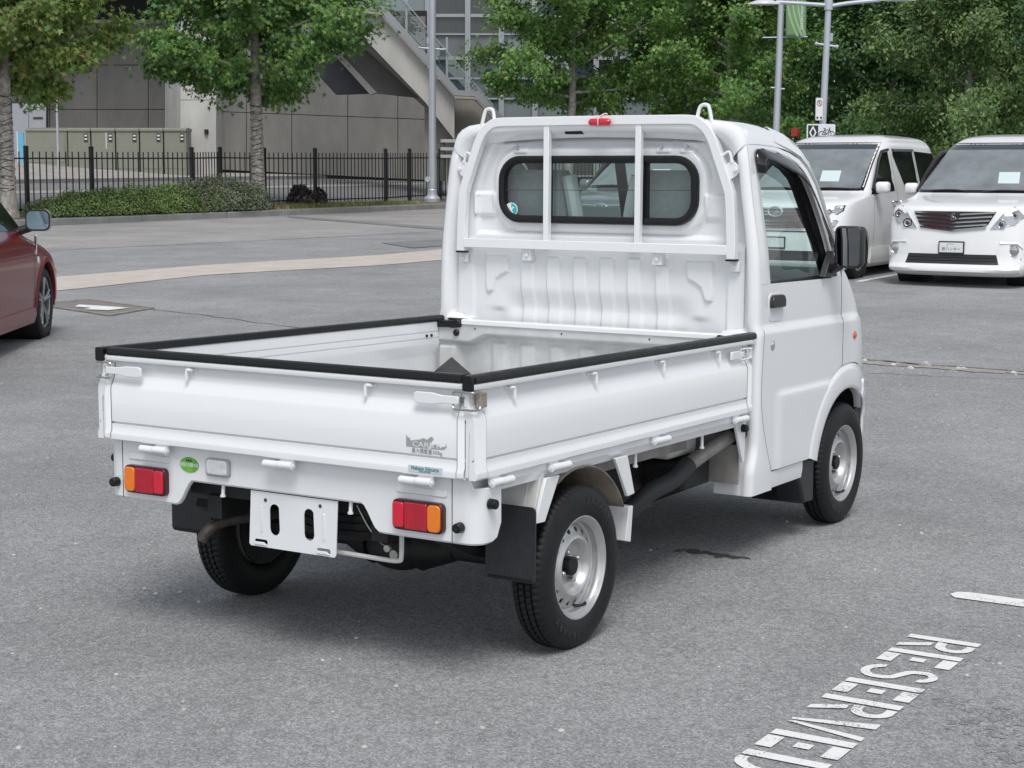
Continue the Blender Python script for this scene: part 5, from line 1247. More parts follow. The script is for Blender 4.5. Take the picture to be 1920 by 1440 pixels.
    if style == 'pointed':
        # wide slatted grille with a V foot
        hw = lambda z: interp(z, [0.715, 0.745, 0.80, 0.965], [0.02, 0.30, 0.44, 0.53])
        B.fstrip([(z, -hw(z), hw(z)) for z in [0.716, 0.73, 0.745, 0.77, 0.80, 0.84, 0.88, 0.92, 0.965]], 0.003, 17).build('grille', darkplastic, t, smooth=60)
        for k, z in enumerate((0.955, 0.905, 0.855, 0.805)):
            pts = [F(y, z - 0.035*(1 - abs(y)/hw(z)) + 0.0, 0.018) for y in frange(-hw(z) + 0.01, hw(z) - 0.01, 19)]
            MB().tube(pts, 0.0095, sq=True, rx=0.010).build('grille_bar', chrome, t)
        MB().tube([F(y, 0.722 + 0.045*abs(y)/0.42 + 0.0, 0.014) for y in frange(-0.42, 0.42, 15)], 0.012, sq=True, rx=0.010).build('grille_bar', chrome, t)
        mb = MB(); mb.prism([(y, z) for y, z in [(-0.085, 0.955), (-0.060, 0.955), (-0.045, 0.835), (-0.062, 0.835)]], 'x', F(0,0.9).x, F(0,0.9).x + 0.04); mb.prism([(0.085, 0.955), (0.060, 0.955), (0.045, 0.835), (0.062, 0.835)], 'x', F(0,0.9).x, F(0,0.9).x + 0.04)
        mb.prism([(-0.055, 0.955), (0.055, 0.955), (0.04, 0.835), (-0.04, 0.835)], 'x', F(0,0.9).x, F(0,0.9).x + 0.028); eb = mb.build('emblem_shield', M('emblem_black', (0.03, 0.03, 0.035), 0.25), t, bevel=0.004)
        mb = MB(); mb.prism([(-0.035, 0.915), (-0.01, 0.94), (0.03, 0.945), (0.02, 0.92), (-0.005, 0.905), (0.015, 0.89), (0.03, 0.905), (0.035, 0.87), (0.005, 0.85), (-0.03, 0.85), (-0.02, 0.88)], 'x', F(0,0.9).x + 0.03, F(0,0.9).x + 0.045); mb.build('emblem', chrome, eb, bevel=0.003)
        for sg in (-1, 1):
            lo = [(0.47, 0.745), (0.57, 0.75), (0.76, 0.80), (0.86, 0.90), (0.872, 1.02), (0.83, 1.082), (0.72, 1.03), (0.60, 0.93), (0.53, 0.83)]
            n_ = len(lo); cy, cz = 0.70, 0.89
            rg = [[F(sg*(cy + (y-cy)*k), cz + (z-cz)*k, o_) for y, z in lo] for k, o_ in ((1.0, -0.03), (1.0, 0.010), (0.94, 0.018), (0.5, 0.020), (0.05, 0.020))]
            mb = MB(); mb.loft(rg[:3], caps=False); hl = mb.build('headlight', chrome, t)
            mb = MB(); mb.loft([[p - Vector((0.012, 0, 0)) for p in r_] for r_ in rg[2:]], caps=False); mb.add([tuple(p - Vector((0.012, 0, 0))) for p in rg[-1]], [tuple(range(n_))]); mb.build('lamp_bowl', lamp_in, hl, smooth=80)
            for yy, zz, r_ in ((0.60, 0.81, 0.060), (0.745, 0.925, 0.050)):
                c = F(sg*yy, zz, 0.012); mb = MB(); mb.lathe([(0, -0.004), (r_*0.45, 0.0), (r_*0.5, 0.006), (r_*0.62, 0.004), (r_*0.75, 0.012), (r_, 0.012), (r_*1.05, 0.0)], tuple(c), 'x', 24); mb.build('projector_lens', chrome, hl)
                MB().ball(tuple(c + Vector((0.0, 0, 0))), r_*0.45, 12, (0.5, 1, 1)).build('projector_core', M('lens_dark', (0.05, 0.06, 0.07), 0.05), hl)
            mb = MB(); c = F(sg*0.755, 0.485, 0.006); mb.lathe([(0, 0.014), (0.045, 0.012), (0.058, 0.004), (0.068, 0.012), (0.076, 0.0)], tuple(c), 'x', 24); mb.build('fog_lamp', lamp_in, t)
            mb = MB(); mb.tube([F(sg*0.60, 0.575, 0.008), F(sg*0.80, 0.565, 0.006), F(sg*0.86, 0.50, 0.006), F(sg*0.84, 0.38, 0.006)], 0.014, 6); mb.build('fog_lamp_surround', paint, t)
        B.fstrip([(z, -0.60 + (z-0.30)*0.3, 0.60 - (z-0.30)*0.3) for z in frange(0.30, 0.425, 7)], 0.004, 17).build('lower_intake', darkplastic, t, smooth=80)
        for z in (0.345, 0.385): MB().tube([F(y, z, 0.008) for y in frange(-0.57, 0.57, 9)], 0.006, 5).build('intake_bar', blackmet, t)
        # skirt lip
        mb = MB(); mb.loft([[F(y, 0.30, 0.0), F(y, 0.24, 0.045), F(y, 0.205, 0.06), F(y, 0.185, 0.05), F(y, 0.185, -0.05), F(y, 0.30, -0.05)] for y in frange(-0.84, 0.84, 21)]); mb.build('front_lip', paint, t, smooth=50)
        pz = 0.505
    else:
        B.fstrip([(z, -0.47, 0.47) for z in frange(0.70, 0.965, 9)], 0.003, 17).build('grille', darkplastic, t, smooth=60)
        for z, hw in ((0.955, 0.50), (0.915, 0.47), (0.875, 0.46), (0.79, 0.455), (0.745, 0.44), (0.705, 0.42)):
            MB().tube([F(y, z + 0.012*(abs(y)/hw)**2, 0.014) for y in frange(-hw, hw, 15)], 0.011, sq=True, rx=0.010).build('grille_bar', chrome, t)
        c = F(0, 0.915, 0.03)
        mb = MB(); rg = []
        for k in range(28):
            a = 2*math.pi*k/28; rg.append([(c.x + 0.012*math.cos(b), c.y + (0.098 + 0.012*math.sin(b))*math.cos(a), c.z + (0.062 + 0.012*math.sin(b))*math.sin(a)) for b in [2*math.pi*q/6 for q in range(6)]])
        mb.loft(rg, wrap=True); mb.prism([(-0.055, 0.87), (-0.02, 0.90), (0.055, 0.965), (0.03, 0.92), (0.06, 0.905), (0.0, 0.865), (-0.02, 0.885)], 'x', c.x - 0.01, c.x + 0.014); mb.build('emblem', chrome, t, smooth=40)
        for sg in (-1, 1):
            for nm, lo in (('headlight', [(0.50, 0.86), (0.82, 0.885), (0.868, 0.93), (0.870, 1.005), (0.80, 1.00), (0.52, 0.955)]), ('lower_lamp', [(0.52, 0.70), (0.80, 0.715), (0.835, 0.80), (0.80, 0.815), (0.52, 0.775)])):
                n_ = len(lo); cy = sum(p[0] for p in lo)/n_; cz = sum(p[1] for p in lo)/n_
                rg = [[F(sg*(cy + (y-cy)*k), cz + (z-cz)*k, o_) for y, z in lo] for k, o_ in ((1.0, -0.02), (1.0, 0.008), (0.93, 0.014))]
                mb = MB(); mb.loft(rg, caps=False); hl = mb.build(nm, chrome if nm != 'headlight' else darkplastic, t)
                ins = [[F(sg*(cy + (y-cy)*k), cz + (z-cz)*k, o_) for y, z in lo] for k, o_ in ((0.96, 0.006), (0.5, 0.010), (0.05, 0.011))]
                mb = MB(); mb.loft(ins, caps=False); mb.add([tuple(p) for p in ins[-1]], [tuple(range(n_))]); mb.build('lamp_bowl', lamp_in, hl, smooth=80)
                if nm == 'headlight':
                    for yy in (0.60, 0.72):
                        cc = F(sg*yy, 0.925, 0.010); mb = MB(); mb.lathe([(0, 0.0), (0.016, 0.004), (0.022, 0.012), (0.034, 0.012), (0.038, 0.0)], tuple(cc), 'x', 20); mb.build('projector_lens', chrome, hl)
        B.fstrip([(z, -0.62, 0.62) for z in frange(0.27, 0.40, 6)], 0.004, 17).build('lower_intake', darkplastic, t, smooth=80)
        MB().tube([F(y, 0.655, 0.004) for y in frange(-0.82, 0.82, 17)], 0.008, 5).build('bumper_crease', seam, t)
        pz = 0.50
    px_ = F(0, pz).x + 0.015
    pl = MB().prism(rr(-0.165, 0.165, pz-0.083, pz+0.083, 0.012, 3), 'x', px_ - 0.02, px_ + 0.004).build('plate_frame', darkplastic, t, bevel=0.002)
    MB().box(px_ + 0.002, px_ + 0.006, -0.150, 0.150, pz-0.058, pz+0.066).build('dealer_plate', M('plate_white', (0.72, 0.74, 0.76), 0.4), pl, smooth=0)
    for s, sz, dz in ((plate_text[0], 0.048, -0.018), (plate_text[1], 0.022, -0.071)):
        if not s: continue
        text_mesh('plate_lettering', s, ink if dz > -0.05 else M('plate_white', (0.72, 0.74, 0.76), 0.4), sz, frame((0, 1, 0), (0, 0, 1), (px_ + 0.0075, 0, pz + dz)), pl, 0.0004)
    MB.DX = None; mb = MB(); mb.tube(smoothpath([(px_ + 0.007, -0.05, pz + 0.0), (px_ + 0.007, -0.045, pz + 0.045), (px_ + 0.007, 0.0, pz + 0.05), (px_ + 0.007, 0.035, pz + 0.035)], 4), 0.0018, 5); mb.build('plate_swirl', ink, pl)
    return t
VR = math.atan2(-0.927, -0.375)      # facing direction in the (u, d) frame
def facing(fu, fd):
    v = FU*fu + FD*fd; return math.atan2(v.y, v.x)
rzv = facing(-0.510, -0.860)
make_van(5.585, 21.55, rzv, 'pointed', pearl, 'white van with wide chrome V grille, partly cut off at the edge of the view', ('欧ハンター', ''), 0.36)
make_van(3.50, 22.72, rzv, 'split', pearl, 'white van with two-tier headlights just beyond the truck mirror', ('', ''), 0.30)
make_van(1.22, 23.85, rzv, 'split', silver, 'silver grey van seen only through the truck cab windows', ('', ''), 0.30)

# ---- red car
CX = ([0.14, 0.22, 0.32, 0.45, 0.58, 0.66, 0.72, 0.77, 0.81, 0.85, 0.885, 0.92, 1.0, 1.12, 1.25, 1.35, 1.40, 1.43, 1.445], [-0.18, -0.05, 0.0, -0.01, -0.03, -0.07, -0.16, -0.36, -0.62, -0.92, -1.10, -1.22, -1.38, -1.62, -1.88, -2.10, -2.28, -2.50, -2.75])
CB = ([0.14, 0.3, 0.6, 0.85, 0.95, 1.1, 1.3, 1.4, 1.445], [-4.20, -4.32, -4.34, -4.30, -4.22, -4.05, -3.80, -3.60, -3.2])
CWZ = [0.14, 0.22, 0.32, 0.45, 0.60, 0.70, 0.78, 0.85, 0.92, 1.05, 1.2, 1.35, 1.41, 1.445]; CWV = [0.80, 0.86, 0.885, 0.895, 0.905, 0.905, 0.895, 0.875, 0.840, 0.775, 0.70, 0.62, 0.50, 0.25]
redpaint = M('dark_red_paint', (0.150, 0.002, 0.010), 0.28, coat=0.45, spec=0.25)
CB_ = Body(CX, CB, CWZ, CWV, 4.34, 3.0, lambda z: interp(z, [0.14, 0.5, 0.75, 0.9, 1.4], [0.5, 0.55, 0.75, 0.6, 0.5]))
rz_c = facing(-0.044, 0.999)
wheel_u, wheel_d = -4.30, 15.25
fwd = Vector((-0.044, 0.999)); rgt = Vector((0.999, 0.044))
org = Vector((wheel_u, wheel_d)) + fwd*0.86 - rgt*0.80
car = empty('red_car', W(org.x, org.y, terr(wheel_d)), rz_c, 'dark red car facing away, cut off by the picture edge, grey alloy wheel', 'car')
zs = [0.14, 0.18, 0.22, 0.27, 0.32, 0.38, 0.45, 0.52, 0.58, 0.63, 0.68, 0.72, 0.75, 0.77, 0.79, 0.81, 0.83, 0.85, 0.868, 0.885, 0.90, 0.92, 0.96] + frange(1.0, 1.35, 9) + [1.38, 1.41, 1.43, 1.445]
MB.DX = lambda p: p if p[2] < 0.64 else (p[0], p[1], 0.64 + (p[2] - 0.64)*1.27)
cb = CB_.mesh(zs).build('car_body', redpaint, car, smooth=38)
cut_wheels(cb, [(-0.86, 0.322), (-3.45, 0.322)], 0.355, 0.5)
for x in (-0.86, -3.45):
    for sg in (-1, 1):
        road_wheel(car, (x, sg*0.785, 0.322), sg, 0.322, 0.215, 0.232, 5, alloydark)
        MB().lathe([(0.354, 0.37), (0.354, 0.0), (0.0, 0.0)], (x, sg*0.505, 0.322), 'y', 36, s=sg).build('wheel_well', blackmet, car)
        mb = MB(); rg = []
        for k in range(21):
            t = R(-8 + 196*k/20); rg.append([(x + r_*math.cos(t), sg*(CB_.w(min(0.85, 0.322 + r_*math.sin(t))) + o_), 0.322 + r_*math.sin(t)) for r_, o_ in ((0.395, 0.0), (0.385, 0.010), (0.358, 0.012), (0.352, -0.02))])
        mb.loft(rg, closed=False); mb.build('arch_lip', redpaint, car, smooth=60)
MB().box(-4.1, -0.25, -0.74, 0.74, 0.15, 0.28).build('underbody', blackmet, car)
CB_.fstrip([(z, -CB_.w(z)*0.90, CB_.w(z)*0.90) for z in frange(0.93, 1.37, 12)], 0.005, 21).build('windscreen', wsglass, car, smooth=80)
for sg in (-1, 1):
    CB_.spatch(sg, [(-1.50, 0.915), (-1.75, 1.08), (-2.0, 1.22), (-2.25, 1.33), (-2.60, 1.36), (-2.62, 0.93)], 0.005, (-2.2, 1.08)).build('front_side_window', privglass, car, smooth=80)
    CB_.spatch(sg, [(-2.72, 1.36), (-3.15, 1.33), (-3.60, 1.12), (-3.70, 0.96), (-2.72, 0.935)], 0.005, (-3.1, 1.1)).build('rear_side_window', privglass, car, smooth=80)
    mb = MB(); rg = []
    for k, x in ((0.5, -1.46), (0.9, -1.50), (1.0, -1.55), (0.97, -1.61)):
        rg.append([(x, sg*(1.015 + a*k), 0.985 + b*k) for a, b in rr(-0.105, 0.105, -0.072, 0.072, 0.05, 5)])
    mb.loft(rg); ms = mb.build('door_mirror', M('mirror_silver', (0.45, 0.46, 0.47), 0.25, metal=0.6), car, smooth=60)
    MB().prism([(sg*(1.015 + a), 0.985 + b) for a, b in rr(-0.105, 0.105, -0.072, 0.072, 0.05, 5)], 'x', -1.616, -1.606).build('mirror_rim', darkplastic, ms)
    MB().prism([(sg*(1.015 + a), 0.985 + b) for a, b in rr(-0.093, 0.093, -0.060, 0.060, 0.04, 5)], 'x', -1.619, -1.610).build('mirror_glass', M('blue_mirror', (0.42, 0.58, 0.66), 0.04, metal=1.0), ms)
    MB().tube([(-1.56, sg*0.84, 0.91), (-1.56, sg*0.95, 0.94)], 0.03, 8).build('mirror_arm', darkplastic, car)
    for x, z0, z1 in ((-1.30, 0.30, 0.86), (-2.66, 0.30, 1.36)):
        mb = MB(); mb.loft([[(x + dx, sg*(CB_.w(z) + 0.0015), z) for dx in (-0.004, 0.004)] for z in frange(z0, z1, 12)], closed=False); mb.build('door_gap', seam, car)
    mb = MB(); mb.prism([(-1.235, 0.74), (-1.215, 0.74), (-1.18, 0.87), (-1.195, 0.875)], 'y', *sorted((sg*0.88, sg*0.908))); mb.build('fender_vent', chrome, car, bevel=0.003)
    MB().ball((-1.16, sg*0.905, 0.70), 0.028, 12, (1.2, 0.4, 1)).build('side_indicator', M('clear_white', (0.75, 0.75, 0.75), 0.2), car)
    ym = next(y for y in frange(0.9, 0.3, 200) if CB_.fx(y, 0.56) > -0.30); mb = MB(); mb.ball((-0.30, sg*ym, 0.56), 0.05, 14, (1.0, 0.35, 0.8)); mb.build('side_marker', amberlens, car)
    mb = MB(); mb.loft([[(x, sg*(CB_.w(0.25) + 0.004), 0.17), (x, sg*(CB_.w(0.3) + 0.016), 0.25), (x, sg*(CB_.w(0.33)), 0.31), (x, sg*0.7, 0.31), (x, sg*0.7, 0.17)] for x in (-1.24, -3.06)]); mb.build('side_skirt', redpaint, car, smooth=40)
MB.DX = None
# ================================================================== street side: kerb, fence, planting, building, lamps, trees
FPX = 3168.88
_rm = cam.rotation_euler.to_matrix()
def at(x, y, d):
    """world point that lies d metres ahead and is seen at photograph pixel (x, y)"""
    v = _rm @ Vector(((x - 960)/FPX, -(y - 720)/FPX, -1)); return CAM + v * (d / v.dot(FD))
def ud_of(p): q = p - Vector((CAM.x, CAM.y, 0)); return q.dot(FU), q.dot(FD)
def on_kerb(x, w):
    """(u, d) where the column of pixel x meets the line w metres beyond the kerb"""
    k = at(x, 330, 1.0); u1, _ = ud_of(k); den = u1*KN.x + KN.y
    d = (w + K0.dot(KN)) / den; return u1*d, d
# ---- kerb stones, verge, road and sidewalk beyond
kerb = tag(empty('kerb', W(*KW(0, 0), terr(K0.y))), kind='structure')
s0 = -22.0
while s0 < 26:
    mb = MB(); rg = []
    for s in frange(s0 + 0.012, s0 + 3.0 - 0.012, 5):
        r_ = []
        for w, h in ((0.0, -0.05), (0.02, 0.13), (0.05, 0.15), (0.28, 0.155), (0.30, -0.05)):
            u, d = KW(s, w); p = W(u, d, terr(d) + h); r_.append(tuple(p - kerb.location))
        rg.append(r_)
    mb.loft(rg); mb.build('kerb_stone', conc, kerb, smooth=30); s0 += 3.0
def beyond(name, w0, w1, mat, lift=0.0, nw=4, s_=(-24, 34)):
    mb = MB(); mb.grid(lambda s, w: tuple(W(*KW(s, w), ground_z(*KW(s, w)) + lift)), frange(s_[0], s_[1], 40), frange(w0, w1, nw)); return tag(mb.build(name, mat, None, smooth=80), kind='structure')
drymix = M('dry_mulch', (0.17, 0.135, 0.095), 0.95, var=0.45, vscale=2.2, bump=0.5, bscale=40)
beyond('verge_ground', 0.29, 2.4, drymix)
road2 = asphalt('street_asphalt', (0.205, 0.207, 0.212), agg=0.3)
beyond('street_road', 2.4, 9.2, road2, 0.0, 6)
paving = M('sidewalk_concrete', (0.33, 0.315, 0.295), 0.9, var=0.15, vscale=1.5)
beyond('street_gutter_path', 6.6, 7.2, paving, 0.012)
beyond('sidewalk', 9.2, 15.5, paving, 0.12, 5)
mb = MB(); mb.grid(lambda s, k: tuple(W(*KW(s, 9.2), ground_z(*KW(s, 9.2)) + 0.12*k)), frange(-24, 34, 30), [0, 1]); tag(mb.build('sidewalk_kerb', conc, None), kind='structure')
# grass tufts on the verge
def blades(name, spots, mat, h, n, seed):
    rd = random.Random(seed); mb = MB()
    for _ in range(n):
        (sa, sb), (wa, wb) = spots[rd.randrange(len(spots))]
        u, d = KW(rd.uniform(sa, sb), rd.uniform(wa, wb)); z = ground_z(u, d)
        a = rd.uniform(0, 6.28); hh = h*rd.uniform(0.4, 1.2); c = W(u, d, z); s = Vector((math.cos(a), math.sin(a), 0)); ln = Vector((rd.uniform(-1, 1), rd.uniform(-1, 1), 0))*hh*0.6
        mb.add([c - s*0.012, c + s*0.012, c + ln + Vector((0, 0, hh))], [(0, 1, 2)])
    return tag(mb.build(name, mat, None, smooth=0, merge=False), kind='stuff')
straw = leafmat('straw', [(0, (0.30, 0.21, 0.11)), (0.6, (0.40, 0.30, 0.17)), (1, (0.46, 0.38, 0.24))], 0.1)
grassm = leafmat('verge_grass', [(0, (0.10, 0.14, 0.035)), (0.7, (0.17, 0.20, 0.06)), (1, (0.32, 0.28, 0.12))], 0.15)
o = blades('dry_grass', [((4.6, 9.0), (0.3, 2.3)), ((4.8, 6.2), (0.3, 1.2)), ((4.8, 6.2), (0.3, 1.2)), ((-9, -1.5), (0.3, 0.7))], straw, 0.11, 5200, 5); o['label'] = 'dry straw coloured grass along the kerb'
o = blades('green_grass', [((8.4, 14.5), (0.35, 2.2)), ((7.2, 10.0), (0.6, 1.6))], grassm, 0.12, 5200, 6); o['label'] = 'green and brown grass below the lamp post'

# ---- leaf clouds
STAR = [(0, -0.25), (0.55, -0.40), (0.27, 0.03), (0.90, 0.30), (0.25, 0.27), (0, 1.0), (-0.25, 0.27), (-0.90, 0.30), (-0.27, 0.03), (-0.55, -0.40)]
STAR6 = [(0, -0.4), (0.78, 0.1), (0.22, 0.25), (0, 1.0), (-0.22, 0.25), (-0.78, 0.1)]
DIAM = [(0, -0.7), (0.42, 0.0), (0, 0.8), (-0.42, 0.0)]
def leaf_cloud(name, pos, nrm, size, shape, mat, parent, seed):
    """one small folded face per leaf, all leaves of a crown in one mesh"""
    rg = np.random.default_rng(seed); n = len(pos); K = len(shape)
    nrm = nrm / np.maximum(1e-6, np.linalg.norm(nrm, axis=1, keepdims=True))
    t = rg.uniform(-1, 1, (n, 3)); t[:, 2] -= 0.6
    t -= nrm*np.sum(t*nrm, axis=1, keepdims=True); t /= np.maximum(1e-6, np.linalg.norm(t, axis=1, keepdims=True))
    b = np.cross(nrm, t); k = size*rg.uniform(0.7, 1.25, (n, 1)); fold = rg.uniform(0, 0.30, (n, 1))
    V = np.empty((n, K, 3))
    for i, (x, y) in enumerate(shape): V[:, i, :] = pos + (b*x + t*y - nrm*(abs(x)*fold))*k
    me = bpy.data.meshes.new(name); me.vertices.add(n*K); me.vertices.foreach_set('co', V.astype(np.float32).ravel())
    me.loops.add(n*K); me.loops.foreach_set('vertex_index', np.arange(n*K, dtype=np.int32))
    me.polygons.add(n); me.polygons.foreach_set('loop_start', np.arange(0, n*K, K, dtype=np.int32)); me.polygons.foreach_set('loop_total', np.full(n, K, dtype=np.int32))
    me.update(calc_edges=True); me.materials.append(mat)
    o = bpy.data.objects.new(name, me); COL.objects.link(o); o.parent = parent
    return o
bark = M('grey_bark', (0.30, 0.285, 0.26), 0.95, var=0.5, vscale=9, bump=0.9, bscale=14)
leaf_near = leafmat('sweetgum_leaf', [(0, (0.059, 0.148, 0.040)), (0.45, (0.100, 0.228, 0.055)), (0.8, (0.171, 0.307, 0.070)), (1, (0.259, 0.331, 0.084))], 0.3)
leaf_yel = leafmat('sweetgum_leaf_yellowing', [(0, (0.086, 0.180, 0.043)), (0.45, (0.167, 0.264, 0.059)), (0.86, (0.259, 0.329, 0.085)), (1, (0.370, 0.283, 0.118))], 0.3)
leaf_far = leafmat('street_tree_leaf', [(0, (0.066, 0.164, 0.042)), (0.5, (0.120, 0.268, 0.057)), (0.85, (0.205, 0.355, 0.077)), (1, (0.320, 0.362, 0.110))], 0.3)
leaf_dark = leafmat('dark_tree_leaf', [(0, (0.047, 0.128, 0.045)), (0.5, (0.083, 0.200, 0.059)), (0.85, (0.139, 0.271, 0.078)), (1, (0.224, 0.329, 0.118))], 0.3)
leaf_olive = leafmat('olive_tree_leaf', [(0, (0.070, 0.149, 0.045)), (0.5, (0.128, 0.228, 0.069)), (0.9, (0.212, 0.304, 0.098)), (1, (0.282, 0.364, 0.138))], 0.3)
def tree(name, base, label, group, H=8.5, z0=2.6, Rc=3.0, nl=20, r0=0.20, lsize=0.10, nleaf=9000, shape=STAR, mat=leaf_near, seed=1, lean=(0, 0), low=8, spread=1.0, guide=None, wraps=False):
    rd = random.Random(seed); t = empty(name, base, 0, label, 'tree', group)
    mb = MB(); bend = Vector((rd.uniform(-0.2, 0.2), rd.uniform(-0.2, 0.2), 0)); lv = Vector((lean[0], lean[1], 0))
    def spine(k): return Vector((0, 0, H*0.92*k)) + lv*k + bend*math.sin(k*3)
    ks = frange(0, 1, 14); rad = [r0*(1.35 if k == 0 else 1)*(1 - 0.80*k) + 0.01 for k in ks]
    mb.tube([spine(k) for k in ks], rad, 12); tr = mb.build('trunk', bark, t, smooth=60)
    ends = []; br = MB()
    for i in range(nl):
        f = i/(nl - 1); hz = z0*0.92 + (H*0.86 - z0*0.92)*f
        az = i*2.39996 + rd.uniform(-0.4, 0.4); elev = R(interp(f, [0, 0.3, 0.7, 1], [low, 22, 42, 66]) + rd.uniform(-8, 8))
        Lb = Rc*interp(f, [0, 0.12, 0.35, 0.7, 1], [0.75, 1.0, 1.0, 0.72, 0.36])*rd.uniform(0.8, 1.12)
        st = spine(min(1, hz/(H*0.92))); dirv = Vector((math.cos(az)*math.cos(elev), math.sin(az)*math.cos(elev), math.sin(elev)))
        pts = [st]
        for k in range(1, 7): pts.append(pts[-1] + (dirv + Vector((0, 0, 0.10*k/6 - 0.06)) + Vector((rd.uniform(-1, 1), rd.uniform(-1, 1), rd.uniform(-1, 1)))*0.16).normalized()*Lb/6)
        br.tube(pts, [max(0.006, r0*0.34*(1 - 0.85*k/6)*(1 - 0.45*f)) for k in range(7)], 6)
        for k in range(1, 7):
            for s in range(3 if k > 3 else 2):
                sd = (dirv + Vector((rd.uniform(-1, 1), rd.uniform(-1, 1), rd.uniform(-0.75, 0.75)))*1.05).normalized()
                ln = Lb*rd.uniform(0.13, 0.30); e = pts[k] + sd*ln
                br.tube([pts[k], pts[k] + sd*ln*0.5 + Vector((0, 0, 0.02)), e], [0.014, 0.009, 0.004], 4)
                ends.append((e, rd.uniform(0.75, 1.2))); ends.append(((pts[k] + e)/2, 0.7))
    br.build('limb', bark, tr, smooth=60)
    ctr = spine((z0 + H)*0.5/(H*0.92)); rg = np.random.default_rng(seed)
    E = np.array([tuple(e) for e, w in ends]); Wt = np.array([w for e, w in ends]); pk = rg.integers(0, len(E), nleaf)
    pos = E[pk] + rg.normal(0, 1, (nleaf, 3))*np.array((1, 1, 0.72))*(0.20*spread*Wt[pk])[:, None] - np.array((0, 0, 0.06))
    out = pos - np.array(tuple(ctr)); out /= np.linalg.norm(out, axis=1, keepdims=True)
    nrm = rg.normal(0, 0.6, (nleaf, 3)); nrm[:, 2] = 0.75 + 0.3*nrm[:, 2]
    leaf_cloud('crown', pos, nrm + out*0.7, lsize, shape, mat, t, seed)
    if wraps:
        wm = MB()                                       # string of lamps wound round the trunk
        pts = []
        for k in range(0, 260):
            h = 0.55 + 2.35*k/260 + 0.05*math.sin(k*0.07*5) + 0.03*math.sin(k*0.23); a = k*0.62 + 0.5*math.sin(k*0.31); rr_ = r0*(1 - 0.80*h/(H*0.92)) + 0.018
            p = spine(h/(H*0.92)); pts.append(p + Vector((math.cos(a)*rr_, math.sin(a)*rr_, 0.05*math.sin(k*0.9))))
        wm.tube(pts, 0.0065, 4); wm.build('wound_light_string', blackrub, tr)
        MB().tube([spine(0) + (CAM - Vector(base)).normalized()*r0*1.1 + FU*r0*0.9, spine(0.3) + FU*r0*0.78 + (CAM - Vector(base)).normalized()*r0*0.55], 0.012, 5).build('cable_conduit', M('pinkish_conduit', (0.26, 0.19, 0.16), 0.7), tr)
    return t
def tb(x, w): u, d = on_kerb(x, w); return W(u, d, ground_z(u, d))
tree('street_tree', tb(484, 1.25), 'maple-leaved tree with light string round its pale trunk, standing in the hedge end', 'trees along the kerb', H=8.0, z0=3.45, Rc=3.1, nl=32, r0=0.20, lsize=0.100, nleaf=56000, mat=leaf_near, seed=11, low=6, wraps=True)
tree('street_tree', tb(14, 0.9), 'yellowing maple-leaved tree cut off at the picture edge above the red car', 'trees along the kerb', H=7.8, z0=3.55, Rc=2.35, nl=32, r0=0.18, lsize=0.104, nleaf=52000, mat=leaf_yel, seed=23, low=4, wraps=True)
tree('street_tree', W(*ud_of(at(1062, 330, 52)), 0.75), 'green tree with forked pale trunk behind the truck cab roof', 'trees along the kerb', H=8.4, z0=3.2, Rc=3.1, nl=30, r0=0.15, lsize=0.092, nleaf=40000, shape=STAR6, mat=leaf_far, seed=37, low=0)
tree('street_tree', W(*ud_of(at(1226, 330, 55)), 0.8), 'green tree with dark trunk right behind the red marker lamp of the truck', 'trees along the kerb', H=8.6, z0=3.3, Rc=3.2, nl=30, r0=0.14, lsize=0.092, nleaf=38000, shape=STAR6, mat=leaf_far, seed=41, low=4)
tree('street_tree', W(*ud_of(at(1372, 330, 50)), 0.7), 'bright green tree with a low crown beside the banner pole', 'trees along the kerb', H=8.4, z0=2.3, Rc=2.6, nl=32, r0=0.13, lsize=0.09, nleaf=40000, shape=STAR6, mat=leaf_far, seed=53, low=-6)
for i, (x, d, Rc, mt, sd, H, lab) in enumerate(((1570, 58, 3.6, leaf_dark, 61, 10.5, 'dark green tree behind the double-arm lamp post'), (1680, 54, 3.2, leaf_dark, 67, 8.6, 'dark green rounded tree above the white van with two-tier headlights'),
                                    (1815, 47, 2.6, leaf_olive, 71, 8.5, 'thin-leaved olive green tree in front of the pale apartment block'), (1925, 55, 3.4, leaf_dark, 73, 11, 'dark green tree cut off at the picture edge behind the V-grille van'), (1470, 66, 3.6, leaf_dark, 79, 11, 'dark tree far behind the green banner'), (1620, 72, 4.4, leaf_dark, 83, 12.5, 'tall dark tree in the back row behind the double-arm lamp post'), (1745, 74, 4.2, leaf_olive, 89, 8.6, 'tree in the back row below the pale apartment block'), (1880, 74, 4.4, leaf_dark, 97, 12.5, 'tall dark tree in the back row above the V-grille van'))):
    tree('park_tree', W(*ud_of(at(x, 330, d)), 0.6), lab, 'trees behind the vans', H=H, z0=1.7, Rc=Rc, nl=30, r0=0.17, lsize=0.105, nleaf=60000, shape=DIAM if i != 2 else [(0, -0.6), (0.3, 0.0), (0, 0.7), (-0.3, 0.0)], mat=mt, seed=sd, low=-10, spread=1.25)
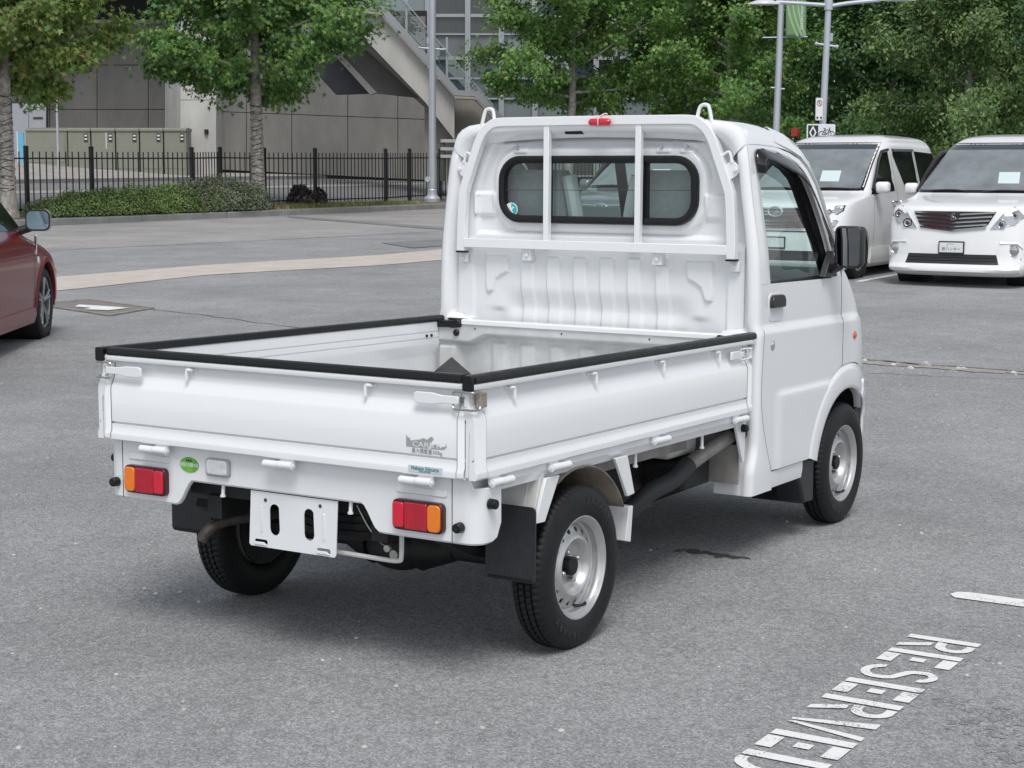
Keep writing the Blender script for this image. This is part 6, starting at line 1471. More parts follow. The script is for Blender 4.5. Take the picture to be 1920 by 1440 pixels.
# ---- hedges and small shrubs
def shrub(name, label, group, blobs, mat, lsize, n, seed, core=True):
    rd = random.Random(seed); c0 = blobs[0][0]; t = empty(name, c0, 0, label, 'shrub' if name != 'hedge' else 'hedge', group)
    cm = MB(); tot = sum(b[1].x*b[1].y*b[1].z for b in blobs); PP = []; NN = []; rg = np.random.default_rng(seed)
    for c, r_ in blobs:
        k = int(n * r_.x*r_.y*r_.z / tot)
        cm.ball(tuple(c - c0 + Vector((0, 0, -0.02))), 1.0, 14, (r_.x*0.86, r_.y*0.86, r_.z*0.87))
        v = rg.normal(0, 1, (k, 3)); v /= np.linalg.norm(v, axis=1, keepdims=True)
        lump = 0.07*np.sin(v[:, 0]*7 + c.x*3)*np.sin(v[:, 1]*6 + c.y*2) + 0.05*np.sin(v[:, 2]*9 + v[:, 0]*5)
        rad = rg.uniform(0.76, 1.04, k) + lump
        q = v*np.array(tuple(r_)); q[:, 2] = np.where(rg.random(k) < 0.85, np.abs(q[:, 2]), q[:, 2]*0.4)
        PP.append(q*rad[:, None] + np.array(tuple(c - c0))); NN.append(v + rg.uniform(-0.8, 0.8, (k, 3)) + np.array((0, 0, 0.5)))
    leaf_cloud('crown', np.concatenate(PP), np.concatenate(NN), lsize, DIAM, mat, t, seed); cm.build('branches', M('shrub_core', (0.022, 0.028, 0.014), 1.0), t)  # dark inner ball stands in for the shade among the leaves
    return t
hedgeg = leafmat('hedge_leaf', [(0, (0.062, 0.112, 0.032)), (0.5, (0.125, 0.205, 0.052)), (1, (0.21, 0.28, 0.08))], 0.15)
hedgeg2 = leafmat('grey_hedge_leaf', [(0, (0.065, 0.088, 0.050)), (0.5, (0.120, 0.145, 0.085)), (1, (0.20, 0.22, 0.14))], 0.1)
darkshrub = leafmat('dark_shrub_leaf', [(0, (0.030, 0.024, 0.026)), (0.6, (0.055, 0.042, 0.044)), (1, (0.095, 0.075, 0.070))], 0.1)
def hb(x, w, rx, h):
    u, d = on_kerb(x, w); return (W(u, d, ground_z(u, d) + 0.04), Vector((rx, rx, h)))
shrub('hedge', 'low bright green hedge in the verge in front of the fence', 'verge planting', [hb(x, 0.95, r_, h) for x, r_, h in ((100, 0.75, 0.42), (150, 0.85, 0.56), (205, 0.9, 0.62), (262, 0.9, 0.66), (320, 0.9, 0.68), (370, 0.85, 0.62))], hedgeg, 0.036, 42000, 5)
shrub('hedge', 'low grey-green hedge ending at the pale tree trunk', 'verge planting', [hb(x, 0.95, r_, h) for x, r_, h in ((365, 0.9, 0.78), (410, 1.0, 0.86), (448, 0.85, 0.74), (472, 0.6, 0.52))], hedgeg2, 0.038, 26000, 6)
shrub('shrub', 'small dark purple shrub beside a fence post', 'dark shrubs on the verge', [hb(563, 1.7, 0.40, 0.55)], darkshrub, 0.10, 1300, 7)
shrub('shrub', 'tiniest dark purple shrub, just past the fence post from the bigger one', 'dark shrubs on the verge', [hb(598, 1.7, 0.24, 0.45)], darkshrub, 0.10, 500, 8)

# ---- black picket fence
fblack = M('fence_black', (0.012, 0.013, 0.015), 0.5)
fence = empty('picket_fence', tb(172, 1.7), 0, 'black metal picket fence along the verge in front of the concrete building', 'fence')
posts = [(-60, 1.7), (50, 1.7), (172, 1.7), (360, 1.9), (413, 2.35), (496, 2.1), (591, 1.85), (723, 1.8), (768, 2.3), (825, 2.35), (885, 2.2), (990, 2.2), (1130, 2.2)]
npick = [8, 10, 20, 10, 9, 11, 20, 10, 11, 12, 16, 20]
FH = 1.52
pm_ = MB().box(-0.011, 0.011, -0.011, 0.011, 0, 1.0).build('picket', fblack, fence).data
bpy.data.objects.remove([x for x in bpy.data.objects if x.data == pm_][0])
def fpos(x, w): u, d = on_kerb(x, w); return u, d
def fobj(name, me, p, h, rz=0.0, parent=None, sx=1.0):
    o = bpy.data.objects.new(name, me); COL.objects.link(o); o.parent = fence; o.location = p - fence.location; o.scale = (sx, sx, h); o.rotation_euler = (0, 0, rz); return o
for i in range(len(posts)):
    u, d = fpos(*posts[i]); z = ground_z(u, d)
    mb = MB(); p = W(u, d, z) - fence.location
    mb.box(p.x - 0.042, p.x + 0.042, p.y - 0.042, p.y + 0.042, p.z - 0.02, p.z + FH + 0.10); mb.loft([[(p.x + a*0.05, p.y + b*0.05, p.z + FH + h) for a, b in ((-k, -k), (k, -k), (k, k), (-k, k))] for h, k in ((0.10, 1), (0.115, 1), (0.14, 0.3))]); mb.build('post', fblack, fence)
    if i + 1 < len(posts):
        u2, d2 = fpos(*posts[i+1]); z2 = ground_z(u2, d2); a, b = W(u, d, z), W(u2, d2, z2); rz = math.atan2((b - a).y, (b - a).x)
        for h in (0.16, FH - 0.16):
            MB().tube([a - fence.location + Vector((0, 0, h)), b - fence.location + Vector((0, 0, h))], 0.018, sq=True, rx=0.018).build('rail', fblack, fence)
        for k in range(1, npick[i]):
            t = k/npick[i]; fobj('picket', pm_, a*(1-t) + b*t + Vector((0, 0, 0.10)), FH - 0.10, rz)

# ---- utility cabinets, blue panel, sign pole
cabg = M('utility_green', (0.225, 0.232, 0.188), 0.6, var=0.05, vscale=3)
lab5 = ['first olive green utility cabinet next to the big plain one', 'second olive green utility cabinet in the row, with a pale stripe', 'middle olive green utility cabinet of the row of five', 'fourth olive green utility cabinet in the row', 'last olive green utility cabinet, beside the pale pillar']
CDEP = 56.0
for i, (x0, x1) in enumerate(((129, 172), (173, 218), (219, 263), (264, 308), (309, 352))):
    a, b = at(x0, 319, CDEP + 0.25*i*0), at(x1, 317.5, CDEP); H = 1.36
    t = empty('utility_cabinet', a, math.atan2((b - a).y, (b - a).x), lab5[i], 'cabinet', 'olive utility cabinets'); wd = (b - a).length - 0.03
    MB().box(0, wd, 0, 0.9, -0.2, H - 0.08).build('cabinet_body', cabg, t, bevel=0.015)
    MB().loft([[(x, y, z) for y, z in ((-0.04, H - 0.10), (-0.045, H - 0.03), (-0.01, H), (0.5, H + 0.03), (0.95, H), (0.95, H - 0.10))] for x in (-0.012, wd + 0.012)]).build('lid', cabg, t, bevel=0.01)
    MB().box(0.05, wd - 0.05, -0.012, 0.0, 0.05, H - 0.16).build('door_panel', cabg, t, bevel=0.004)
    lb = MB().box(wd - 0.20, wd - 0.07, -0.018, -0.010, H - 0.45, H - 0.17).build('warning_label', M('label_dark', (0.03, 0.03, 0.03), 0.5), t, smooth=0)
    for z in (H - 0.26, H - 0.37): MB().box(wd - 0.18, wd - 0.09, -0.021, -0.017, z, z + 0.05).build('label_print', M('label_white', (0.7, 0.7, 0.66), 0.5), lb, smooth=0)
    if i == 1: MB().box(wd*0.62, wd*0.62 + 0.025, -0.016, -0.011, 0.7, H - 0.12).build('pale_stripe', M('label_white', (0.7, 0.7, 0.66), 0.5), t, smooth=0)
a, b = at(50, 319, CDEP + 0.2), at(127, 319, CDEP + 0.1)
t = empty('utility_cabinet', a, math.atan2((b - a).y, (b - a).x), 'long plain olive green utility cabinet nearest the grey doors', 'cabinet', 'olive utility cabinets'); wd = (b - a).length
MB().box(0, wd, 0, 1.0, -0.2, 1.30).build('cabinet_body', cabg, t, bevel=0.015); MB().box(0.08, wd - 0.08, -0.010, 0.0, 0.25, 1.15).build('door_panel', cabg, t, bevel=0.004); MB().loft([[(x, y, z) for y, z in ((-0.04, 1.28), (-0.03, 1.34), (0.5, 1.40), (1.04, 1.34), (1.04, 1.28))] for x in (-0.02, wd + 0.02)]).build('lid', cabg, t, bevel=0.01)
a = at(35, 312, CDEP + 0.3); b = at(46, 312, CDEP + 0.3)
t = empty('blue_panel', a, math.atan2((b - a).y, (b - a).x), 'narrow light blue upright panel with white edge beside the cabinets', 'panel'); wd = (b - a).length
MB().box(0, wd, 0, 0.05, -0.1, 1.12).build('panel_board', M('panel_blue', (0.13, 0.42, 0.60), 0.5), t, smooth=0); MB().box(-0.03, 0, -0.01, 0.06, -0.1, 1.15).build('panel_edge', M('label_white', (0.7, 0.7, 0.66), 0.5), t, smooth=0)
galv = M('galvanised_pole', (0.46, 0.49, 0.54), 0.45, metal=0.3, var=0.06, vscale=3)
a = at(110, 320, 54.5); t = empty('sign_pole', a, 0, 'thin bare galvanised pole standing in front of the olive cabinets', 'pole')
MB().cyl((0, 0, -0.3), (0, 0, at(107, 128, 54.5).z - a.z), 0.038, 10).build('pole_shaft', galv, t); MB().box(-0.03, 0.03, -0.05, -0.03, 2.6, 2.75).build('sign_clamp', galv, t)

# ---- concrete building
def wallmat(name, base): return M(name, base, 0.9, var=0.20, vscale=0.9, bump=0.15, bscale=18, stretch=(1, 1, 0.45))
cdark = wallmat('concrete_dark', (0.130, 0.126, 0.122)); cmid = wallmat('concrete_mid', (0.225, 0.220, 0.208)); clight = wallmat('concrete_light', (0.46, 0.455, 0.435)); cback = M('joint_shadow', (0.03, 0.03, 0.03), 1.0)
bld = empty('concrete_building', at(350, 312, 60), 0, 'grey concrete building with panelled walls, outside stair and glass front', 'building')
BL = bld.location
def quadslab(name, corners, mat, thick, parent=bld, bevel=0.0):
    """slab with its face through the given (x, y, d) points; thickness runs away from the lens axis"""
    P = [at(*c) - BL for c in corners]; mb = MB(); n = len(P); off = FD*thick
    mb.add([tuple(p) for p in P] + [tuple(p + off) for p in P], [tuple(range(n))[::-1], tuple(range(n, 2*n))] + [(i, (i+1) % n, (i+1) % n + n, i + n) for i in range(n)])
    return mb.build(name, mat, parent, smooth=0, bevel=bevel)
def panel_wall(cols, rows, dfun, mat, g=0.6):
    for i in range(len(cols) - 1):
        for j in range(len(rows) - 1):
            x0, x1 = cols[i] + g*0.5, cols[i+1] - g*0.5
            def yy(r_, x): return r_(x) if callable(r_) else r_
            quadslab('wall_panel', [(x0, yy(rows[j], x0) + g*0.5, dfun(x0)), (x1, yy(rows[j], x1) + g*0.5, dfun(x1)), (x1, yy(rows[j+1], x1) - g*0.5, dfun(x1)), (x0, yy(rows[j+1], x0) - g*0.5, dfun(x0))], mat, 0.25)
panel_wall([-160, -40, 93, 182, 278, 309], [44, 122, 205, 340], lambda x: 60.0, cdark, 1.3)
quadslab('wall_core', [(-170, 40, 60.12), (309, 40, 60.12), (309, 345, 60.12), (-170, 345, 60.12)], cback, 0.4)
quadslab('wall_coping', [(-170, 37, 59.85), (309, 37, 59.85), (309, 43.5, 59.85), (-170, 43.5, 59.85)], cmid, 0.6)
quadslab('upper_recess', [(-170, -140, 63.5), (330, -140, 63.5), (330, 60, 63.5), (-170, 60, 63.5)], M('recess_dark', (0.012, 0.016, 0.020), 0.6), 0.3)  # near-black colour stands in for the shade inside the opening
quadslab('upper_storey', [(-170, -260, 57.5), (420, -260, 57.5), (420, -70, 57.5), (-170, -70, 57.5)], cmid, 8.0)  # unseen slab added overhead to block light
# pillar
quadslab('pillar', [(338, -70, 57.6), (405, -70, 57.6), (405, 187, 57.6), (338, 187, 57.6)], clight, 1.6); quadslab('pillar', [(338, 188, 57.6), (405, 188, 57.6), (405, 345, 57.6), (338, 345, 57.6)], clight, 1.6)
P = [at(309, -70, 59.9), at(337.4, -70, 57.62), at(337.4, 345, 57.62), at(309, 345, 59.9)]
mb = MB(); mb.add([tuple(p - BL) for p in P] + [tuple(p - BL + FD*1.5 + FU*0.4) for p in P], [(3,2,1,0),(4,5,6,7),(0,1,5,4),(1,2,6,5),(2,3,7,6),(3,0,4,7)]); mb.build('pillar_flank', clight, bld, smooth=0)
MB().box(*[c for k in zip(at(387, 247, 57.55) - BL - Vector((0.05, 0.05, 0.08)), at(387, 247, 57.55) - BL + Vector((0.05, 0.05, 0.08))) for c in k]).build('wall_socket', darkplastic, bld)
d2 = lambda x: interp(x, [405, 628, 800, 930], [58.6, 61.6, 64.0, 66.0])
panel_wall([405, 462, 547, 652, 746, 798], [30, lambda x: interp(x, [405, 800], [209, 224]), lambda x: interp(x, [405, 800], [318, 338])], d2, cmid, 1.3)
quadslab('wall_core', [(405, 20, 58.75), (800, 20, 64.15), (800, 345, 64.15), (405, 345, 58.75)], cback, 0.3)
# doors
quadslab('door_frame', [(20, 190, 59.86), (88, 190, 59.86), (88, 318, 59.86), (20, 318, 59.86)], M('door_frame_dark', (0.05, 0.05, 0.055), 0.6), 0.1)
doorm = M('door_grey', (0.36, 0.38, 0.41), 0.5, var=0.04)
for x0, x1 in ((23, 53.5), (54.5, 86)):
    o = quadslab('service_door', [(x0, 194, 59.80), (x1, 194, 59.80), (x1, 317, 59.80), (x0, 317, 59.80)], doorm, 0.06)
quadslab('door_sign', [(62, 219.5, 59.77), (80, 219.5, 59.77), (80, 222.8, 59.77), (62, 222.8, 59.77)], M('label_dark', (0.03, 0.03, 0.03), 0.5), 0.02)
quadslab('wall_lamp', [(37, 155, 59.6), (55, 155, 59.6), (55, 166, 59.6), (37, 166, 59.6)], darkplastic, 0.3)
# stair: stringer, coping, soffit, side wall
quadslab('stair_stringer', [(600, -45, 56.5), (650, 12, 56.5), (668, 24, 56.5), (712, 28, 56.5), (852, 184, 56.5), (852, 262, 56.5), (796, 190, 56.5), (685, 74, 56.5), (655, 62, 56.5), (600, 58, 56.5)], clight, 0.5)
quadslab('stair_underside', [(655, 60, 56.9), (688, 74, 56.9), (800, 192, 56.9), (800, 205, 58.6), (672, 92, 58.6), (640, 78, 58.6)], cmid, 0.3)
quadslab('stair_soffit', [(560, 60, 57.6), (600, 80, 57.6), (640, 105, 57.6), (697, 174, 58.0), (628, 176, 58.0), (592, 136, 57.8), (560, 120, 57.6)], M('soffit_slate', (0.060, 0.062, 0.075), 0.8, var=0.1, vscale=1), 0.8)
quadslab('flight_underside', [(642, 103, 57.45), (690, 78, 57.45), (790, 184, 57.45), (706, 175, 57.45)], M('underside_grey', (0.10, 0.098, 0.095), 0.9, var=0.2, vscale=0.8), 0.3)  # darker grey puts the shade under the flight into the colour
quadslab('inner_beam', [(628, 104, 57.3), (642, 104, 57.3), (707, 174, 57.3), (694, 177, 57.3)], cmid, 0.5)
quadslab('stair_side_wall', [(796, 192, 57.2), (852, 186, 57.2), (890, 188, 57.2), (935, 236, 57.2), (1000, 330, 57.2), (1000, 352, 57.2), (796, 345, 57.2)], M('concrete_warm', (0.26, 0.248, 0.225), 0.9, var=0.22, vscale=0.8, bump=0.15, bscale=18, stretch=(1, 1, 0.35)), 0.6)
cop = [(615, -38), (652, 4), (669, 19), (713, 23), (852, 180), (890, 182), (945, 240), (1010, 312)]
quadslab('stair_coping', [(x, y, 56.2) for x, y in cop] + [(x + (2 if 669 < x < 900 else 0), y + 4.5, 56.2) for x, y in reversed(cop)], M('coping_pale', (0.36, 0.335, 0.30), 0.85, var=0.12, vscale=1), 0.7)
quadslab('stair_flashing', [(x, y - 1.2, 56.35) for x, y in cop] + [(x + (8 if x > 712 else 3), y - (11 if x != 669 else 14), 56.35) for x, y in reversed(cop)], M('zinc_flashing', (0.30, 0.315, 0.33), 0.5, metal=0.2), 0.3)
mul = M('curtain_frame', (0.36, 0.385, 0.40), 0.45, metal=0.2)
for x, y0, y1 in ((762, -15, 62), (838, 70, 148), (912, 150, 208)): quadslab('balustrade_post', [(x - 2, y0, 57.6), (x + 2, y0, 57.6), (x + 2, y1, 57.6), (x - 2, y1, 57.6)], mul, 0.06)
for a, b in (((735, -28), (800, 50)), ((815, 68), (925, 196))): quadslab('hand_rail', [(a[0], a[1], 57.5), (b[0], b[1], 57.5), (b[0], b[1] + 2.5, 57.5), (a[0], a[1] + 2.5, 57.5)], mul, 0.05)
quadslab('balustrade_glass', [(718, -35, 57.65), (925, 196, 57.65), (925, 215, 57.65), (718, 15, 57.65)], glass('rail_glass', (0.72, 0.78, 0.80)), 0.012)
# curtain wall: every pane its own piece
GD = 67.0
gx = [655, 727, 802, 877, 940, 1003, 1062, 1118, 1152, 1236, 1292, 1345, 1400, 1452]; gy = [-150, -90, -36, 29, 64, 109, 147, 185, 235, 330]
spand = M('spandrel_glass', (0.045, 0.050, 0.055), 0.12, var=0.25, vscale=1.2, spec=0.6, stretch=(1, 1, 0.3)); spand2 = M('frosted_glass', (0.15, 0.165, 0.175), 0.25, var=0.2, vscale=0.8, spec=0.6, stretch=(1, 1, 0.3)); spand3 = M('clear_office_glass', (0.055, 0.085, 0.105), 0.05, var=0.5, vscale=0.5, spec=0.7); spand4 = M('pale_blind_glass', (0.20, 0.235, 0.25), 0.15, var=0.12, vscale=0.6)
rg_ = random.Random(4)
for i in range(len(gx) - 1):
    for j in range(len(gy) - 1):
        m_ = spand4 if gx[i] < 800 else (spand if j < 4 else (spand2 if j == 4 else (spand3 if j < 7 or rg_.random() < 0.5 else spand4)))
        if gx[i] > 930: m_ = rg_.choice((spand2, spand3, spand4, spand4, spand))
        quadslab('glass_pane', [(gx[i] + 4, gy[j] + 1.5, GD), (gx[i+1] - 4, gy[j] + 1.5, GD), (gx[i+1] - 4, gy[j+1] - 1.5, GD), (gx[i] + 4, gy[j+1] - 1.5, GD)], m_, 0.05)
for x in gx: quadslab('mullion', [(x - 5, -150, GD - 0.18), (x + 5, -150, GD - 0.18), (x + 5, 335, GD - 0.18), (x - 5, 335, GD - 0.18)], mul, 0.4)
for k, y in enumerate(gy): quadslab('transom', [(655, y - (3 if k in (3, 5) else 1.6), GD - 0.10), (1455, y - (3 if k in (3, 5) else 1.6), GD - 0.10), (1455, y + (3 if k in (3, 5) else 1.6), GD - 0.10), (655, y + (3 if k in (3, 5) else 1.6), GD - 0.10)], mul, 0.3)
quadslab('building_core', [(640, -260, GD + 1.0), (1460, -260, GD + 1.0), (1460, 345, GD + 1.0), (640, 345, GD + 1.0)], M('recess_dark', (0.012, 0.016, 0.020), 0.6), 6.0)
# guard rail bars in front of the stair wall
gr = empty('guard_rail', at(850, 330, 54.5), 0, 'pale metal guard rail with three bars behind the fence by the lamp post', 'railing')
for y in (264, 279, 293):
    a, b = at(826, y, 54.5), at(1010, y + 1, 54.5); MB().tube([a - gr.location, b - gr.location], 0.05, sq=True, rx=0.05).build('bar', M('rail_pale', (0.45, 0.46, 0.44), 0.5), gr)
for x in (830, 920, 1000):
    a = at(x, 262, 54.55); MB().box(*[c for k in zip(a - gr.location + Vector((-0.06, -0.06, -1.3)), a - gr.location + Vector((0.06, 0.06, 0))) for c in k]).build('rail_post', M('rail_dark', (0.10, 0.10, 0.10), 0.6), gr)
# pale apartment block far behind the trees
ap = empty('apartment_block', W(*ud_of(at(1790, 330, 95)), 0.0), 0, 'pale apartment block glimpsed above the trees', 'building'); BLs = BL; BL = ap.location
quadslab('wall', [(1735, -200, 95), (1925, -200, 95), (1925, 330, 95), (1735, 330, 95)], M('apartment_white', (0.55, 0.55, 0.54), 0.8), 8.0, ap)
for x0, x1, y0, y1 in ((1760, 1790, 16, 45), (1800, 1822, -40, 8), (1760, 1790, -70, -20), (1835, 1870, 16, 50), (1880, 1910, -40, 40)):
    w_ = quadslab('window', [(x0, y0, 94.9), (x1, y0, 94.9), (x1, y1, 94.9), (x0, y1, 94.9)], M('apartment_glass', (0.14, 0.20, 0.21), 0.1), 0.2, ap)
for y in (12, -80): quadslab('balcony_slab', [(1752, y, 93.5), (1830, y, 93.5), (1830, y + 4, 93.5), (1752, y + 4, 93.5)], M('apartment_white', (0.55, 0.55, 0.54), 0.8), 1.5, ap)
BL = BLs

# ---- lamp posts and signs
def post(name, label, cat, x0, y0, x1, y1, d, r0, r1, zbase):
    """tapered post through two pixels of its axis at distance d"""
    a, b = at(x0, y0, d), at(x1, y1, d); k = (zbase - a.z)/(b.z - a.z); foot = a + (b - a)*k
    t = empty(name, foot, 0, label, cat, 'lamp posts'); ax = (b - a).normalized()
    if ax.z < 0: ax = -ax
    MB().tube([ax*(-0.1), ax*3.0, ax*6.6], [r0, (r0 + r1)/2, r1], 14).build('post_shaft', galv, t)
    return t, foot, ax
LD = on_kerb(811, 1.5)[1]
t, foot, ax = post('lamp_post', 'grey lamp post on a round base beside the verge grass', 'lamp post', 811.0, 0, 810.5, 370, LD, 0.128, 0.105, ground_z(*on_kerb(811, 1.5)))
mb = MB(); mb.lathe([(0, -0.05), (0.25, -0.05), (0.26, 0.10), (0.24, 0.13), (0.17, 0.20), (0.15, 0.32), (0.155, 0.36), (0.13, 0.40)], (0, 0, 0), 'z', 24); mb.build('base_collar', galv, t)
zc = at(811, 91, LD).z - foot.z; mb = MB(); mb.tube([FU*-0.37 + Vector((0, 0, zc + 0.02)), FU*0.40 + Vector((0, 0, zc - 0.03))], 0.025, 8); mb.ball(tuple(FU*-0.38 + Vector((0, 0, zc + 0.02))), 0.045, 10); mb.ball(tuple(FU*0.41 + Vector((0, 0, zc - 0.03))), 0.045, 10); mb.build('cross_bar', galv, t)
pc = FU*-0.12 + Vector((0, 0, zc + 0.22)); MB().box(pc.x - 0.04, pc.x + 0.04, pc.y - 0.04, pc.y + 0.04, pc.z - 0.09, pc.z + 0.09).build('socket_box', galv, t, bevel=0.01)
pc = FU*-0.14 - FD*0.10 + Vector((0, 0, at(806, 336, LD).z - foot.z)); MB().tube([pc - FD*0.01, pc + FD*0.02], 0.085, 16).build('hatch_cover', galv, t)
t, foot, ax = post('lamp_post', 'double-arm lamp post carrying the two traffic signs', 'lamp post', 1554, 0, 1543.5, 215, 38, 0.088, 0.062, 0.34)
def rel(x, y, dd=38): return at(x, y, dd) - foot
mb = MB(); mb.tube(smoothpath([rel(1553, 10), rel(1500, 6.5), rel(1455, 4)], 4), 0.045, 10); mb.build('lamp_arm', galv, t)
mb = MB(); mb.tube(smoothpath([rel(1554, 12), rel(1590, 6), rel(1650, 0)], 4), 0.045, 10); mb.build('lamp_arm', galv, t)
lampm = M('lamp_head_grey', (0.55, 0.57, 0.60), 0.35)
for xa, xb, ya in ((1402, 1464, 8), (1648, 1716, 1)):
    mb = MB(); rg = []
    for k, x in enumerate(frange(xa, xb, 9)):
        f = math.sin(math.pi*(k + 0.4)/9.0)
        c = rel(x, ya); rg.append([c + FD*(0.17*f*math.cos(a)) + Vector((0, 0, (0.11 if math.sin(a) > 0 else 0.02)*f*math.sin(a))) for a in [2*math.pi*q/14 for q in range(14)]])
    mb.loft(rg); mb.build('lamp_head', lampm, t, smooth=60)
mb = MB(); mb.tube([rel(1531, 82), rel(1569, 87.5)], 0.024, 8); mb.ball(tuple(rel(1531, 82)), 0.045, 10); mb.ball(tuple(rel(1569, 87.5)), 0.045, 10); mb.build('cross_bar', galv, t)
c = rel(1559, 70); MB().box(c.x - 0.03, c.x + 0.03, c.y - 0.03, c.y + 0.03, c.z - 0.09, c.z + 0.09).build('socket_box', galv, t, bevel=0.008)
mb = MB(); mb.lathe([(0.085, -0.11), (0.095, -0.10), (0.095, 0.10), (0.085, 0.11)], tuple(rel(1553.5, 10)), 'z', 18); mb.build('arm_collar', galv, t)
t2, foot2, ax2 = post('lamp_post', 'plain grey post carrying the green banner', 'lamp post', 1464, 30, 1455.5, 245, 47, 0.105, 0.085, 0.45)
mb = MB(); mb.tube([at(1445, 164, 47) - foot2, at(1471, 167, 47) - foot2], 0.022, 8); mb.build('cross_bar', galv, t2)
mb = MB(); mb.tube([at(1430, 70.5, 47) - foot2, at(1514, 69, 47) - foot2], 0.016, 8); mb.build('banner_arm', galv, t2)
t3, foot3, ax3 = post('lamp_post', 'grey post half hidden in the olive tree foliage', 'lamp post', 1812, 0, 1799, 245, 52, 0.10, 0.075, 0.5)
mb = MB(); mb.tube([at(1795, 48, 52) - foot3, at(1818, 49, 52) - foot3], 0.022, 8); mb.build('cross_bar', galv, t3)
# banner
bc = [at(1474, -6, 46.8), at(1512, -6, 46.8), at(1511, 68, 46.8), at(1473, 70, 46.8)]
ban = empty('banner', bc[3], 0, 'green street banner with leaf pattern and upright white lettering', 'banner')
Rb, Ub = (bc[2] - bc[3]).normalized(), (bc[0] - bc[3]).normalized(); bw_, bh_ = (bc[2] - bc[3]).length, (bc[0] - bc[3]).length
bf = frame(Rb, Ub, (0, 0, 0)); bfx = lambda p: tuple(bf @ Vector(p))
mb = MB(bfx); mb.grid(lambda x, y: (x, y, 0.02*math.sin(y*5)), frange(0, bw_, 6), frange(0, bh_, 12)); mb.build('banner_cloth', M('banner_green', (0.15, 0.26, 0.13), 0.7), ban, solid=0.004)
for k, (xa, xb) in enumerate(((0.02, 0.30), (0.16, 0.42), (0.30, 0.50))):
    mb = MB(bfx); mb.loft([[(xa + (xb - xa)*(1 - s)**2 + 0.0, bh_*s, 0.02*math.sin(bh_*s*5) + 0.006), (xa + (xb - xa)*(1 - s)**2 + 0.07*(1 - s*0.6), bh_*s, 0.02*math.sin(bh_*s*5) + 0.006)] for s in frange(0.01, 0.98, 16)], closed=False); mb.build('leaf_pattern', M('banner_pale', (0.27, 0.43, 0.23), 0.7), ban)
text_mesh('banner_lettering', 'childenwisus', M('banner_white', (0.72, 0.78, 0.70), 0.7), 0.15, bf @ frame((0, -1, 0), (1, 0, 0), (bw_*0.80, bh_*0.52, 0.03)), ban, 0.002)
# signs
sgnw = M('sign_white', (0.74, 0.75, 0.77), 0.4); sgnk = M('sign_black', (0.015, 0.018, 0.018), 0.4); sgnr = M('sign_red', (0.30, 0.01, 0.02), 0.4); sgne = M('sign_edge', (0.40, 0.42, 0.43), 0.4)
def sign_board(name, label, tl, br, d, yaw=0.0):
    a, b = at(*tl, d), at(*br, d); wv, hv = (b - a).dot(FU), a.z - b.z
    o = empty(name, Vector((a.x, a.y, b.z)), 0, label, 'sign', 'traffic signs'); fm = frame((FU*math.cos(yaw) + FD*math.sin(yaw)), (0, 0, 1), (0, 0, 0)); return o, wv/math.cos(yaw), hv, (lambda p: tuple(fm @ Vector(p))), fm
o, wv, hv, fx, fm = sign_board('no_parking_sign', 'tall white sign with red ring and two arrows on the lamp post', (1529.5, 183), (1544, 226), 37.8, 0.35)
MB(fx).prism(rr(0, wv, 0, hv, 0.03, 4), 'z', -0.006, 0.0).build('sign_back', sgne, o, smooth=0); MB(fx).prism(rr(0.012, wv - 0.012, 0.012, hv - 0.012, 0.025, 4), 'z', 0, 0.002).build('sign_face', sgnw, o, smooth=0)
cx, cy = wv/2, hv*0.76; rr_ = wv*0.34
mb = MB(fx); mb.loft([[(cx + rr_*math.cos(a), cy + rr_*1.1*math.sin(a), 0.0035), (cx + rr_*0.76*math.cos(a), cy + rr_*0.84*math.sin(a), 0.0035)] for a in [2*math.pi*k/28 for k in range(29)]], closed=False); mb.build('ring', sgnr, o, smooth=0)
text_mesh('parking_letter', 'P', sgnk, rr_*1.5, fm @ Matrix.Translation((cx, cy, 0.0035)), o, 0.0003)
MB(fx).prism([(cx - rr_*0.66, cy + rr_*0.72), (cx - rr_*0.5, cy + rr_*0.85), (cx + rr_*0.66, cy - rr_*0.72), (cx + rr_*0.5, cy - rr_*0.85)], 'z', 0.0045, 0.006).build('slash', sgnr, o, smooth=0)
for s in (-1, 1): MB(fx).prism([(cx + s*wv*0.10, 0.055), (cx + s*wv*0.25, 0.10), (cx + s*wv*0.25, 0.075), (cx + s*wv*0.40, 0.075) if False else (cx + s*wv*0.38, 0.055), (cx + s*wv*0.25, 0.010)] if False else [(cx + s*wv*0.40, 0.060), (cx + s*wv*0.22, 0.105), (cx + s*wv*0.22, 0.075), (cx + s*wv*0.10, 0.075), (cx + s*wv*0.10, 0.045), (cx + s*wv*0.22, 0.045), (cx + s*wv*0.22, 0.015)], 'z', 0.002, 0.0035).build('arrow', sgnk, o, smooth=0)
o, wv, hv, fx, fm = sign_board('bicycle_lane_sign', 'wide sign with white diamond on black and a bicycle, below the no-parking sign', (1513, 232.5), (1565.5, 266), 37.75, 0.0)
MB(fx).prism(rr(0, wv, 0, hv, 0.035, 4), 'z', -0.006, 0.0).build('sign_back', sgnw, o, smooth=0)
MB(fx).prism([(0.028, 0.03), (wv*0.40, 0.03), (wv*0.40, hv - 0.028), (0.028, hv - 0.028)], 'z', 0, 0.002).build('black_field', sgnk, o, smooth=0); MB(fx).prism([(wv*0.405, 0.03), (wv - 0.028, 0.03), (wv - 0.028, hv - 0.028), (wv*0.405, hv - 0.028)], 'z', 0, 0.0018).build('white_field', M('sign_lilac_white', (0.66, 0.68, 0.74), 0.4), o, smooth=0)
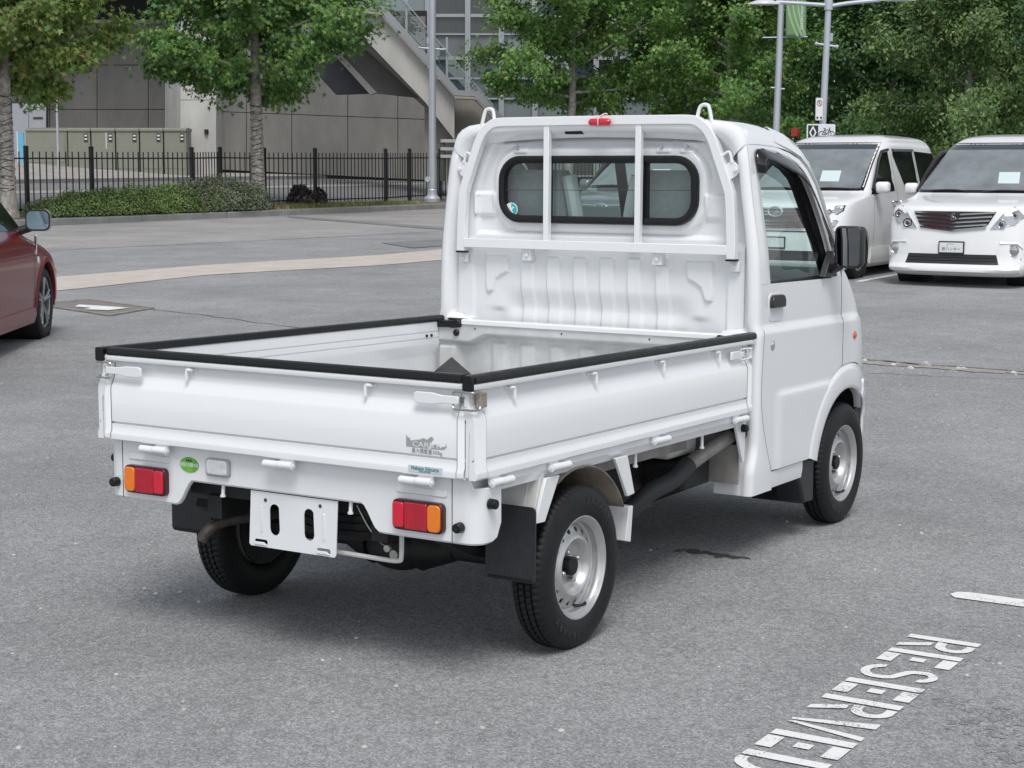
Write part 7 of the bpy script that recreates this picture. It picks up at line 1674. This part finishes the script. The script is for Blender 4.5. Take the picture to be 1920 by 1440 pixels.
cx, cy = wv*0.215, hv*0.52; mb = MB(fx); dd = [(cx, cy + 0.152), (cx + 0.082, cy), (cx, cy - 0.152), (cx - 0.082, cy)]; di = [(cx, cy + 0.09), (cx + 0.046, cy), (cx, cy - 0.09), (cx - 0.046, cy)]
mb.loft([[(*dd[k % 4], 0.004), (*di[k % 4], 0.004)] for k in range(5)], closed=False); mb.build('diamond', sgnw, o, smooth=0)
cx, cy = wv*0.70, hv*0.42; mb = MB(fx)
for s in (-0.105, 0.105):
    mb.tube([(cx + s + 0.068*math.cos(a), cy + 0.068*math.sin(a), 0.004) for a in [2*math.pi*k/20 for k in range(21)]], 0.007, 5)
for a, b in (((-0.105, 0), (-0.04, 0.10)), ((-0.04, 0.10), (0.06, 0.10)), ((0.06, 0.10), (-0.005, 0.0)), ((-0.005, 0), (-0.105, 0)), ((-0.005, 0), (-0.05, 0.125)), ((0.105, 0), (0.055, 0.135)), ((0.055, 0.135), (0.085, 0.145)), ((-0.075, 0.13), (-0.025, 0.13))):
    mb.tube([(cx + a[0], cy + a[1], 0.004), (cx + b[0], cy + b[1], 0.004)], 0.007, 5)
mb.build('bicycle_symbol', sgnk, o)
# red box glimpsed beyond the cab roof
a = at(1491, 256, 46); t = empty('red_box', a - Vector((0, 0, 0.9)), 0, 'small red box on a post beyond the truck roof', 'box')
MB().box(-0.09, 0.09, -0.09, 0.09, 0.9, 1.12).build('box_body', M('box_red', (0.30, 0.03, 0.02), 0.5), t, bevel=0.01); MB().box(-0.03, 0.03, -0.03, 0.03, 0.0, 0.9).build('box_post', blackmet, t)

# unseen trees added to the side, for reflections in the van windows
src = [o_ for o_ in bpy.data.objects if o_.name.startswith('park_tree') and o_.parent is None]
for k, (u, d) in enumerate(((17, 44), (21, 50), (23, 40), (27, 46), (31, 38), (33, 50))):
    c = copy_tree(src[k % 3]); c.location = W(u, d, 0.5); c.rotation_euler = (0, 0, k*1.3); c['label'] = ['dark tree to the side of the vans, %s in the line' % w for w in ('first', 'second', 'third', 'fourth', 'fifth', 'sixth')][k]
